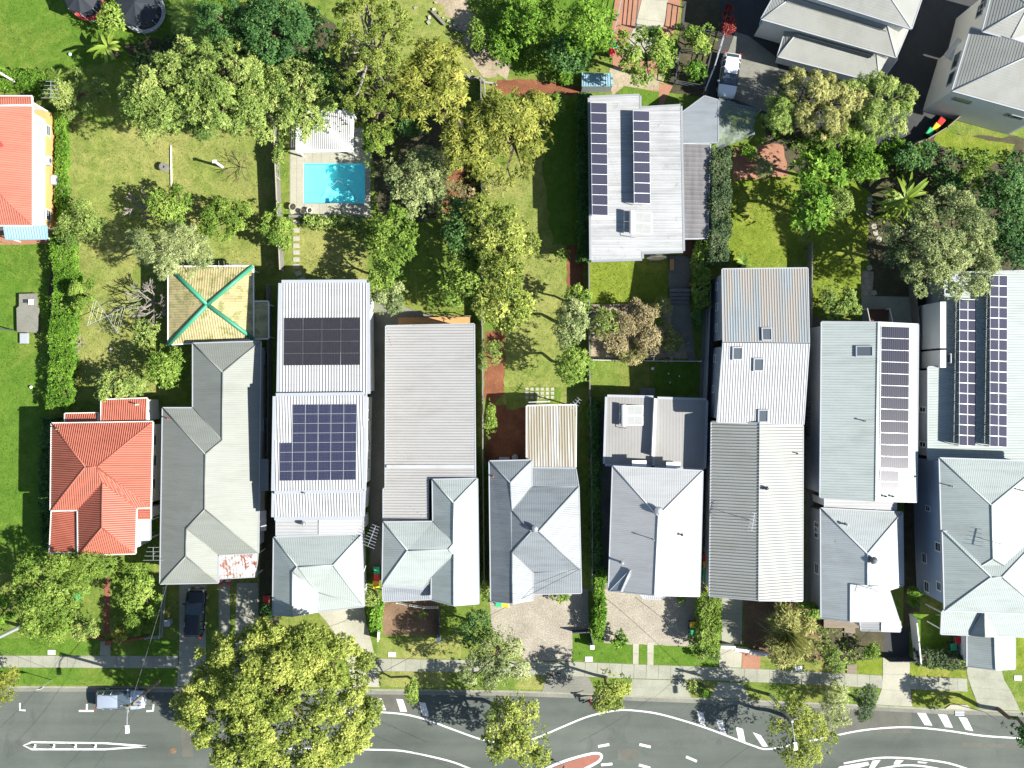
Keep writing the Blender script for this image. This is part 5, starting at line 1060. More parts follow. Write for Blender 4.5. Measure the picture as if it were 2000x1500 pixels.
def paddles(name, label, cat, px, py, n, L, W, hb, lm, rise=.55, droop=.45, spread=.35, group=None):
    SEED[0] += 1; g = np.random.default_rng(SEED[0]); c = P(px, py, hb); root = thing(name, label, cat, (c.x, c.y, 0), 0, group)
    mb = MB()
    for i in range(3): mb.tube((.15 * math.cos(i * 2.1), .15 * math.sin(i * 2.1), 0), (.1 * math.cos(i * 2.1), .1 * math.sin(i * 2.1), hb), .13, .08, 7)
    mb.build('stem', M['bark'], root, local=True)
    for i in range(n):
        az = 6.283 * i / n * 1.0 + g.normal(0, .25); l = L * g.uniform(.7, 1.15)
        V, F = blade(g, (g.normal(0, spread * .3), g.normal(0, spread * .3), hb + g.uniform(-.3, .3)), az, l, W * g.uniform(.8, 1.2), rise * g.uniform(.4, 1.5), droop * g.uniform(.7, 1.3), 6)
        o = bpy.data.objects.new('leaf', nmesh('leaf', V, F, LM[lm], np.full(len(V), np.clip(g.normal(.55, .2), 0, 1)))); place(o, root, True)
    return root
def palm(label, px, py, hb, L, n=13, lm='lime', cat='palm', group=None):
    SEED[0] += 1; g = np.random.default_rng(SEED[0]); c = P(px, py, hb); root = thing('palm', label, cat, (c.x, c.y, 0), 0, group)
    mb = MB(); limb(mb, (0, 0, -.05), (0, 0, hb), .16, .1, g, 4); mb.build('trunk', M['bark'], root, local=True)
    for i in range(n):
        az = 6.283 * i / n + g.normal(0, .15); l = L * g.uniform(.8, 1.1); rise = g.uniform(.2, .9); dr = rise * .6 + g.uniform(.25, .5); V, F = [], []
        d = np.array([math.cos(az), math.sin(az), 0]); s = np.array([-d[1], d[0], 0]); N = 18
        for j in range(1, N + 1):
            t = j / N; p = d * l * t * .92 + np.array([0, 0, hb + l * (rise * t - dr * t * t)]); ll = l * .34 * math.sin(math.pi * (t * .8 + .15)) + .05
            for sg in (-1, 1):
                q = s * sg * .8 + d * .6 - np.array([0, 0, .35]); q /= np.linalg.norm(q); w = d * .035 * L / 2; b = len(V)
                V += [p - w, p + q * ll * .5 + w, p + q * ll, p + q * ll * .5 - w]; F.append((b, b + 1, b + 2, b + 3))
        o = bpy.data.objects.new('frond', nmesh('frond', np.array(V), np.array(F), LM[lm], np.clip(g.normal(.5, .15, len(V)), 0, 1))); place(o, root, True)
    return root
def spiky(label, px, py, r, h, n, lm, cat='shrub', name='spiky_tree', W=.05):
    SEED[0] += 1; g = np.random.default_rng(SEED[0]); c = P(px, py, h * .6); root = thing(name, label, cat, (c.x, c.y, 0)); VV, FF, TT = [], [], []; o_ = 0
    for i in range(n):
        el = math.radians(g.uniform(-5, 85)); l = r * g.uniform(.6, 1.1); bz = h * g.uniform(.35, .75)
        V, F = blade(g, (g.normal(0, r * .12), g.normal(0, r * .12), bz), g.uniform(0, 6.283), l, W * g.uniform(.7, 1.3), math.tan(min(el, 1.3)) * .8, g.uniform(.1, .35), 3, .05); V[:, 2] = np.maximum(V[:, 2], .03)
        VV.append(V); FF.append(F + o_); o_ += len(V); TT.append(np.full(len(V), np.clip(g.normal(.5, .25), 0, 1)))
    o = bpy.data.objects.new('crown', nmesh('crown', np.concatenate(VV), np.concatenate(FF), LM[lm], np.concatenate(TT))); place(o, root, True)
    mb = MB(); limb(mb, (0, 0, 0), (0, 0, h * .6), .16, .1, g); mb.build('trunk', M['bark'], root, local=True); return root
def bare(label, px, py, r, h, mat='barkpale', depth=5, r0=.12, cat='tree', spread=.75, name='bare_tree', sub=3, flat=.5):
    SEED[0] += 1; g = random.Random(SEED[0]); c = P(px, py, h * .7); root = thing(name, label, cat, (c.x, c.y, 0)); mb = MB()
    def grow(p, d, L, rad, k):
        q = p + d * L; mb.tube(p, q, rad, rad * .75, 5)
        if k <= 0 : return
        for i in range(sub if k > 1 else 2):
            nd = (d + Vector((g.uniform(-1, 1), g.uniform(-1, 1), g.uniform(-.4, .6) * flat)) * spread).normalized()
            if nd.z < .02: nd.z = .05; nd.normalize()
            grow(q, nd, L * g.uniform(.62, .85), rad * .68, k - 1)
    base = Vector((0, 0, 0)); trunk = h * .28; mb2 = MB(); mb2.tube(base, (0, 0, trunk), r0, r0 * .9, 8); mb2.build('trunk', M[mat], root, local=True)
    L0 = r * .42
    for i in range(5):
        a = 6.283 * i / 5 + g.uniform(-.3, .3); grow(Vector((0, 0, trunk * .95)), Vector((math.cos(a), math.sin(a), .75)).normalized(), L0, r0 * .75, depth - 1)
    mb.build('branches', M[mat], root, local=True); return root

T = tree
def tufts(label, poly, n_m2, lm, h=.085):
    """rough grass tufts standing out of a lawn"""
    SEED[0] += 1; g = np.random.default_rng(SEED[0]); pts = [P(x, y) for x, y in poly]; x0, x1 = min(p.x for p in pts), max(p.x for p in pts); y0, y1 = min(p.y for p in pts), max(p.y for p in pts)
    m = int((x1 - x0) * (y1 - y0) * n_m2); q = np.stack([g.uniform(x0, x1, m), g.uniform(y0, y1, m)], 1); ins = np.zeros(m, bool)
    for i in range(len(pts)):
        a, b = pts[i], pts[(i + 1) % len(pts)]
        if a.y != b.y: ins ^= ((a.y > q[:, 1]) != (b.y > q[:, 1])) & (q[:, 0] < a.x + (b.x - a.x) * (q[:, 1] - a.y) / (b.y - a.y))
    q = q[ins]; f = np.sin(q[:, 0] * .9 + 2 * np.sin(q[:, 1] * .6)) + np.cos(q[:, 1] * 1.1 + np.sin(q[:, 0] * .8)); q = q[f > g.uniform(-2.2, 1.2, len(q))]
    C = np.concatenate([q, np.full((len(q), 1), .02)], 1); U = np.tile(np.array([[0, 0, 1.0]]), (len(q), 1))
    V, F, t = rosettes(g, C, U, 5, h, .03, 15, 80, np.clip(g.normal(.5, .2, len(q)), 0, 1), droop=.1); V[:, 2] = np.maximum(V[:, 2], .012)
    o = bpy.data.objects.new('grass', nmesh('grass', V, F, LM[lm], t)); col.objects.link(o); tag(o, label, 'grass', kind='stuff')
tufts('rough grass blades on the left lawn', [(-20, 470), (95, 480), (95, 780), (35, 800), (35, 1050), (-20, 1100)], 14, 'blade')
tufts('rough grass blades around the trampolines', [(-20, -20), (460, -20), (240, 120), (-20, 130)], 14, 'blade')
tufts('rough grass blades on the dry back lawn', [(125, 220), (330, 255), (540, 260), (540, 520), (330, 520), (155, 500)], 14, 'dryblade')
tufts('rough grass blades around the clothes hoist', [(150, 500), (250, 500), (260, 700), (320, 770), (150, 780)], 14, 'dryblade')
tufts('rough grass blades on the middle lot', [(955, 320), (1135, 200), (1135, 460), (1108, 560), (1110, 785), (990, 785), (1010, 600), (958, 600)], 14, 'dryblade')
tufts('rough grass blades behind the tin roofs', [(575, 440), (715, 430), (940, 430), (935, 610), (790, 620), (720, 548), (600, 548)], 14, 'blade')
tufts('rough grass blades on the lush lawn', [(1156, 510), (1302, 508), (1302, 590), (1156, 594)], 18, 'blade')
tufts('rough grass blades on the two right lawns', [(1428, 350), (1560, 345), (1580, 355), (1690, 360), (1690, 520), (1675, 595), (1590, 590), (1570, 480), (1540, 520), (1418, 520)], 16, 'blade')
tufts('rough grass blades along the verges', [(-20, 1250), (345, 1252), (345, 1278), (-20, 1276)], 18, 'blade')
# -- top left block of trees
T('tree', 'tall mango tree nearest the back lawn at the left', 'tree', 315, 190, 82, 85, 8.5, 3.2, 'mango', 'mango')
T('tree', 'broad mango tree in the middle of the big clump', 'tree', 420, 165, 92, 100, 9.0, 3.4, 'mango', 'mango')
T('tree', 'mango tree overhanging the slatted pergola', 'tree', 575, 195, 85, 82, 7.5, 2.8, 'mango', 'mango')
T('tree', 'mango tree between the dark tree and the lawn', 'tree', 495, 205, 60, 75, 7.5, 2.8, 'mango', 'mango')
T('tree', 'dark green tree behind the mango clump', 'tree', 545, 62, 85, 68, 9.0, 3.4, 'broad', 'dark')
T('tree', 'deep green tree above the mango clump', 'tree', 435, 40, 62, 50, 8.0, 3.0, 'fine', 'dark')
T('tree', 'grey green tree filling the shade behind the pergola', 'tree', 600, 140, 60, 45, 6.0, 2.4, 'fine', 'dark')
T('tree', 'tall tufted pine beside the pergola', 'tree', 722, 95, 88, 100, 10.5, 4.2, 'tuft', 'pine', bark='barkpale')
T('tree', 'lower spread of tufted pine above the pool deck', 'tree', 740, 195, 62, 62, 8.0, 3.4, 'tuft', 'pine')
T('tree', 'golden feathery poinciana beside the pale dirt', 'tree', 845, 165, 75, 88, 8.0, 2.8, 'feather', 'gold')
T('tree', 'golden feathery tree overhanging the middle lot', 'tree', 1000, 260, 88, 88, 7.5, 2.6, 'feather', 'gold')
T('tree', 'golden feathery tree on the boundary left of the middle lot', 'tree', 915, 280, 52, 58, 7.0, 2.3, 'feather', 'gold')
T('tree', 'rounded pine like shrub at the pool corner', 'tree', 742, 285, 38, 46, 3.0, 1.8, 'tuft', 'lime')
T('tree', 'dense round grey green tree right of the pool', 'tree', 815, 352, 76, 62, 3.9, 2.2, 'mango', 'olive', .9)
T('tree', 'pale lime tree below the pool', 'tree', 768, 462, 54, 52, 3.8, 1.9, 'broad', 'lime')
T('tree', 'narrow lime tree next to the tin roof corner', 'tree', 757, 535, 36, 42, 4.2, 1.9, 'broad', 'lime')
T('tree', 'grey green round tree touching the tin roof', 'tree', 755, 583, 35, 32, 4.5, 1.8, 'mango', 'olive')
T('shrub', 'dark shrub in the shade beside the pergola', 'shrub', 800, 235, 42, 40, 3.0, 1.5, 'fine', 'dark')
T('shrub', 'brown twiggy shrub between the pool tree and the lot', 'shrub', 905, 385, 32, 34, 2.4, 1.2, 'sparse', 'brown')
T('tree', 'deep green shaded tree on the middle lot boundary', 'tree', 905, 455, 45, 60, 4.5, 2.0, 'broad', 'dark')
T('tree', 'yellow green tree half way down the middle lot', 'tree', 978, 470, 68, 86, 6.5, 2.6, 'broad', 'street')
T('tree', 'lower yellow green tree above the red mulch', 'tree', 980, 572, 60, 74, 6.0, 2.4, 'broad', 'street')
T('tree', 'lime tree leaning over the shaded back lawn', 'tree', 912, 555, 42, 56, 5.0, 2.0, 'broad', 'lime')
T('shrub', 'greyish dry shrub on the middle lot lawn', 'shrub', 975, 358, 32, 24, 1.6, .8, 'sparse', 'straw')
T('shrub', 'scrubby shrub on red mulch beside the grey ribbed roof', 'shrub', 962, 700, 20, 46, 1.6, .9, 'sparse', 'mango')
T('shrub', 'small leafy bush at the striped patio boundary', 'shrub', 958, 820, 12, 36, 2.4, 1.2, 'shrub', 'lime')
T('shrub', 'tall weedy bush at the top near the pit', 'shrub', 985, 85, 34, 44, 1.8, 1.0, 'broad', 'bright', .9)
T('shrub', 'weedy bush between the pit and the bright tree', 'shrub', 1060, 105, 36, 36, 2.0, 1.0, 'broad', 'lime', .9)
T('shrub', 'lime bush against the log at the top', 'shrub', 935, 60, 26, 34, 1.4, .8, 'broad', 'lime', .8)
T('shrub', 'silvery shrub in the pink court', 'shrub', 1488, 328, 26, 18, 1.2, .7, 'wisp', 'olive')
T('shrub', 'leafy shrub at the upper end of the pink court', 'shrub', 1460, 295, 24, 14, 1.4, .8, 'broad', 'bright')
# -- left yards
T('shrub', 'yellow green shrub above the twiggy frangipani', 'shrub', 335, 408, 44, 46, 3.2, 1.7, 'broad', 'lime')
T('shrub', 'orange flowering bush near the boundary fence', 'shrub', 438, 425, 52, 42, 2.6, 1.4, 'shrub', 'lime')
T('tree', 'grey green spreading tree over the patio corner', 'tree', 335, 490, 78, 62, 5.5, 2.2, 'wisp', 'olive')
T('shrub', 'glossy yellow shrub beside the long grey roof', 'shrub', 327, 712, 42, 44, 3.2, 1.7, 'broad', 'lime')
T('shrub', 'twiggy green shrub between frangipani and glossy shrub', 'shrub', 285, 652, 26, 34, 2.6, 1.3, 'sparse', 'mango')
bare('bare white branched frangipani left of the patio', 288, 588, 2.2, 4.0, 'barkpale', 5, .14)
bare('bare white branched frangipani above the yellow shrub', 270, 398, 1.7, 3.2, 'barkpale', 4, .12)
bare('dead branching stick on the lawn below the hoist', 152, 672, 1.2, 1.4, 'barkpale', 3, .06, 'branch', name='dead_branch')
bare('dead branch lying on the dry back lawn', 470, 325, 1.7, 1.0, 'bark', 4, .05, 'branch', name='dead_branch', flat=.1)
T('shrub', 'round clipped lime shrub beside the clothes hoist', 'shrub', 160, 578, 31, 33, 2.4, 1.6, 'shrub', 'lime', oval=.03)
T('shrub', 'dark spreading shrub above the clipped hedge', 'shrub', 160, 440, 45, 48, 2.8, 1.5, 'fine', 'mango')
T('shrub', 'olive shrub under the mango beside the white wall', 'shrub', 150, 180, 48, 50, 3.0, 1.6, 'sparse', 'mango', 2.0)
T('tree', 'leafy tree behind the red cottage annex', 'tree', 235, 752, 58, 30, 3.5, 1.5, 'mango', 'mango')
hedge('long clipped lime hedge along the left lawn', [(118, 475), (128, 560), (118, 640), (118, 700), (112, 780)], 2.0, 1.7, 'shrub', 'bright')
hedge('low hedge along the white and orange wall', [(115, 215), (118, 300), (118, 420)], .8, 1.2, 'shrub', 'bright', .9)
hedge('shrubby hedge above the coral roof', [(-20, 150), (60, 155), (100, 165)], 1.6, 1.5, 'shrub', 'bright')
hedge('shaded hedge beside the red cottage', [(96, 830), (92, 960), (95, 1060)], 1.4, 1.2, 'shrub', 'dark')
T('shrub', 'small leafy shrub beside the trampolines', 'shrub', 220, 35, 24, 34, 2.2, 1.3, 'broad', 'lime')
paddles('traveller_plant', 'broad fan leaved plant below the trampolines', 'plant', 212, 92, 18, 2.3, .36, 2.4, 'paddle')
palm('dark palm at the top beside the big trampoline', 372, 28, 4.5, 2.6, 13, 'mango')
palm('second palm under the deep green tree', 405, 72, 3.5, 2.0, 11, 'mango')
palm('small palm at the corner above the coral roof', 110, 150, 2.0, 1.2, 9, 'lime')
T('tree', 'leafy front garden tree below the red cottage', 'tree', 95, 1165, 74, 78, 5.5, 2.4, 'mango', 'lime')
T('tree', 'feathery tree touching the red cottage eaves', 'tree', 175, 1105, 68, 30, 4.0, 1.6, 'wisp', 'lime')
T('tree', 'yellow green tree beside the red brick path', 'tree', 268, 1155, 40, 52, 4.0, 1.8, 'broad', 'lime')
T('shrub', 'dark bush by the lower end of the brick path', 'shrub', 165, 1222, 32, 28, 1.8, 1.0, 'shrub', 'mango')
T('shrub', 'small yellow flowering bush at the brick wall', 'shrub', 236, 1238, 14, 15, 1.2, .7, 'broad', 'gold')
T('shrub', 'rounded bush next to the metal side fence', 'shrub', 270, 1212, 26, 34, 2.2, 1.2, 'fine', 'lime')
T('shrub', 'low leafy border in front of the leafy garden tree', 'shrub', 95, 1238, 42, 20, 1.4, .8, 'shrub', 'lime')
T('shrub', 'golden bush at the left end of the street', 'shrub', 12, 1335, 32, 30, 2.4, 1.2, 'fine', 'gold')
T('shrub', 'bush at the left edge beside the white pole', 'shrub', 2, 1195, 22, 40, 2.2, 1.1, 'shrub', 'bright')
# -- street trees
T('tree', 'huge yellowing street tree over the road', 'tree', 545, 1372, 180, 160, 9.5, 4.2, 'broad', 'street', 1.7, .05)
T('tree', 'grey green tree beside the gravel drive', 'tree', 968, 1290, 60, 62, 5.5, 2.4, 'fine', 'olive')
T('tree', 'dark bush at the corner of the gravel drive', 'tree', 925, 1225, 32, 34, 3.2, 1.6, 'fine', 'dark')
T('tree', 'round street tree left of the red island', 'tree', 1008, 1430, 68, 66, 5.5, 2.4, 'broad', 'street')
T('tree', 'round street tree hiding the running person', 'tree', 1193, 1348, 38, 40, 4.2, 2.0, 'broad', 'street', scale=.85)
T('tree', 'street tree around the lamp pole', 'tree', 1560, 1432, 64, 66, 5.0, 2.3, 'fine', 'street')
T('tree', 'left olive bush at the road edge', 'shrub', 1635, 1375, 32, 42, 2.6, 1.4, 'wisp', 'olive')
T('tree', 'right darker olive bush at the road edge', 'shrub', 1682, 1375, 30, 38, 2.6, 1.4, 'wisp', 'teal')
T('tree', 'small slim lime street tree by the hatch bars', 'tree', 804, 1352, 16, 26, 3.4, 1.4, 'shrub', 'lime')
T('shrub', 'tiny verge bush beside the shaded crossover', 'shrub', 1350, 1340, 12, 11, .8, .5, 'shrub', 'mango')
T('shrub', 'small lime bush next to the iron ring', 'shrub', 1376, 1352, 10, 12, .9, .6, 'shrub', 'bright')
# -- front gardens
hedge('lime bamboo hedge beside the pale driveway', [(733, 1180), (731, 1225)], .7, 2.2, 'broad', 'bright')
T('shrub', 'dark shrub above the lime bamboo hedge', 'shrub', 727, 1165, 14, 22, 2.2, 1.2, 'shrub', 'mango')
hedge('tall clipped hedge between gravel yard and concrete path', [(1386, 1172), (1388, 1215), (1386, 1252)], 1.8, 2.6, 'shrub', 'lime')
hedge('clipped hedge along the gravel forecourt', [(1171, 1120), (1171, 1200), (1170, 1235)], .8, 1.9, 'shrub', 'bright')
hedge('shaded hedge between the middle house and white hip roof', [(1160, 790), (1163, 950), (1166, 1110)], .6, 1.7, 'shrub', 'dark')
T('shrub', 'small green bush in the gravel corner', 'shrub', 1209, 1248, 17, 16, 1.2, .7, 'broad', 'bright')
T('shrub', 'brown green round bush beside the yellow bin', 'shrub', 1355, 1258, 13, 16, 1.2, .7, 'shrub', 'mango')
T('shrub', 'left clipped ball under the tall clipped hedge', 'shrub', 1371, 1280, 11, 10, .8, .5, 'shrub', 'mango', oval=.03)
T('shrub', 'right clipped ball under the tall clipped hedge', 'shrub', 1394, 1280, 13, 11, .8, .5, 'shrub', 'mango', oval=.03)
sp_ = spiky('large straw coloured spiky tree over the footpath', 1540, 1240, 2.9, 3.0, 500, 'straw', 'tree', W=.07)
V_, F_, t_, _ = crown_arrays(np.random.default_rng(3), 2.9, 3.0, 1.8, 'wisp', 2.2, .08, 1.6); o = bpy.data.objects.new('inner_leaves', nmesh('inner_leaves', V_ + np.array([[0, 0, 2.0]]), F_, LM['straw'], t_)); place(o, sp_, True)
T('shrub', 'leafy clump behind the straw coloured spiky tree', 'shrub', 1575, 1190, 28, 20, 1.8, .9, 'broad', 'lime')
T('shrub', 'mixed leafy bush between deck and footpath', 'shrub', 1632, 1272, 26, 32, 2.0, 1.1, 'wisp', 'mango')
T('shrub', 'rounded glossy yellow bush beside the dark gate', 'shrub', 1700, 1270, 24, 15, 1.4, .8, 'broad', 'lime')
paddles('fern', 'arching fern beside the timber footpath', 'plant', 1640, 1300, 14, 1.1, .16, .5, 'lime', 1.0, 1.0)
hedge('dark flowering hedge in front of the white verandah', [(1802, 1288), (1840, 1290), (1878, 1294)], 1.2, 1.5, 'shrub', 'teal')
T('shrub', 'grassy clump beside the two storey white wall', 'shrub', 1785, 1165, 12, 28, 1.4, .8, 'wisp', 'bright')
T('shrub', 'tiny fern under the middle house eaves', 'shrub', 1098, 1166, 22, 9, .8, .4, 'broad', 'lime')
T('shrub', 'lone grass tuft in the brown front yard', 'shrub', 826, 1199, 7, 7, .4, .3, 'wisp', 'lime')
T('shrub', 'weeds beside the white hip roof corner', 'shrub', 1330, 1170, 10, 8, .6, .35, 'broad', 'lime')
T('shrub', 'thin shrubs between the grey l shaped roof and middle house', 'shrub', 948, 1155, 10, 26, 1.6, .9, 'shrub', 'mango')
T('shrub', 'row of shrubs in shade by the tin house wall', 'shrub', 520, 1190, 14, 24, 1.0, .6, 'shrub', 'dark')
T('tree', 'dark tree beyond the bottom right corner', 'tree', 2010, 1425, 50, 30, 6.0, 2.2, 'broad', 'dark')
# -- middle right
T('tree', 'grey tree on the boundary beside the lush lawn', 'tree', 1118, 630, 36, 50, 4.5, 2.0, 'mango', 'olive')
T('tree', 'lime tree at the top of the boundary row', 'tree', 1128, 585, 26, 26, 3.6, 1.6, 'broad', 'lime')
T('tree', 'leafy tree at the bottom of the boundary row', 'tree', 1122, 710, 34, 42, 4.5, 2.0, 'mango', 'lime')
T('shrub', 'small shrub on the mown lawn edge', 'shrub', 1098, 497, 14, 16, 1.4, .7, 'sparse', 'lime')
hedge('dark creeper hedge along the flat roof wall', [(1141, 190), (1141, 300), (1142, 420), (1143, 500)], .9, 2.0, 'shrub', 'dark')
T('tree', 'brown dry spreading tree below the lush lawn', 'tree', 1228, 648, 74, 48, 2.2, 1.1, 'sparse', 'brown', 2.4, .3)
T('shrub', 'green brown tangle in the corner of the dry bed', 'shrub', 1185, 630, 30, 32, 2.0, 1.0, 'sparse', 'mango', 2.2)
T('shrub', 'straw tangle along the white rail fence', 'shrub', 1240, 690, 60, 18, 1.2, .6, 'wisp', 'straw', 1.2)
T('shrub', 'straw coloured bush at the lawn corner', 'shrub', 1292, 602, 22, 15, 1.4, .7, 'wisp', 'straw')
bare('bare spidery tree above the garden lights', 1310, 675, 2.3, 3.4, 'barkpale', 4, .08, spread=.9)
T('shrub', 'green bush under the bare spidery tree', 'shrub', 1318, 665, 32, 40, 1.8, 1.0, 'sparse', 'straw', 1.8)
T('shrub', 'green fern bush beside the brown tree', 'shrub', 1283, 622, 18, 14, 1.2, .6, 'broad', 'bright')
hedge('dark evergreen screen beside the brown patio roof', [(1408, 305), (1408, 380), (1408, 440), (1404, 500)], 1.6, 3.4, 'fine', 'teal')
hedge('lime climbing hedge beside the grey courtyard', [(1374, 480), (1372, 540), (1374, 590)], 1.0, 2.4, 'broad', 'lime')
T('shrub', 'dark shrub in the passage below the climbing hedge', 'shrub', 1362, 625, 14, 22, 1.4, .8, 'shrub', 'dark')
paddles('fan_plant', 'small fan leaved plant above the striped house', 'plant', 1450, 515, 8, 1.1, .4, .8, 'lime')
T('tree', 'big leafed glossy tree beside the bright lawn', 'tree', 1583, 400, 44, 62, 5.0, 2.2, 'big', 'bright')
T('tree', 'leafy tree above the big leafed glossy tree', 'tree', 1600, 325, 48, 42, 4.5, 1.9, 'big', 'bright')
T('tree', 'shadowed fine leaved tree beside the lush lawn', 'tree', 1638, 385, 28, 48, 4.0, 1.6, 'fine', 'mango')
paddles('banana_plant', 'large banana like plant with long ribbed leaves', 'plant', 1768, 390, 30, 3.3, .34, 2.4, 'paddle')
paddles('banana_plant', 'smaller banana like plant beside the olive tree', 'plant', 1735, 415, 18, 2.4, .32, 1.8, 'paddle')
T('tree', 'large olive grey tree over the solar roof', 'tree', 1848, 485, 112, 98, 7.0, 3.0, 'fine', 'olive', 1.1)
T('tree', 'dark lobe of foliage left of the olive grey tree', 'tree', 1755, 500, 38, 32, 5.0, 1.8, 'fine', 'teal')
T('shrub', 'round spiky leaved shrub below the lush lawn', 'shrub', 1634, 592, 46, 38, 2.8, 1.5, 'mango', 'mango')
T('tree', 'wispy lime tree near the apartment lawn', 'tree', 1905, 325, 36, 36, 4.5, 1.9, 'tuft', 'lime')
T('tree', 'dark tree at the right edge beside the banana', 'tree', 1965, 380, 45, 62, 5.0, 2.2, 'broad', 'dark')
T('tree', 'dark tree at the right edge above the solar roof', 'tree', 1975, 470, 40, 55, 5.5, 2.4, 'broad', 'dark')
T('tree', 'dark shrub thicket above the banana leaves', 'tree', 1790, 305, 62, 28, 3.0, 1.4, 'broad', 'dark')
T('shrub', 'dark bush in front of the dark edge trees', 'shrub', 1858, 365, 34, 26, 2.4, 1.2, 'broad', 'dark')
T('shrub', 'shaded shrubs beneath the bamboo', 'shrub', 1690, 320, 48, 38, 2.2, 1.1, 'broad', 'bright')
T('shrub', 'shrub at the edge of the bamboo driveway', 'shrub', 1745, 285, 34, 22, 2.2, 1.1, 'broad', 'bright')
T('tree', 'bamboo clump at the carport end', 'bamboo', 1530, 215, 48, 42, 5.0, 2.2, 'bamboo', 'mango', 1.0, .2)
T('tree', 'tall bamboo clump below the tiled apartments', 'bamboo', 1610, 200, 75, 62, 6.5, 2.8, 'bamboo', 'straw', 1.0, .25)
T('tree', 'bamboo clump leaning over the apartment driveway', 'bamboo', 1715, 200, 68, 62, 6.5, 2.8, 'bamboo', 'mango', 1.0, .25)
T('tree', 'lower bamboo clump above the banana leaves', 'bamboo', 1655, 265, 72, 34, 4.5, 1.8, 'bamboo', 'lime', 1.0, .2)
# -- top middle
T('tree', 'leafy tree over the terracotta courtyard', 'tree', 1265, 108, 62, 52, 5.5, 2.3, 'broad', 'lime')
T('tree', 'green tree at the top beside the fence', 'tree', 1155, 55, 52, 62, 5.5, 2.4, 'broad', 'bright')
T('tree', 'citrus bush inside the wire fence', 'shrub', 1368, 75, 30, 32, 2.2, 1.2, 'broad', 'lime')
T('shrub', 'lower citrus bush inside the wire fence', 'shrub', 1362, 140, 18, 22, 1.8, 1.0, 'broad', 'bright')
T('shrub', 'crimson shrub beside the dark driveway', 'shrub', 1422, 40, 13, 40, 1.8, 1.0, 'mango', 'red')
T('tree', 'dark shaded tree beside the red bin', 'tree', 1110, 105, 45, 40, 3.5, 1.5, 'broad', 'dark')
T('tree', 'lime weed tree at the top near the rubble', 'tree', 1030, 40, 48, 55, 3.5, 1.5, 'broad', 'bright', .8)
T('shrub', 'leafy shrub at the top of the middle lot', 'shrub', 1085, 200, 22, 22, 1.8, .9, 'sparse', 'lime', 1.4)
T('shrub', 'creeper by the corner of the small shed', 'shrub', 1105, 150, 26, 14, 1.4, .7, 'shrub', 'bright')
T('shrub', 'shrub at the left corner of the pool deck', 'shrub', 548, 300, 12, 50, 1.6, .8, 'shrub', 'mango', .8)
T('shrub', 'tall shrubs beside the boundary fence and pool', 'shrub', 543, 445, 28, 50, 3.0, 1.6, 'mango', 'lime')
hedge('planting strip along the lower pool wall', [(600, 432), (660, 432), (705, 434)], .8, 1.0, 'broad', 'mango', .9)
cover('undergrowth', 'weedy undergrowth around the pale dirt', [(900, -20), (1120, -20), (1140, 140), (1010, 150), (950, 90)], 16, .7, 'shrub', 'lime')
cover('undergrowth', 'dark undergrowth beneath the mango clump', [(250, 100), (480, 0), (640, 20), (700, 200), (560, 240), (330, 260)], 10, .8, 'broad', 'dark')
cover('undergrowth', 'shaded undergrowth at the right edge', [(1800, 290), (2040, 300), (2040, 530), (1900, 530), (1830, 430)], 9, .8, 'broad', 'dark')
cover('undergrowth', 'undergrowth below the bamboo', [(1490, 250), (1760, 290), (1800, 350), (1640, 350), (1560, 300)], 10, .7, 'broad', 'bright')
cover('undergrowth', 'ferns and litter between the pool trees and boundary', [(860, 330), (945, 300), (948, 640), (890, 520), (850, 430)], 9, .6, 'mango', 'mango')
cover('undergrowth', 'low plants under the front garden trees', [(30, 1100), (140, 1080), (300, 1100), (300, 1240), (230, 1240), (222, 1110), (140, 1120), (150, 1235), (30, 1235)], 8, .5, 'shrub', 'lime')
cover('undergrowth', 'planting around the timber front path', [(1600, 1215), (1672, 1240), (1700, 1285), (1620, 1305), (1560, 1290)], 14, .6, 'shrub', 'mango')
# ---------------------------------------------------------------- pool
pool = thing('swimming_pool', 'turquoise rectangular swimming pool', 'pool', P(652, 358))
a, b = P(PX0, PY0), P(PX1, PY1); sh = MB(); zb = -1.1
c4 = [Vector((a.x, b.y, 0)), Vector((b.x, b.y, 0)), Vector((b.x, a.y, 0)), Vector((a.x, a.y, 0))]
lo = [p + Vector((0, 0, zb)) for p in c4]; sh.face(lo)
for i in range(4): sh.face([c4[i], lo[i], lo[(i + 1) % 4], c4[(i + 1) % 4]][::-1])
M['pooltile'] = surf('pool_lining', three((0.55, 0.80, 0.82), 0.05), 1, 10, .5, .05, rough=.4)
sh.build('lining', M['pooltile'], pool)
mb = MB(); mb.box((a.x + 1.0, (a.y + b.y) / 2, zb + .45), (1.9, a.y - b.y - .1, .5)); mb.build('pool_bench', M['pooltile'], pool)
m, nt, bs = newmat('pool_water'); tr = nt.nodes.new('ShaderNodeBsdfTransparent'); tr.inputs[0].default_value = (0.48, 0.965, 0.985, 1); gl = nt.nodes.new('ShaderNodeBsdfGlossy'); gl.inputs['Roughness'].default_value = .03
bp = nt.nodes.new('ShaderNodeBump'); bp.inputs['Strength'].default_value = .1; bp.inputs['Distance'].default_value = .03
nz = noise(nt, 2.5, 3, .6, coords(nt)); nt.links.new(nz.outputs[0], bp.inputs['Height']); nt.links.new(bp.outputs[0], gl.inputs['Normal'])
mx = nt.nodes.new('ShaderNodeMixShader'); mx.inputs[0].default_value = .05; nt.links.new(tr.outputs[0], mx.inputs[1]); nt.links.new(gl.outputs[0], mx.inputs[2]); nt.links.new(mx.outputs[0], nt.nodes['Material Output'].inputs[0]); M['water'] = m
wm = MB(); wm.face([p + Vector((0, 0, -.14)) for p in c4]); wm.build('water', M['water'], pool)
cp = MB()
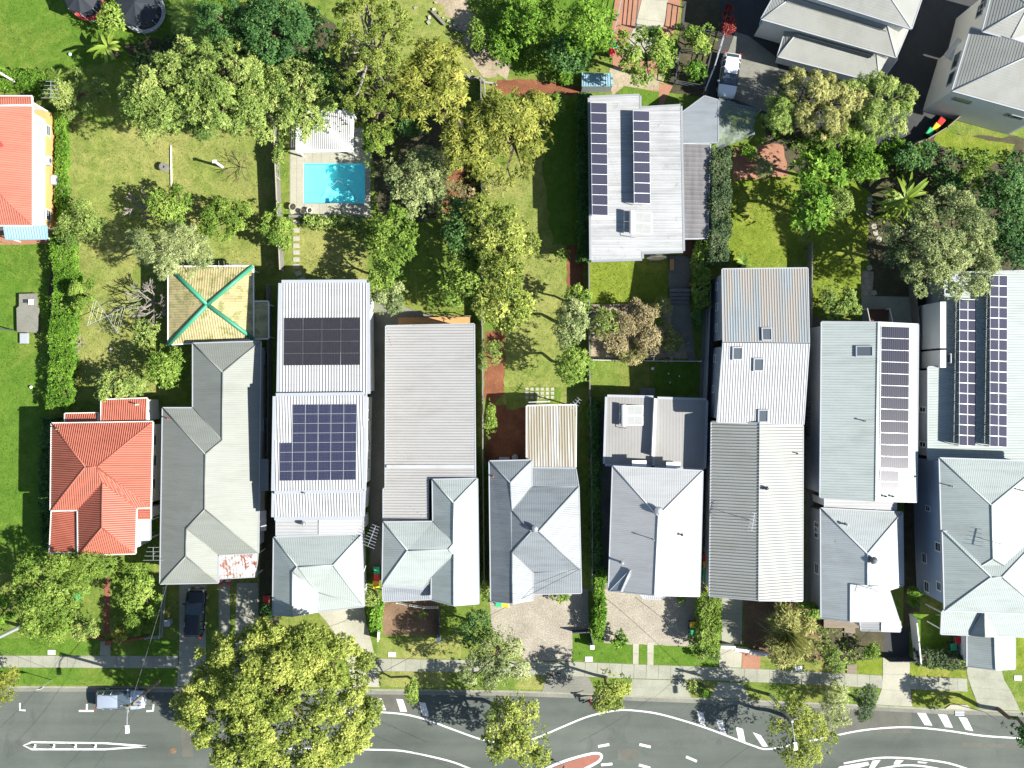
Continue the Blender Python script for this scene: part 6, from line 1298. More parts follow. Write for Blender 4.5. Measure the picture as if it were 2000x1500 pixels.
for i in range(4): cp.beam(c4[i] + Vector((0, 0, .012)), c4[(i + 1) % 4] + Vector((0, 0, .012)), .34, .05)
deck = sheet('pool_deck', 'pale paved deck around the pool', [(566, 250), (PX0, 250), (PX0, 424), (566, 424)], 'conc_l', 4)
for q in ([(PX0, 250), (PX1, 250), (PX1, PY0), (PX0, PY0)], [(PX1, 250), (724, 250), (724, 424), (PX1, 424)], [(PX0, PY1), (PX1, PY1), (PX1, 424), (PX0, 424)]): sheet('deck_section', None, q, 'conc_l', 4, parent=deck)
def pav(x0, y0, x1, y1, s=14):
    nx, ny = max(1, round((x1 - x0) / s)), max(1, round((y1 - y0) / s))
    for i in range(nx):
        for j in range(ny):
            q0, q1 = P(x0 + (x1 - x0) * i / nx, y0 + (y1 - y0) * j / ny), P(x0 + (x1 - x0) * (i + 1) / nx, y0 + (y1 - y0) * (j + 1) / ny); mb = MB()
            mb.box(((q0.x + q1.x) / 2, (q0.y + q1.y) / 2, .018), (q1.x - q0.x - .025, q0.y - q1.y - .025, .03 + random.uniform(0, .008))); mb.build('paver', M['conc_l'], deck)
pav(567, 251, 592, 423); pav(714, 251, 723, 423); pav(594, 251, 712, 318, 16); pav(594, 398, 712, 423)
mb = MB(); a_, b_ = P(566, 424), P(724, 424); mb.beam(a_ + Vector((0, 0, .25)), b_ + Vector((0, 0, .25)), .25, .6); tag(mb.build('retaining_wall', M['conc_d']), 'low concrete wall below the pool deck', 'wall')
mb = MB(); mb.box((0, 0, .12), (.42, .36, .22)); mb.tube((-.2, -.16, .06), (-.2, .16, .06), .1, .1, 10); mb.tube((.2, -.16, .06), (.2, .16, .06), .1, .1, 10)
cl = mb.build('pool_cleaner', plain('cleaner_blue', (0.02, 0.05, 0.16), .4)); cl.location = P(633, 388) + Vector((0, 0, zb + .02)); tag(cl, 'dark blue robot cleaner in the pool', 'pool cleaner')
hs = MB(); hs.path([P(633, 386, -.1) , P(640, 372, -.1), P(660, 352, -.1), P(675, 362, -.1), P(690, 378, -.1), P(698, 397, -.1)], .018); tag(hs.build('pool_hose', M['midgrey']), 'floating grey cleaner hose across the pool', 'hose')
for x, y, r, lab in [(572, 404, .36, 'wide pale pot at the pool corner'), (592, 413, .24, 'dark pot on the lower pool deck'), (605, 411, .28, 'round white bowl on the lower pool deck')]:
    t = thing('plant_pot', lab, 'pot', P(x, y, .4) - Vector((0, 0, .37)), 0, 'pots on the pool deck'); mb = MB(); mb.lathe((0, 0, 0), [(r * .6, 0), (r, .5), (r, .55), (r * .86, .55), (r * .8, .42), (r * .2, .42)], 18); mb.build('pot', M['white' if x == 605 else 'conc_d' if x == 592 else 'conc_l'], t, local=True)
    mb = MB(); mb.lathe((0, 0, .43), [(r * .8, 0), (r * .4, .05), (.02, .08)], 12); mb.build('soil', M['bed'], t, local=True)
pg = thing('pergola', 'white slatted pergola beside the pool', 'pergola', P(634, 258)); hh = 2.7
q = [P(581, 219, hh), P(690, 217, hh), P(688, 294, hh), P(580, 296, hh)]
for i in range(4):
    mb = MB(); mb.beam(q[i], q[(i + 1) % 4], .2, .22); mb.build('beam', M['white'], pg)
    mb = MB(); d = (sum(q, Vector()) / 4 - q[i]).normalized() * .15; p = q[i] + d; mb.beam((p.x, p.y, 0), (p.x, p.y, hh), .14, .14); mb.build('post', M['white'], pg)
for i in range(1, 27):
    t = i / 27; mb = MB(); mb.beam(q[0].lerp(q[1], t) + Vector((0, -.12, .09)), q[3].lerp(q[2], t) + Vector((0, .12, .09)), .11, .05); mb.build('slat', M['white'], pg)
# ---------------------------------------------------------------- cars
def carpaint(name, c, metal=.3, rough=.25):
    m, nt, b = newmat(name); b.inputs['Base Color'].default_value = (*c, 1); b.inputs['Metallic'].default_value = metal; b.inputs['Roughness'].default_value = rough; b.inputs['Coat Weight'].default_value = .6; b.inputs['Coat Roughness'].default_value = .05; return m
M['carglass'] = glassy('car_glass', (0.045, 0.065, 0.08), .08, .6); M['headlamp'] = glassy('headlamp_lens', (.55, .58, .6), .1); M['taillamp'] = glassy('tail_lamp_lens', (.4, .01, .01), .15)
def car(name, label, px, py, rz, L, W, Ht, paint, wagon=True, rails=True):
    """lofted car, nose towards local +x"""
    t = thing(name, label, 'car', P(px, py, .7) * 1.0, rz); t.location.z = RZ if py > 1345 else .02
    hl = L / 2
    # station: x, half width, sill z, belt z, shoulder half width, top z
    if wagon: st = [(-1.0, .72, .42, .80, .60, .86), (-.97, .85, .34, .95, .72, 1.02), (-.93, .93, .30, 1.0, .74, 1.18), (-.84, .96, .26, 1.0, .72, Ht - .06), (-.62, .985, .22, 1.0, .73, Ht), (-.30, 1.0, .22, .98, .74, Ht), (-.16, 1.0, .22, .97, .74, Ht - .01), (-.02, 1.0, .22, .96, .72, Ht - .06), (.44, .99, .22, .95, .78, 1.04), (.50, .985, .24, .93, .80, 1.0), (.72, .965, .26, .88, .78, .95), (.86, .91, .28, .80, .72, .88), (.95, .80, .32, .72, .60, .78), (1.0, .58, .40, .60, .42, .66)]
    else: st = [(-1.0, .68, .42, .78, .56, .84), (-.97, .82, .34, .92, .70, .98), (-.93, .91, .30, .98, .72, 1.05), (-.74, .96, .26, .98, .66, Ht - .10), (-.58, .98, .22, .98, .67, Ht - .02), (-.28, 1.0, .22, .97, .70, Ht), (-.14, 1.0, .22, .96, .70, Ht - .01), (-.02, 1.0, .22, .95, .69, Ht - .06), (.46, .99, .22, .94, .78, 1.02), (.50, .985, .24, .92, .80, .98), (.72, .965, .26, .86, .78, .92), (.86, .91, .28, .78, .72, .86), (.95, .80, .32, .70, .60, .76), (1.0, .58, .40, .58, .42, .64)]
    g0, g1, g2 = 2, 7, 8             # rear glass 2-3, cabin 3-7, windscreen 7-8
    def ring(s):
        x, w, zs, zb_, ws, zt = s; w *= W / 2; ws *= W / 2
        return [Vector((x * hl, y, z)) for y, z in ((w * .93, zs), (w, zs + (zb_ - zs) * .45), (w * .985, zb_), (w * .5 + ws * .5, zb_ * .45 + zt * .55) if zt - zb_ > .2 else (w * .93, zb_ + .02), (ws, zt - .03), (ws * .6, zt), (0, zt + .015))]
    rings = [ring(s) for s in st]; body = MB(); ws_ = MB(); rw = MB(); sides = {1: MB(), -1: MB()}
    for i in range(len(rings) - 1):
        for k in range(6):
            for s in (1, -1):
                q = [rings[i][k], rings[i + 1][k], rings[i + 1][k + 1], rings[i][k + 1]]; q = [Vector((p.x, p.y * s, p.z)) for p in q]
                if s < 0: q = q[::-1]
                tgt = body
                if k in (2, 3) and 3 <= i < 8: tgt = sides[s]
                elif k >= 4 and i == 7: tgt = ws_
                elif k >= 4 and i == 2: tgt = rw
                if k == 4 and i in (2, 7) and False: tgt = body
                tgt.face(q)
    for e, r in ((0, rings[0]), (1, rings[-1])):
        q = [Vector((p.x, p.y, p.z)) for p in r] + [Vector((p.x, -p.y, p.z)) for p in reversed(r[:-1])]; body.face(q if e else q[::-1])
    body.box((0, 0, .3), (L * .9, W * .86, .2), m=1)
    for i in (4, 5):        # pillars
        for s in (1, -1): body.beam(Vector((rings[i][2].x, s * (rings[i][2].y + .005), rings[i][2].z)), Vector((rings[i][4].x, s * (rings[i][4].y + .012), rings[i][4].z)), .09, .03)
    def weld(o):
        bm = bmesh.new(); bm.from_mesh(o.data); bmesh.ops.remove_doubles(bm, verts=bm.verts, dist=.001); bmesh.ops.recalc_face_normals(bm, faces=bm.faces); bm.to_mesh(o.data); bm.free()
    bo = body.build('body', [paint, M['rubber']], t, local=True, smooth=True); weld(bo)
    weld(ws_.build('windscreen', M['carglass'], t, local=True, smooth=True)); weld(rw.build('rear_window', M['carglass'], t, local=True, smooth=True))
    for s in (1, -1): weld(sides[s].build('side_window', M['carglass'], t, local=True, smooth=True))
    for x in (-.6, .62):
        for s in (1, -1):
            c = Vector((x * hl, s * (W / 2 - .1), .33)); mb = MB(); mb.tube(c - Vector((0, .11, 0)), c + Vector((0, .11, 0)), .33, .33, 20); wo = mb.build('wheel', M['rubber'], t, local=True)
            rm = MB(); f = c + Vector((0, s * .112, 0)); rm.tube(f, f + Vector((0, s * .015, 0)), .22, .2, 16)
            for k in range(5):
                an = k * 1.2566; rm.beam(f + Vector((0, s * .02, 0)), f + Vector((.2 * math.cos(an), s * .02, .2 * math.sin(an))), .05, .03)
            rm.build('rim', M['chrome'], wo)
    for s in (1, -1):
        mb = MB(); q = [rings[11][3], rings[12][3], rings[12][4], rings[11][4]]; q = [Vector((p.x + .015, p.y * s, p.z + .012)) for p in q]; mb.face(q if s > 0 else q[::-1]); mb.box((hl * .93, s * W * .35, .64), (.14, .32, .12)); mb.build('headlight', M['headlamp'], t, local=True)
        mb = MB(); mb.box((-hl * .975, s * W * .40, .88), (.12, .2, .26)); mb.build('taillight', M['taillamp'], t, local=True)
        mb = MB(); mb.box((hl * .34, s * (W / 2 + .1), 1.02), (.14, .22, .14)); mb.beam((hl * .34, s * (W / 2 - .08), .97), (hl * .34, s * (W / 2 + .05), 1.0), .05, .04); mb.build('wing_mirror', paint, t, local=True)
        if rails:
            mb = MB(); mb.path([Vector((-.62 * hl, s * W * .335, Ht + .02)), Vector((-.5 * hl, s * W * .335, Ht + .07)), Vector((.0, s * W * .335, Ht + .06)), Vector((.1 * hl, s * W * .335, Ht + .0))], .022); mb.build('roof_rail', M['chrome'] if px < 300 else M['darkgrey'], t, local=True)
        mb = MB(); mb.path([Vector((hl * .44, s * .1, 1.06)), Vector((hl * .42, s * .1 + .5, 1.07))], .012); mb.build('wiper', M['rubber'], t, local=True)
    for s in (-1, 1):
        mb = MB(); mb.box((s * (hl + .01), 0, .55), (.03, .38, .11)); mb.build('number_plate', M['offwhite'], t, local=True)
    mb = MB(); mb.box((hl * .985, 0, .6), (.06, .9, .16)); mb.build('grille', M['rubber'], t, local=True)
    return t
car('parked_car', 'silver station wagon parked at the kerb under the lamp pole', 235, 1367, 0, 4.75, 1.85, 1.5, carpaint('silver_blue', (.36, .41, .47), .35, .25), True)
car('parked_car', 'black station wagon parked on the concrete driveway', 381, 1196, R(86), 4.75, 1.9, 1.65, carpaint('black_paint', (.008, .009, .011), .2, .2), True)
car('parked_car', 'white hatchback parked on the shaded apartment driveway', 1424, 148, R(-98.5), 4.35, 1.8, 1.48, carpaint('white_paint_car', (.74, .75, .76), .0, .3), False, False)
# ---------------------------------------------------------------- bins
def make_bin(lid):
    t = thing('wheelie_bin', 'bin', 'bin', (0, 0, 0), 0, 'wheelie bins'); mb = MB(); b = len(mb.v)
    for z, w_, d_ in ((.06, .2, .24), (.9, .27, .33), (.96, .3, .36)):
        for x, y in ((-1, -1), (1, -1), (1, 1), (-1, 1)): mb.v.append((x * w_, y * d_, z))
    for r in range(2):
        for i in range(4): j = (i + 1) % 4; mb.f.append((b + r * 4 + i, b + r * 4 + j, b + r * 4 + 4 + j, b + r * 4 + 4 + i)); mb.m.append(0)
    mb.f.append((b + 3, b + 2, b + 1, b)); mb.m.append(0); mb.build('body', M['bin_body'], t, local=True)
    mb = MB(); b = len(mb.v)
    for z, w_, d0, d1 in ((.962, .305, -.37, .36), (1.0, .305, -.37, .36), (1.05, .24, -.28, .3)):
        for x, y in ((-w_, d0), (w_, d0), (w_, d1), (-w_, d1)): mb.v.append((x, y, z))
    for r in range(2):
        for i in range(4): j = (i + 1) % 4; mb.f.append((b + r * 4 + i, b + r * 4 + j, b + r * 4 + 4 + j, b + r * 4 + 4 + i)); mb.m.append(0)
    mb.f.append((b + 8, b + 9, b + 10, b + 11)); mb.m.append(0); mb.build('lid', M[lid], t, local=True)
    mb = MB(); mb.tube((-.22, .4, .98), (.22, .4, .98), .02, .02, 6); mb.build('handle', M['bin_body'], t, local=True)
    for s in (-1, 1): mb = MB(); mb.tube((s * .2, .3, .1), (s * .25, .3, .1), .1, .1, 12); mb.build('wheel', M['rubber'], t, local=True)
    return t
protos = {}
for lid, x, y, rz, lab in [
    ('bin_green', 736, 1114, .1, 'green lidded bin in the passage beside the tall white house'), ('bin_red', 735, 1129, 0, 'red lidded bin above the dark shrub by the pale driveway'), ('bin_yellow', 734, 1141, .1, 'yellow lidded bin touching the dark shrub by the pale driveway'),
    ('bin_red', 520, 1171, .05, 'upper red lidded bin left of the tall white house'), ('bin_red', 519, 1198, 0, 'lower red lidded bin left of the tall white house'), ('bin_yellow', 521, 1212, .1, 'yellow lidded bin left of the tall white house'),
    ('bin_green', 974, 1179, 1.5, 'green lidded bin at the front corner of the middle house'), ('bin_yellow', 987, 1180, 1.6, 'yellow lidded bin at the front corner of the middle house'),
    ('bin_yellow', 1355, 1221, 1.57, 'yellow lidded bin in the gravel forecourt'), ('bin_green', 1355, 1235, 1.57, 'green lidded bin in the gravel forecourt'),
    ('bin_red', 1380, 1090, 0, 'red lidded bin in the passage left of the striped house'), ('bin_yellow', 1380, 1103, 0, 'yellow lidded bin in the passage left of the striped house'), ('bin_green', 1379, 1116, 0, 'upper green lidded bin in the passage left of the striped house'), ('bin_green', 1379, 1130, 0, 'lower green lidded bin in the passage left of the striped house'),
    ('bin_red', 1871, 1251, .1, 'red lidded bin beside the white garage'), ('bin_green', 1863, 1264, .05, 'green lidded bin beside the white garage'),
    ('bin_red', 1838, 237, -.6, 'red lidded bin on the apartment driveway'), ('bin_yellow', 1829, 248, -.6, 'yellow lidded bin on the apartment driveway'), ('bin_green', 1817, 257, -.6, 'green lidded bin on the apartment driveway'),
    ('bin_green', 1199, 87, .4, 'green lidded bin beside the top courtyard tree'), ('bin_red', 1194, 100, .4, 'red lidded bin beside the top courtyard tree'), ('bin_green', 151, 1165, .5, 'green lidded bin in the red cottage front garden')]:
    q = P(x, y, 1.0); q.z = .015
    if lid not in protos: protos[lid] = make_bin(lid); protos[lid].location = q; protos[lid].rotation_euler[2] = rz; protos[lid]['label'] = lab
    else: clone(protos[lid], q, rz, lab)
# ---------------------------------------------------------------- fences
def fence(label, pts, h=1.8, mat='grey_t', cap='grey_t', bay=2.4, th=.05, name='fence', style='panel', z=0.0, group=None):
    """fence along ground pixels: posts, panels between them, top rail"""
    W3 = [P(x, y) for x, y in pts]; root = thing(name, label, 'fence', W3[0], 0, group)
    for a, b in zip(W3[:-1], W3[1:]):
        d = b - a; n = max(1, round(d.length / bay))
        for i in range(n + 1):
            p = a + d * (i / n); mb = MB(); mb.box((p.x, p.y, h / 2), (.1, .1, h + .06), math.atan2(d.y, d.x)); mb.build('post', M[cap], root)
        for i in range(n):
            p, q = a + d * (i / n), a + d * ((i + 1) / n); mb = MB()
            if style == 'panel':
                mb.beam(p + Vector((0, 0, h / 2)), q + Vector((0, 0, h / 2)), th, h - .08, up=(0, 0, 1))
                k = max(2, int((q - p).length / .3)); nn = Vector((-(q - p).y, (q - p).x, 0)).normalized()
                for j in range(k): r = p.lerp(q, (j + .5) / k); mb.box(r + nn * (th / 2) + Vector((0, 0, h / 2)), (.1, .04, h - .1), math.atan2(d.y, d.x)); mb.box(r - nn * (th / 2) + Vector((0, 0, h / 2)), (.1, .04, h - .1), math.atan2(d.y, d.x))
                mb.build('panel', M[mat], root)
                mb = MB(); mb.beam(p + Vector((0, 0, h - .02)), q + Vector((0, 0, h - .02)), th + .05, .06); mb.build('rail', M[cap], root)
            elif style == 'wire':
                for zz in (h * .35, h * .68, h): mb.beam(p + Vector((0, 0, zz)), q + Vector((0, 0, zz)), .05, .05)
                mb.build('rail', M[mat], root)
            else:
                k = max(2, int((q - p).length / .16))
                for j in range(k): r = p.lerp(q, (j + .5) / k); mb.box(r + Vector((0, 0, h / 2)), (.06, .03, h), math.atan2(d.y, d.x))
                mb.build('picket_panel', M[mat], root)
                mb = MB(); mb.beam(p + Vector((0, 0, h * .85)), q + Vector((0, 0, h * .85)), .05, .06); mb.beam(p + Vector((0, 0, h * .2)), q + Vector((0, 0, h * .2)), .05, .06); mb.build('rail', M[cap], root)
    return root
fence('timber boundary fence left of the pool', [(543, 255), (549, 400), (555, 530)], 1.9, cap='conc_l')
fence('grey timber fence between the long grey roof and tin house', [(530, 560), (532, 760), (530, 900)], 1.8)
fence('dark fence left of the middle lot', [(940, 160), (941, 400), (942, 640)], 1.5)
fence('timber fence beside the grey ribbed wall', [(943, 640), (944, 900), (947, 1150)], 1.7)
fence('timber fence right of the middle lot', [(1147, 200), (1148, 500), (1150, 770)], 1.5)
fence('dark fence between the middle house and hedge', [(1151, 775), (1154, 1000), (1155, 1150)], 1.7)
fence('pale grey steel fence left of the striped house', [(1381, 560), (1376, 700), (1370, 850), (1362, 1050)], 1.8, 'palegrey', 'palegrey')
fence('timber fence right of the striped house', [(1577, 480), (1576, 640), (1573, 850)], 1.7)
fence('timber fence beside the two storey white house', [(1774, 560), (1783, 640), (1782, 760)], 1.7)
fence('white rail fence above the garden lights lawn', [(1152, 703), (1250, 705), (1365, 706)], 1.2, 'white', 'white', style='picket')
fence('steel mesh fence beside the vegetable garden', [(1415, 60), (1390, 140), (1372, 185)], 1.6, 'galv', 'galv', style='wire')
fence('wire frame over the upper vegetable garden', [(1335, 15), (1330, 60), (1408, 75), (1412, 30)], 1.4, 'darkgrey', 'darkgrey', style='wire')
fence('wire frame over the lower vegetable garden', [(1325, 105), (1315, 165), (1370, 175), (1385, 110), (1325, 105)], 1.4, 'darkgrey', 'darkgrey', style='wire')
fence('wire fence left of the terracotta courtyard', [(1216, -20), (1205, 40), (1195, 80)], 1.5, 'galv', 'galv', style='wire')
fence('dark rail frame on the terracotta courtyard', [(1246, -10), (1240, 55), (1290, 62)], 1.1, 'darkgrey', 'darkgrey', style='wire')
fence('timber fence under the bamboo and banana', [(1745, 297), (1800, 279), (1838, 256), (1866, 232)], 1.5, cap='timber')
fence('metal bar fence beside the black wagon', [(326, 1144), (322, 1190), (318, 1241)], 1.2, 'galv', 'galv', style='picket')
fence('short metal bar fence at the verge corner', [(318, 1241), (291, 1243)], 1.0, 'galv', 'galv', style='picket')
fence('white panel fence between pale drive and brown yard', [(744, 1172), (743, 1210), (741, 1246)], 1.3, 'white', 'white')
fence('white front railing below the grey l shaped roof', [(777, 1174), (800, 1179), (828, 1184), (856, 1184)], 1.0, 'white', 'white', 1.4, style='picket')
fence('dark fence with white letterbox right of the brown yard', [(859, 1184), (860, 1215), (859, 1246)], 1.2, 'darkgrey', 'darkgrey', 1.2)
fence('white panel fence beside the dark gate', [(1776, 1200), (1781, 1245), (1785, 1286)], 1.8, 'white', 'white')
fence('low wall fence below the middle lot corner', [(1118, 1232), (1152, 1230), (1158, 1258)], 1.0, 'darkgrey', 'darkgrey', 1.4)
fence('timber picket run behind the left hedge', [(122, 300), (135, 350), (140, 378)], .9, 'timber', 'timber', style='picket')
# dark sliding gate made of slats
gt = thing('driveway_gate', 'dark slatted driveway gate', 'gate', P(1752, 1284))
for i in range(9):
    mb = MB(); a, b = P(1726, 1284), P(1776, 1284); mb.beam(a + Vector((0, 0, .15 + i * .18)), b + Vector((0, 0, .15 + i * .18)), .04, .13); mb.build('slat', M['darkgrey'], gt)
for x in (1726, 1751, 1776): mb = MB(); p = P(x, 1284); mb.box((p.x, p.y + .06, .9), (.08, .08, 1.8)); mb.build('post', M['darkgrey'], gt)
# stepped white front wall
ww = thing('front_wall', 'stepped white rendered front wall with red bases', 'wall', P(1450, 1262))
for a, b in (((1405, 1259), (1432, 1260)), ((1432, 1264), (1460, 1267)), ((1461, 1270), (1498, 1275))):
    mb = MB(); p, q = P(*a), P(*b); mb.beam(p + Vector((0, 0, .5)), q + Vector((0, 0, .5)), .28, 1.0); mb.build('wall_section', M['white'], ww)
# brick front wall
bw = thing('brick_wall', 'low red brick wall in front of the red cottage', 'wall', P(230, 1246))
for s, (a, b) in enumerate((((175, 1240), (204, 1246)), ((215, 1250), (250, 1250)), ((250, 1250), (290, 1243)))):
    p, q = P(*a), P(*b); n = max(1, round((q - p).length / .27)); d = (q - p) / n
    for c in range(4):
        for i in range(n):
            mb = MB(); o = d * (.5 if c % 2 else 0); mb.beam(p + d * i + o * .5 + d * .04 + Vector((0, 0, .06 + c * .1)), p + d * (i + 1) + o * .5 - d * .04 + Vector((0, 0, .06 + c * .1)), .22, .085); mb.build('brick', M['brick'], bw)
mb = MB(); p = P(216, 1252); mb.box((p.x, p.y, .4), (.35, .35, .8)); mb.box((p.x, p.y, .83), (.45, .45, .06)); mb.build('pier', M['brick'], bw)
# ---------------------------------------------------------------- poles, lamps, wires, signs
def lamp_pole(label, px, py, h, arm, mat='pole'):
    p = P(px, py); t = thing('street_lamp', label, 'lamp pole', p); mb = MB(); mb.tube((0, 0, -.1), (0, 0, h), .17, .12, 10); mb.build('pole', M[mat], t, local=True)
    a = Vector((0, 0, h - .35)); b = Vector((arm[0], arm[1], h + .25)); mb = MB(); mb.path([a, a.lerp(b, .5) + Vector((0, 0, .15)), b], .045, 6); mb.build('arm', M['galv'], t, local=True)
    d = Vector((arm[0], arm[1], 0)).normalized(); mb = MB(); c = b + d * .3; mb.beam(c - d * .35, c + d * .35, .34, .13); mb.beam(c - d * .25 + Vector((0, 0, .09)), c + d * .2 + Vector((0, 0, .09)), .22, .06); mb.build('lamp_head', M['white'], t, local=True)
    mb = MB(); mb.box((0, 0, h - .8), (1.9, .1, .12)); 
    for x in (-.85, -.3, .3, .85): mb.lathe((x, 0, h - .74), [(.05, 0), (.06, .08), (.03, .14)], 8)
    mb.build('crossarm', M['pole'], t, local=True); return t
lamp_pole('timber lamp pole beside the silver wagon', 311, 1330, 8.4, (.1, -1.5))
lamp_pole('steel lamp pole beside the street tree at the right', 1504, 1357, 8.0, (.15, -1.8), 'galv')
lamp_pole('lamp pole rising through the huge street tree', 640, 1338, 8.6, (-.3, -1.6), 'galv')
mb = MB(); p = P(42, 1223); mb.tube((p.x, p.y, 0), (p.x - .0, p.y, 7.5), .18, .13, 10); tag(mb.build('utility_pole', M['palegrey'], origin=p), 'pale utility pole at the left edge of the verge', 'pole')
mb = MB(); p = P(38, 165); mb.tube((p.x, p.y, 0), (p.x - .05, p.y, 5.2), .11, .09, 10); tag(mb.build('utility_pole', M['white'], origin=p), 'white pole above the coral roof', 'pole')
mb = MB(); p = P(27, 645); mb.tube((p.x, p.y, 0), (p.x, p.y, 3.0), .07, .06, 8); mb.beam((p.x - .4, p.y, 2.9), (p.x + .5, p.y, 2.9), .06, .06); tag(mb.build('utility_pole', M['darkgrey'], origin=p), 'short dark clothes post beside the concrete slab', 'pole')
def wire(label, pts, sag=.5, r=.013):
    mb = MB(); out = []
    for a, b in zip(pts[:-1], pts[1:]):
        for i in range(12): t = i / 12; q = Vector(a).lerp(Vector(b), t); q.z -= sag * 4 * t * (1 - t); out.append(q)
    out.append(Vector(pts[-1])); mb.path(out, r, 4); o = mb.build('power_line', M['wire']); return tag(o, label, 'cable', 'overhead cables')
Pa, Pb, Pc = P(311, 1330) + Vector((0, 0, 7.7)), P(1504, 1357) + Vector((0, 0, 7.3)), P(640, 1338) + Vector((0, 0, 7.8))
Pl = P(42, 1223) + Vector((0, 0, 7.0))
wire('service cable from the timber lamp pole to the grey roof', [Pa, P(325, 1143, 4.4)], .3, .03)
wire('cable from the left utility pole to the timber lamp pole', [Pl, Pa])
wire('first cable crossing the road to the lower left', [Pa + Vector((.8, 0, 0)), P(140, 1560, 7.5)])
wire('second cable crossing the road to the lower left', [Pa + Vector((-.8, 0, 0)), P(70, 1560, 7.5)])
wire('cable between the timber pole and the street tree pole', [Pa, Pc])
wire('cable from the right lamp pole to the lower right', [Pb, P(1330, 1560, 7.5)])
wire('cable from the street tree pole across the road', [Pc, P(1010, 1560, 7.5)])
wire('service cable to the middle house', [Pc, P(1135, 1110, 4.6)], .6, .02)
wire('service cable to the white hip roof', [Pb, P(1240, 1166, 5.0)], .6, .02)
wire('service cable to the lichen spotted roof', [Pb, P(1700, 1230, 4.6)], .6, .02)
def sign(label, px, py, h, w_, hh_, rz, mat='galv', face='white', shape='rect'):
    t = thing('road_sign', label, 'sign', P(px, py), rz); mb = MB(); mb.tube((0, 0, 0), (0, 0, h), .035, .035, 8); mb.build('post', M['galv'], t, local=True)
    mb = MB()
    if shape == 'rect': mb.box((0, -.05, h - hh_ / 2), (w_, .03, hh_))
    else:
        d = w_ / 2 ; mb.face([(0, -.05, h + d), (-d, -.05, h), (0, -.05, h - d), (d, -.05, h)]); mb.face([(0, -.07, h + d), (d, -.07, h), (0, -.07, h - d), (-d, -.07, h)])
    mb.build('plate', M[face], t, local=True); return t
sign('street sign on a thin post at the left kerb', 102, 1328, 3.0, .5, .7, .2)
sign('diamond road sign at the right of the verge', 1924, 1391, 3.4, .8, .8, 1.2, shape='diamond', face='galv')
sign('small dark sign standing on the red island', 1098, 1492, 1.3, .45, .6, 1.1, face='darkgrey')
# ---------------------------------------------------------------- trampolines
def trampoline(label, px, py, r, pad, canopy=True):
    t = thing('trampoline', label, 'trampoline', P(px, py, .9) * 1.0); t.location.z = 0; n = 24
    mb = MB(); ring = [(r - .32, .90), (r, .90), (r + .03, .86), (r, .82), (r - .32, .86)]; mb.lathe((0, 0, 0), ring + [ring[0]], n, closed=False); mb.build('padding', M[pad], t, local=True)
    mb = MB(); mb.lathe((0, 0, .85), [(r - .3, 0), (r * .5, .0), (.02, -.02)], n, closed=False); mb.build('mat', M['black'], t, local=True)
    for k in range(8):
        a = k * math.pi / 4; x, y = r * math.cos(a), r * math.sin(a); mb = MB(); mb.tube((x, y, 0), (x, y, 2.65), .03, .03, 6); mb.build('pole', M['galv'], t, local=True)
    for k in range(4):
        a = k * math.pi / 2 + .3; mb = MB(); mb.path([(r * .9 * math.cos(a - .25), r * .9 * math.sin(a - .25), .85), (r * .9 * math.cos(a - .25), r * .9 * math.sin(a - .25), .05), (r * .9 * math.cos(a + .25), r * .9 * math.sin(a + .25), .05), (r * .9 * math.cos(a + .25), r * .9 * math.sin(a + .25), .85)], .03, 6); mb.build('leg', M['galv'], t, local=True)
    mb = MB(); q = []
    for k in range(16):
        a = k * math.pi / 8; rr = r * (.93 if k % 2 else 1.0); q.append((rr * math.cos(a), rr * math.sin(a), 2.62 - (.05 if k % 2 else 0)))
    apex = (0, 0, 3.25)
    for k in range(16): mb.face([q[k], q[(k + 1) % 16], apex])
    for k in range(16): a, b = q[k], q[(k + 1) % 16]; mb.face([a, (a[0], a[1], a[2] - .12), (b[0], b[1], b[2] - .12), b])
    mb.build('canopy', M['black'], t, local=True); return t
trampoline('large trampoline with grey padding and dark tent canopy', 280, 22, 2.1, 'palegrey')
trampoline('smaller trampoline with red padding at the top edge', 172, 6, 1.65, 'redpad')
# ---------------------------------------------------------------- clothes hoist and garden objects
t = thing('clothes_hoist', 'rotary clothes hoist with four thin arms', 'clothes line', P(208, 617, 2.1) * 1.0); t.location.z = 0
mb = MB(); mb.tube((0, 0, 0), (0, 0, 2.1), .045, .035, 8); mb.build('post', M['galv'], t, local=True)
tips = []
for k in range(4):
    a = R(27 + 90 * k) + (.12 if k % 2 else 0); p = Vector((2.05 * math.cos(a), 2.05 * math.sin(a), 2.15)); tips.append(p); mb = MB(); mb.beam((0, 0, 1.95), p, .045, .04); mb.build('arm', M['galv'], t, local=True)
mb = MB()
for f in (.35, .6, .85, .98):
    for k in range(4): mb.tube(Vector((0, 0, 2.0)).lerp(tips[k], f), Vector((0, 0, 2.0)).lerp(tips[(k + 1) % 4], f), .006, .006, 4)
mb.build('line', M['galv'], t, local=True)
t = thing('concrete_tank', 'old stepped concrete tank slab on the left lawn', 'concrete tank', P(52, 612))
mb = MB(); q = [P(37, 574, .5), P(69, 573, .5), P(70, 598, .5), P(73, 600, .5), P(73, 650, .5), P(33, 648, .5), P(32, 602, .5), P(37, 598, .5)]; mb.prism([(p.x, p.y) for p in q], 0, .5); mb.build('slab', M['conc_d'], t)
mb = MB(); p = P(61, 590, .5); mb.box((p.x, p.y, .56), (.45, .5, .14)); mb.build('lid', M['white'], t); mb = MB(); p = P(50, 588, .5); mb.box((p.x, p.y, .51), (.5, .35, .03)); mb.build('hatch', M['black'], t)
mb = MB(); p = P(49, 661); mb.box((p.x, p.y, .15), (.8, 1.0, .3)); mb.box((p.x, p.y, .32), (.7, .9, .05)); tag(mb.build('storage_box', M['palegrey'], origin=p), 'pale plastic box below the concrete tank', 'box')
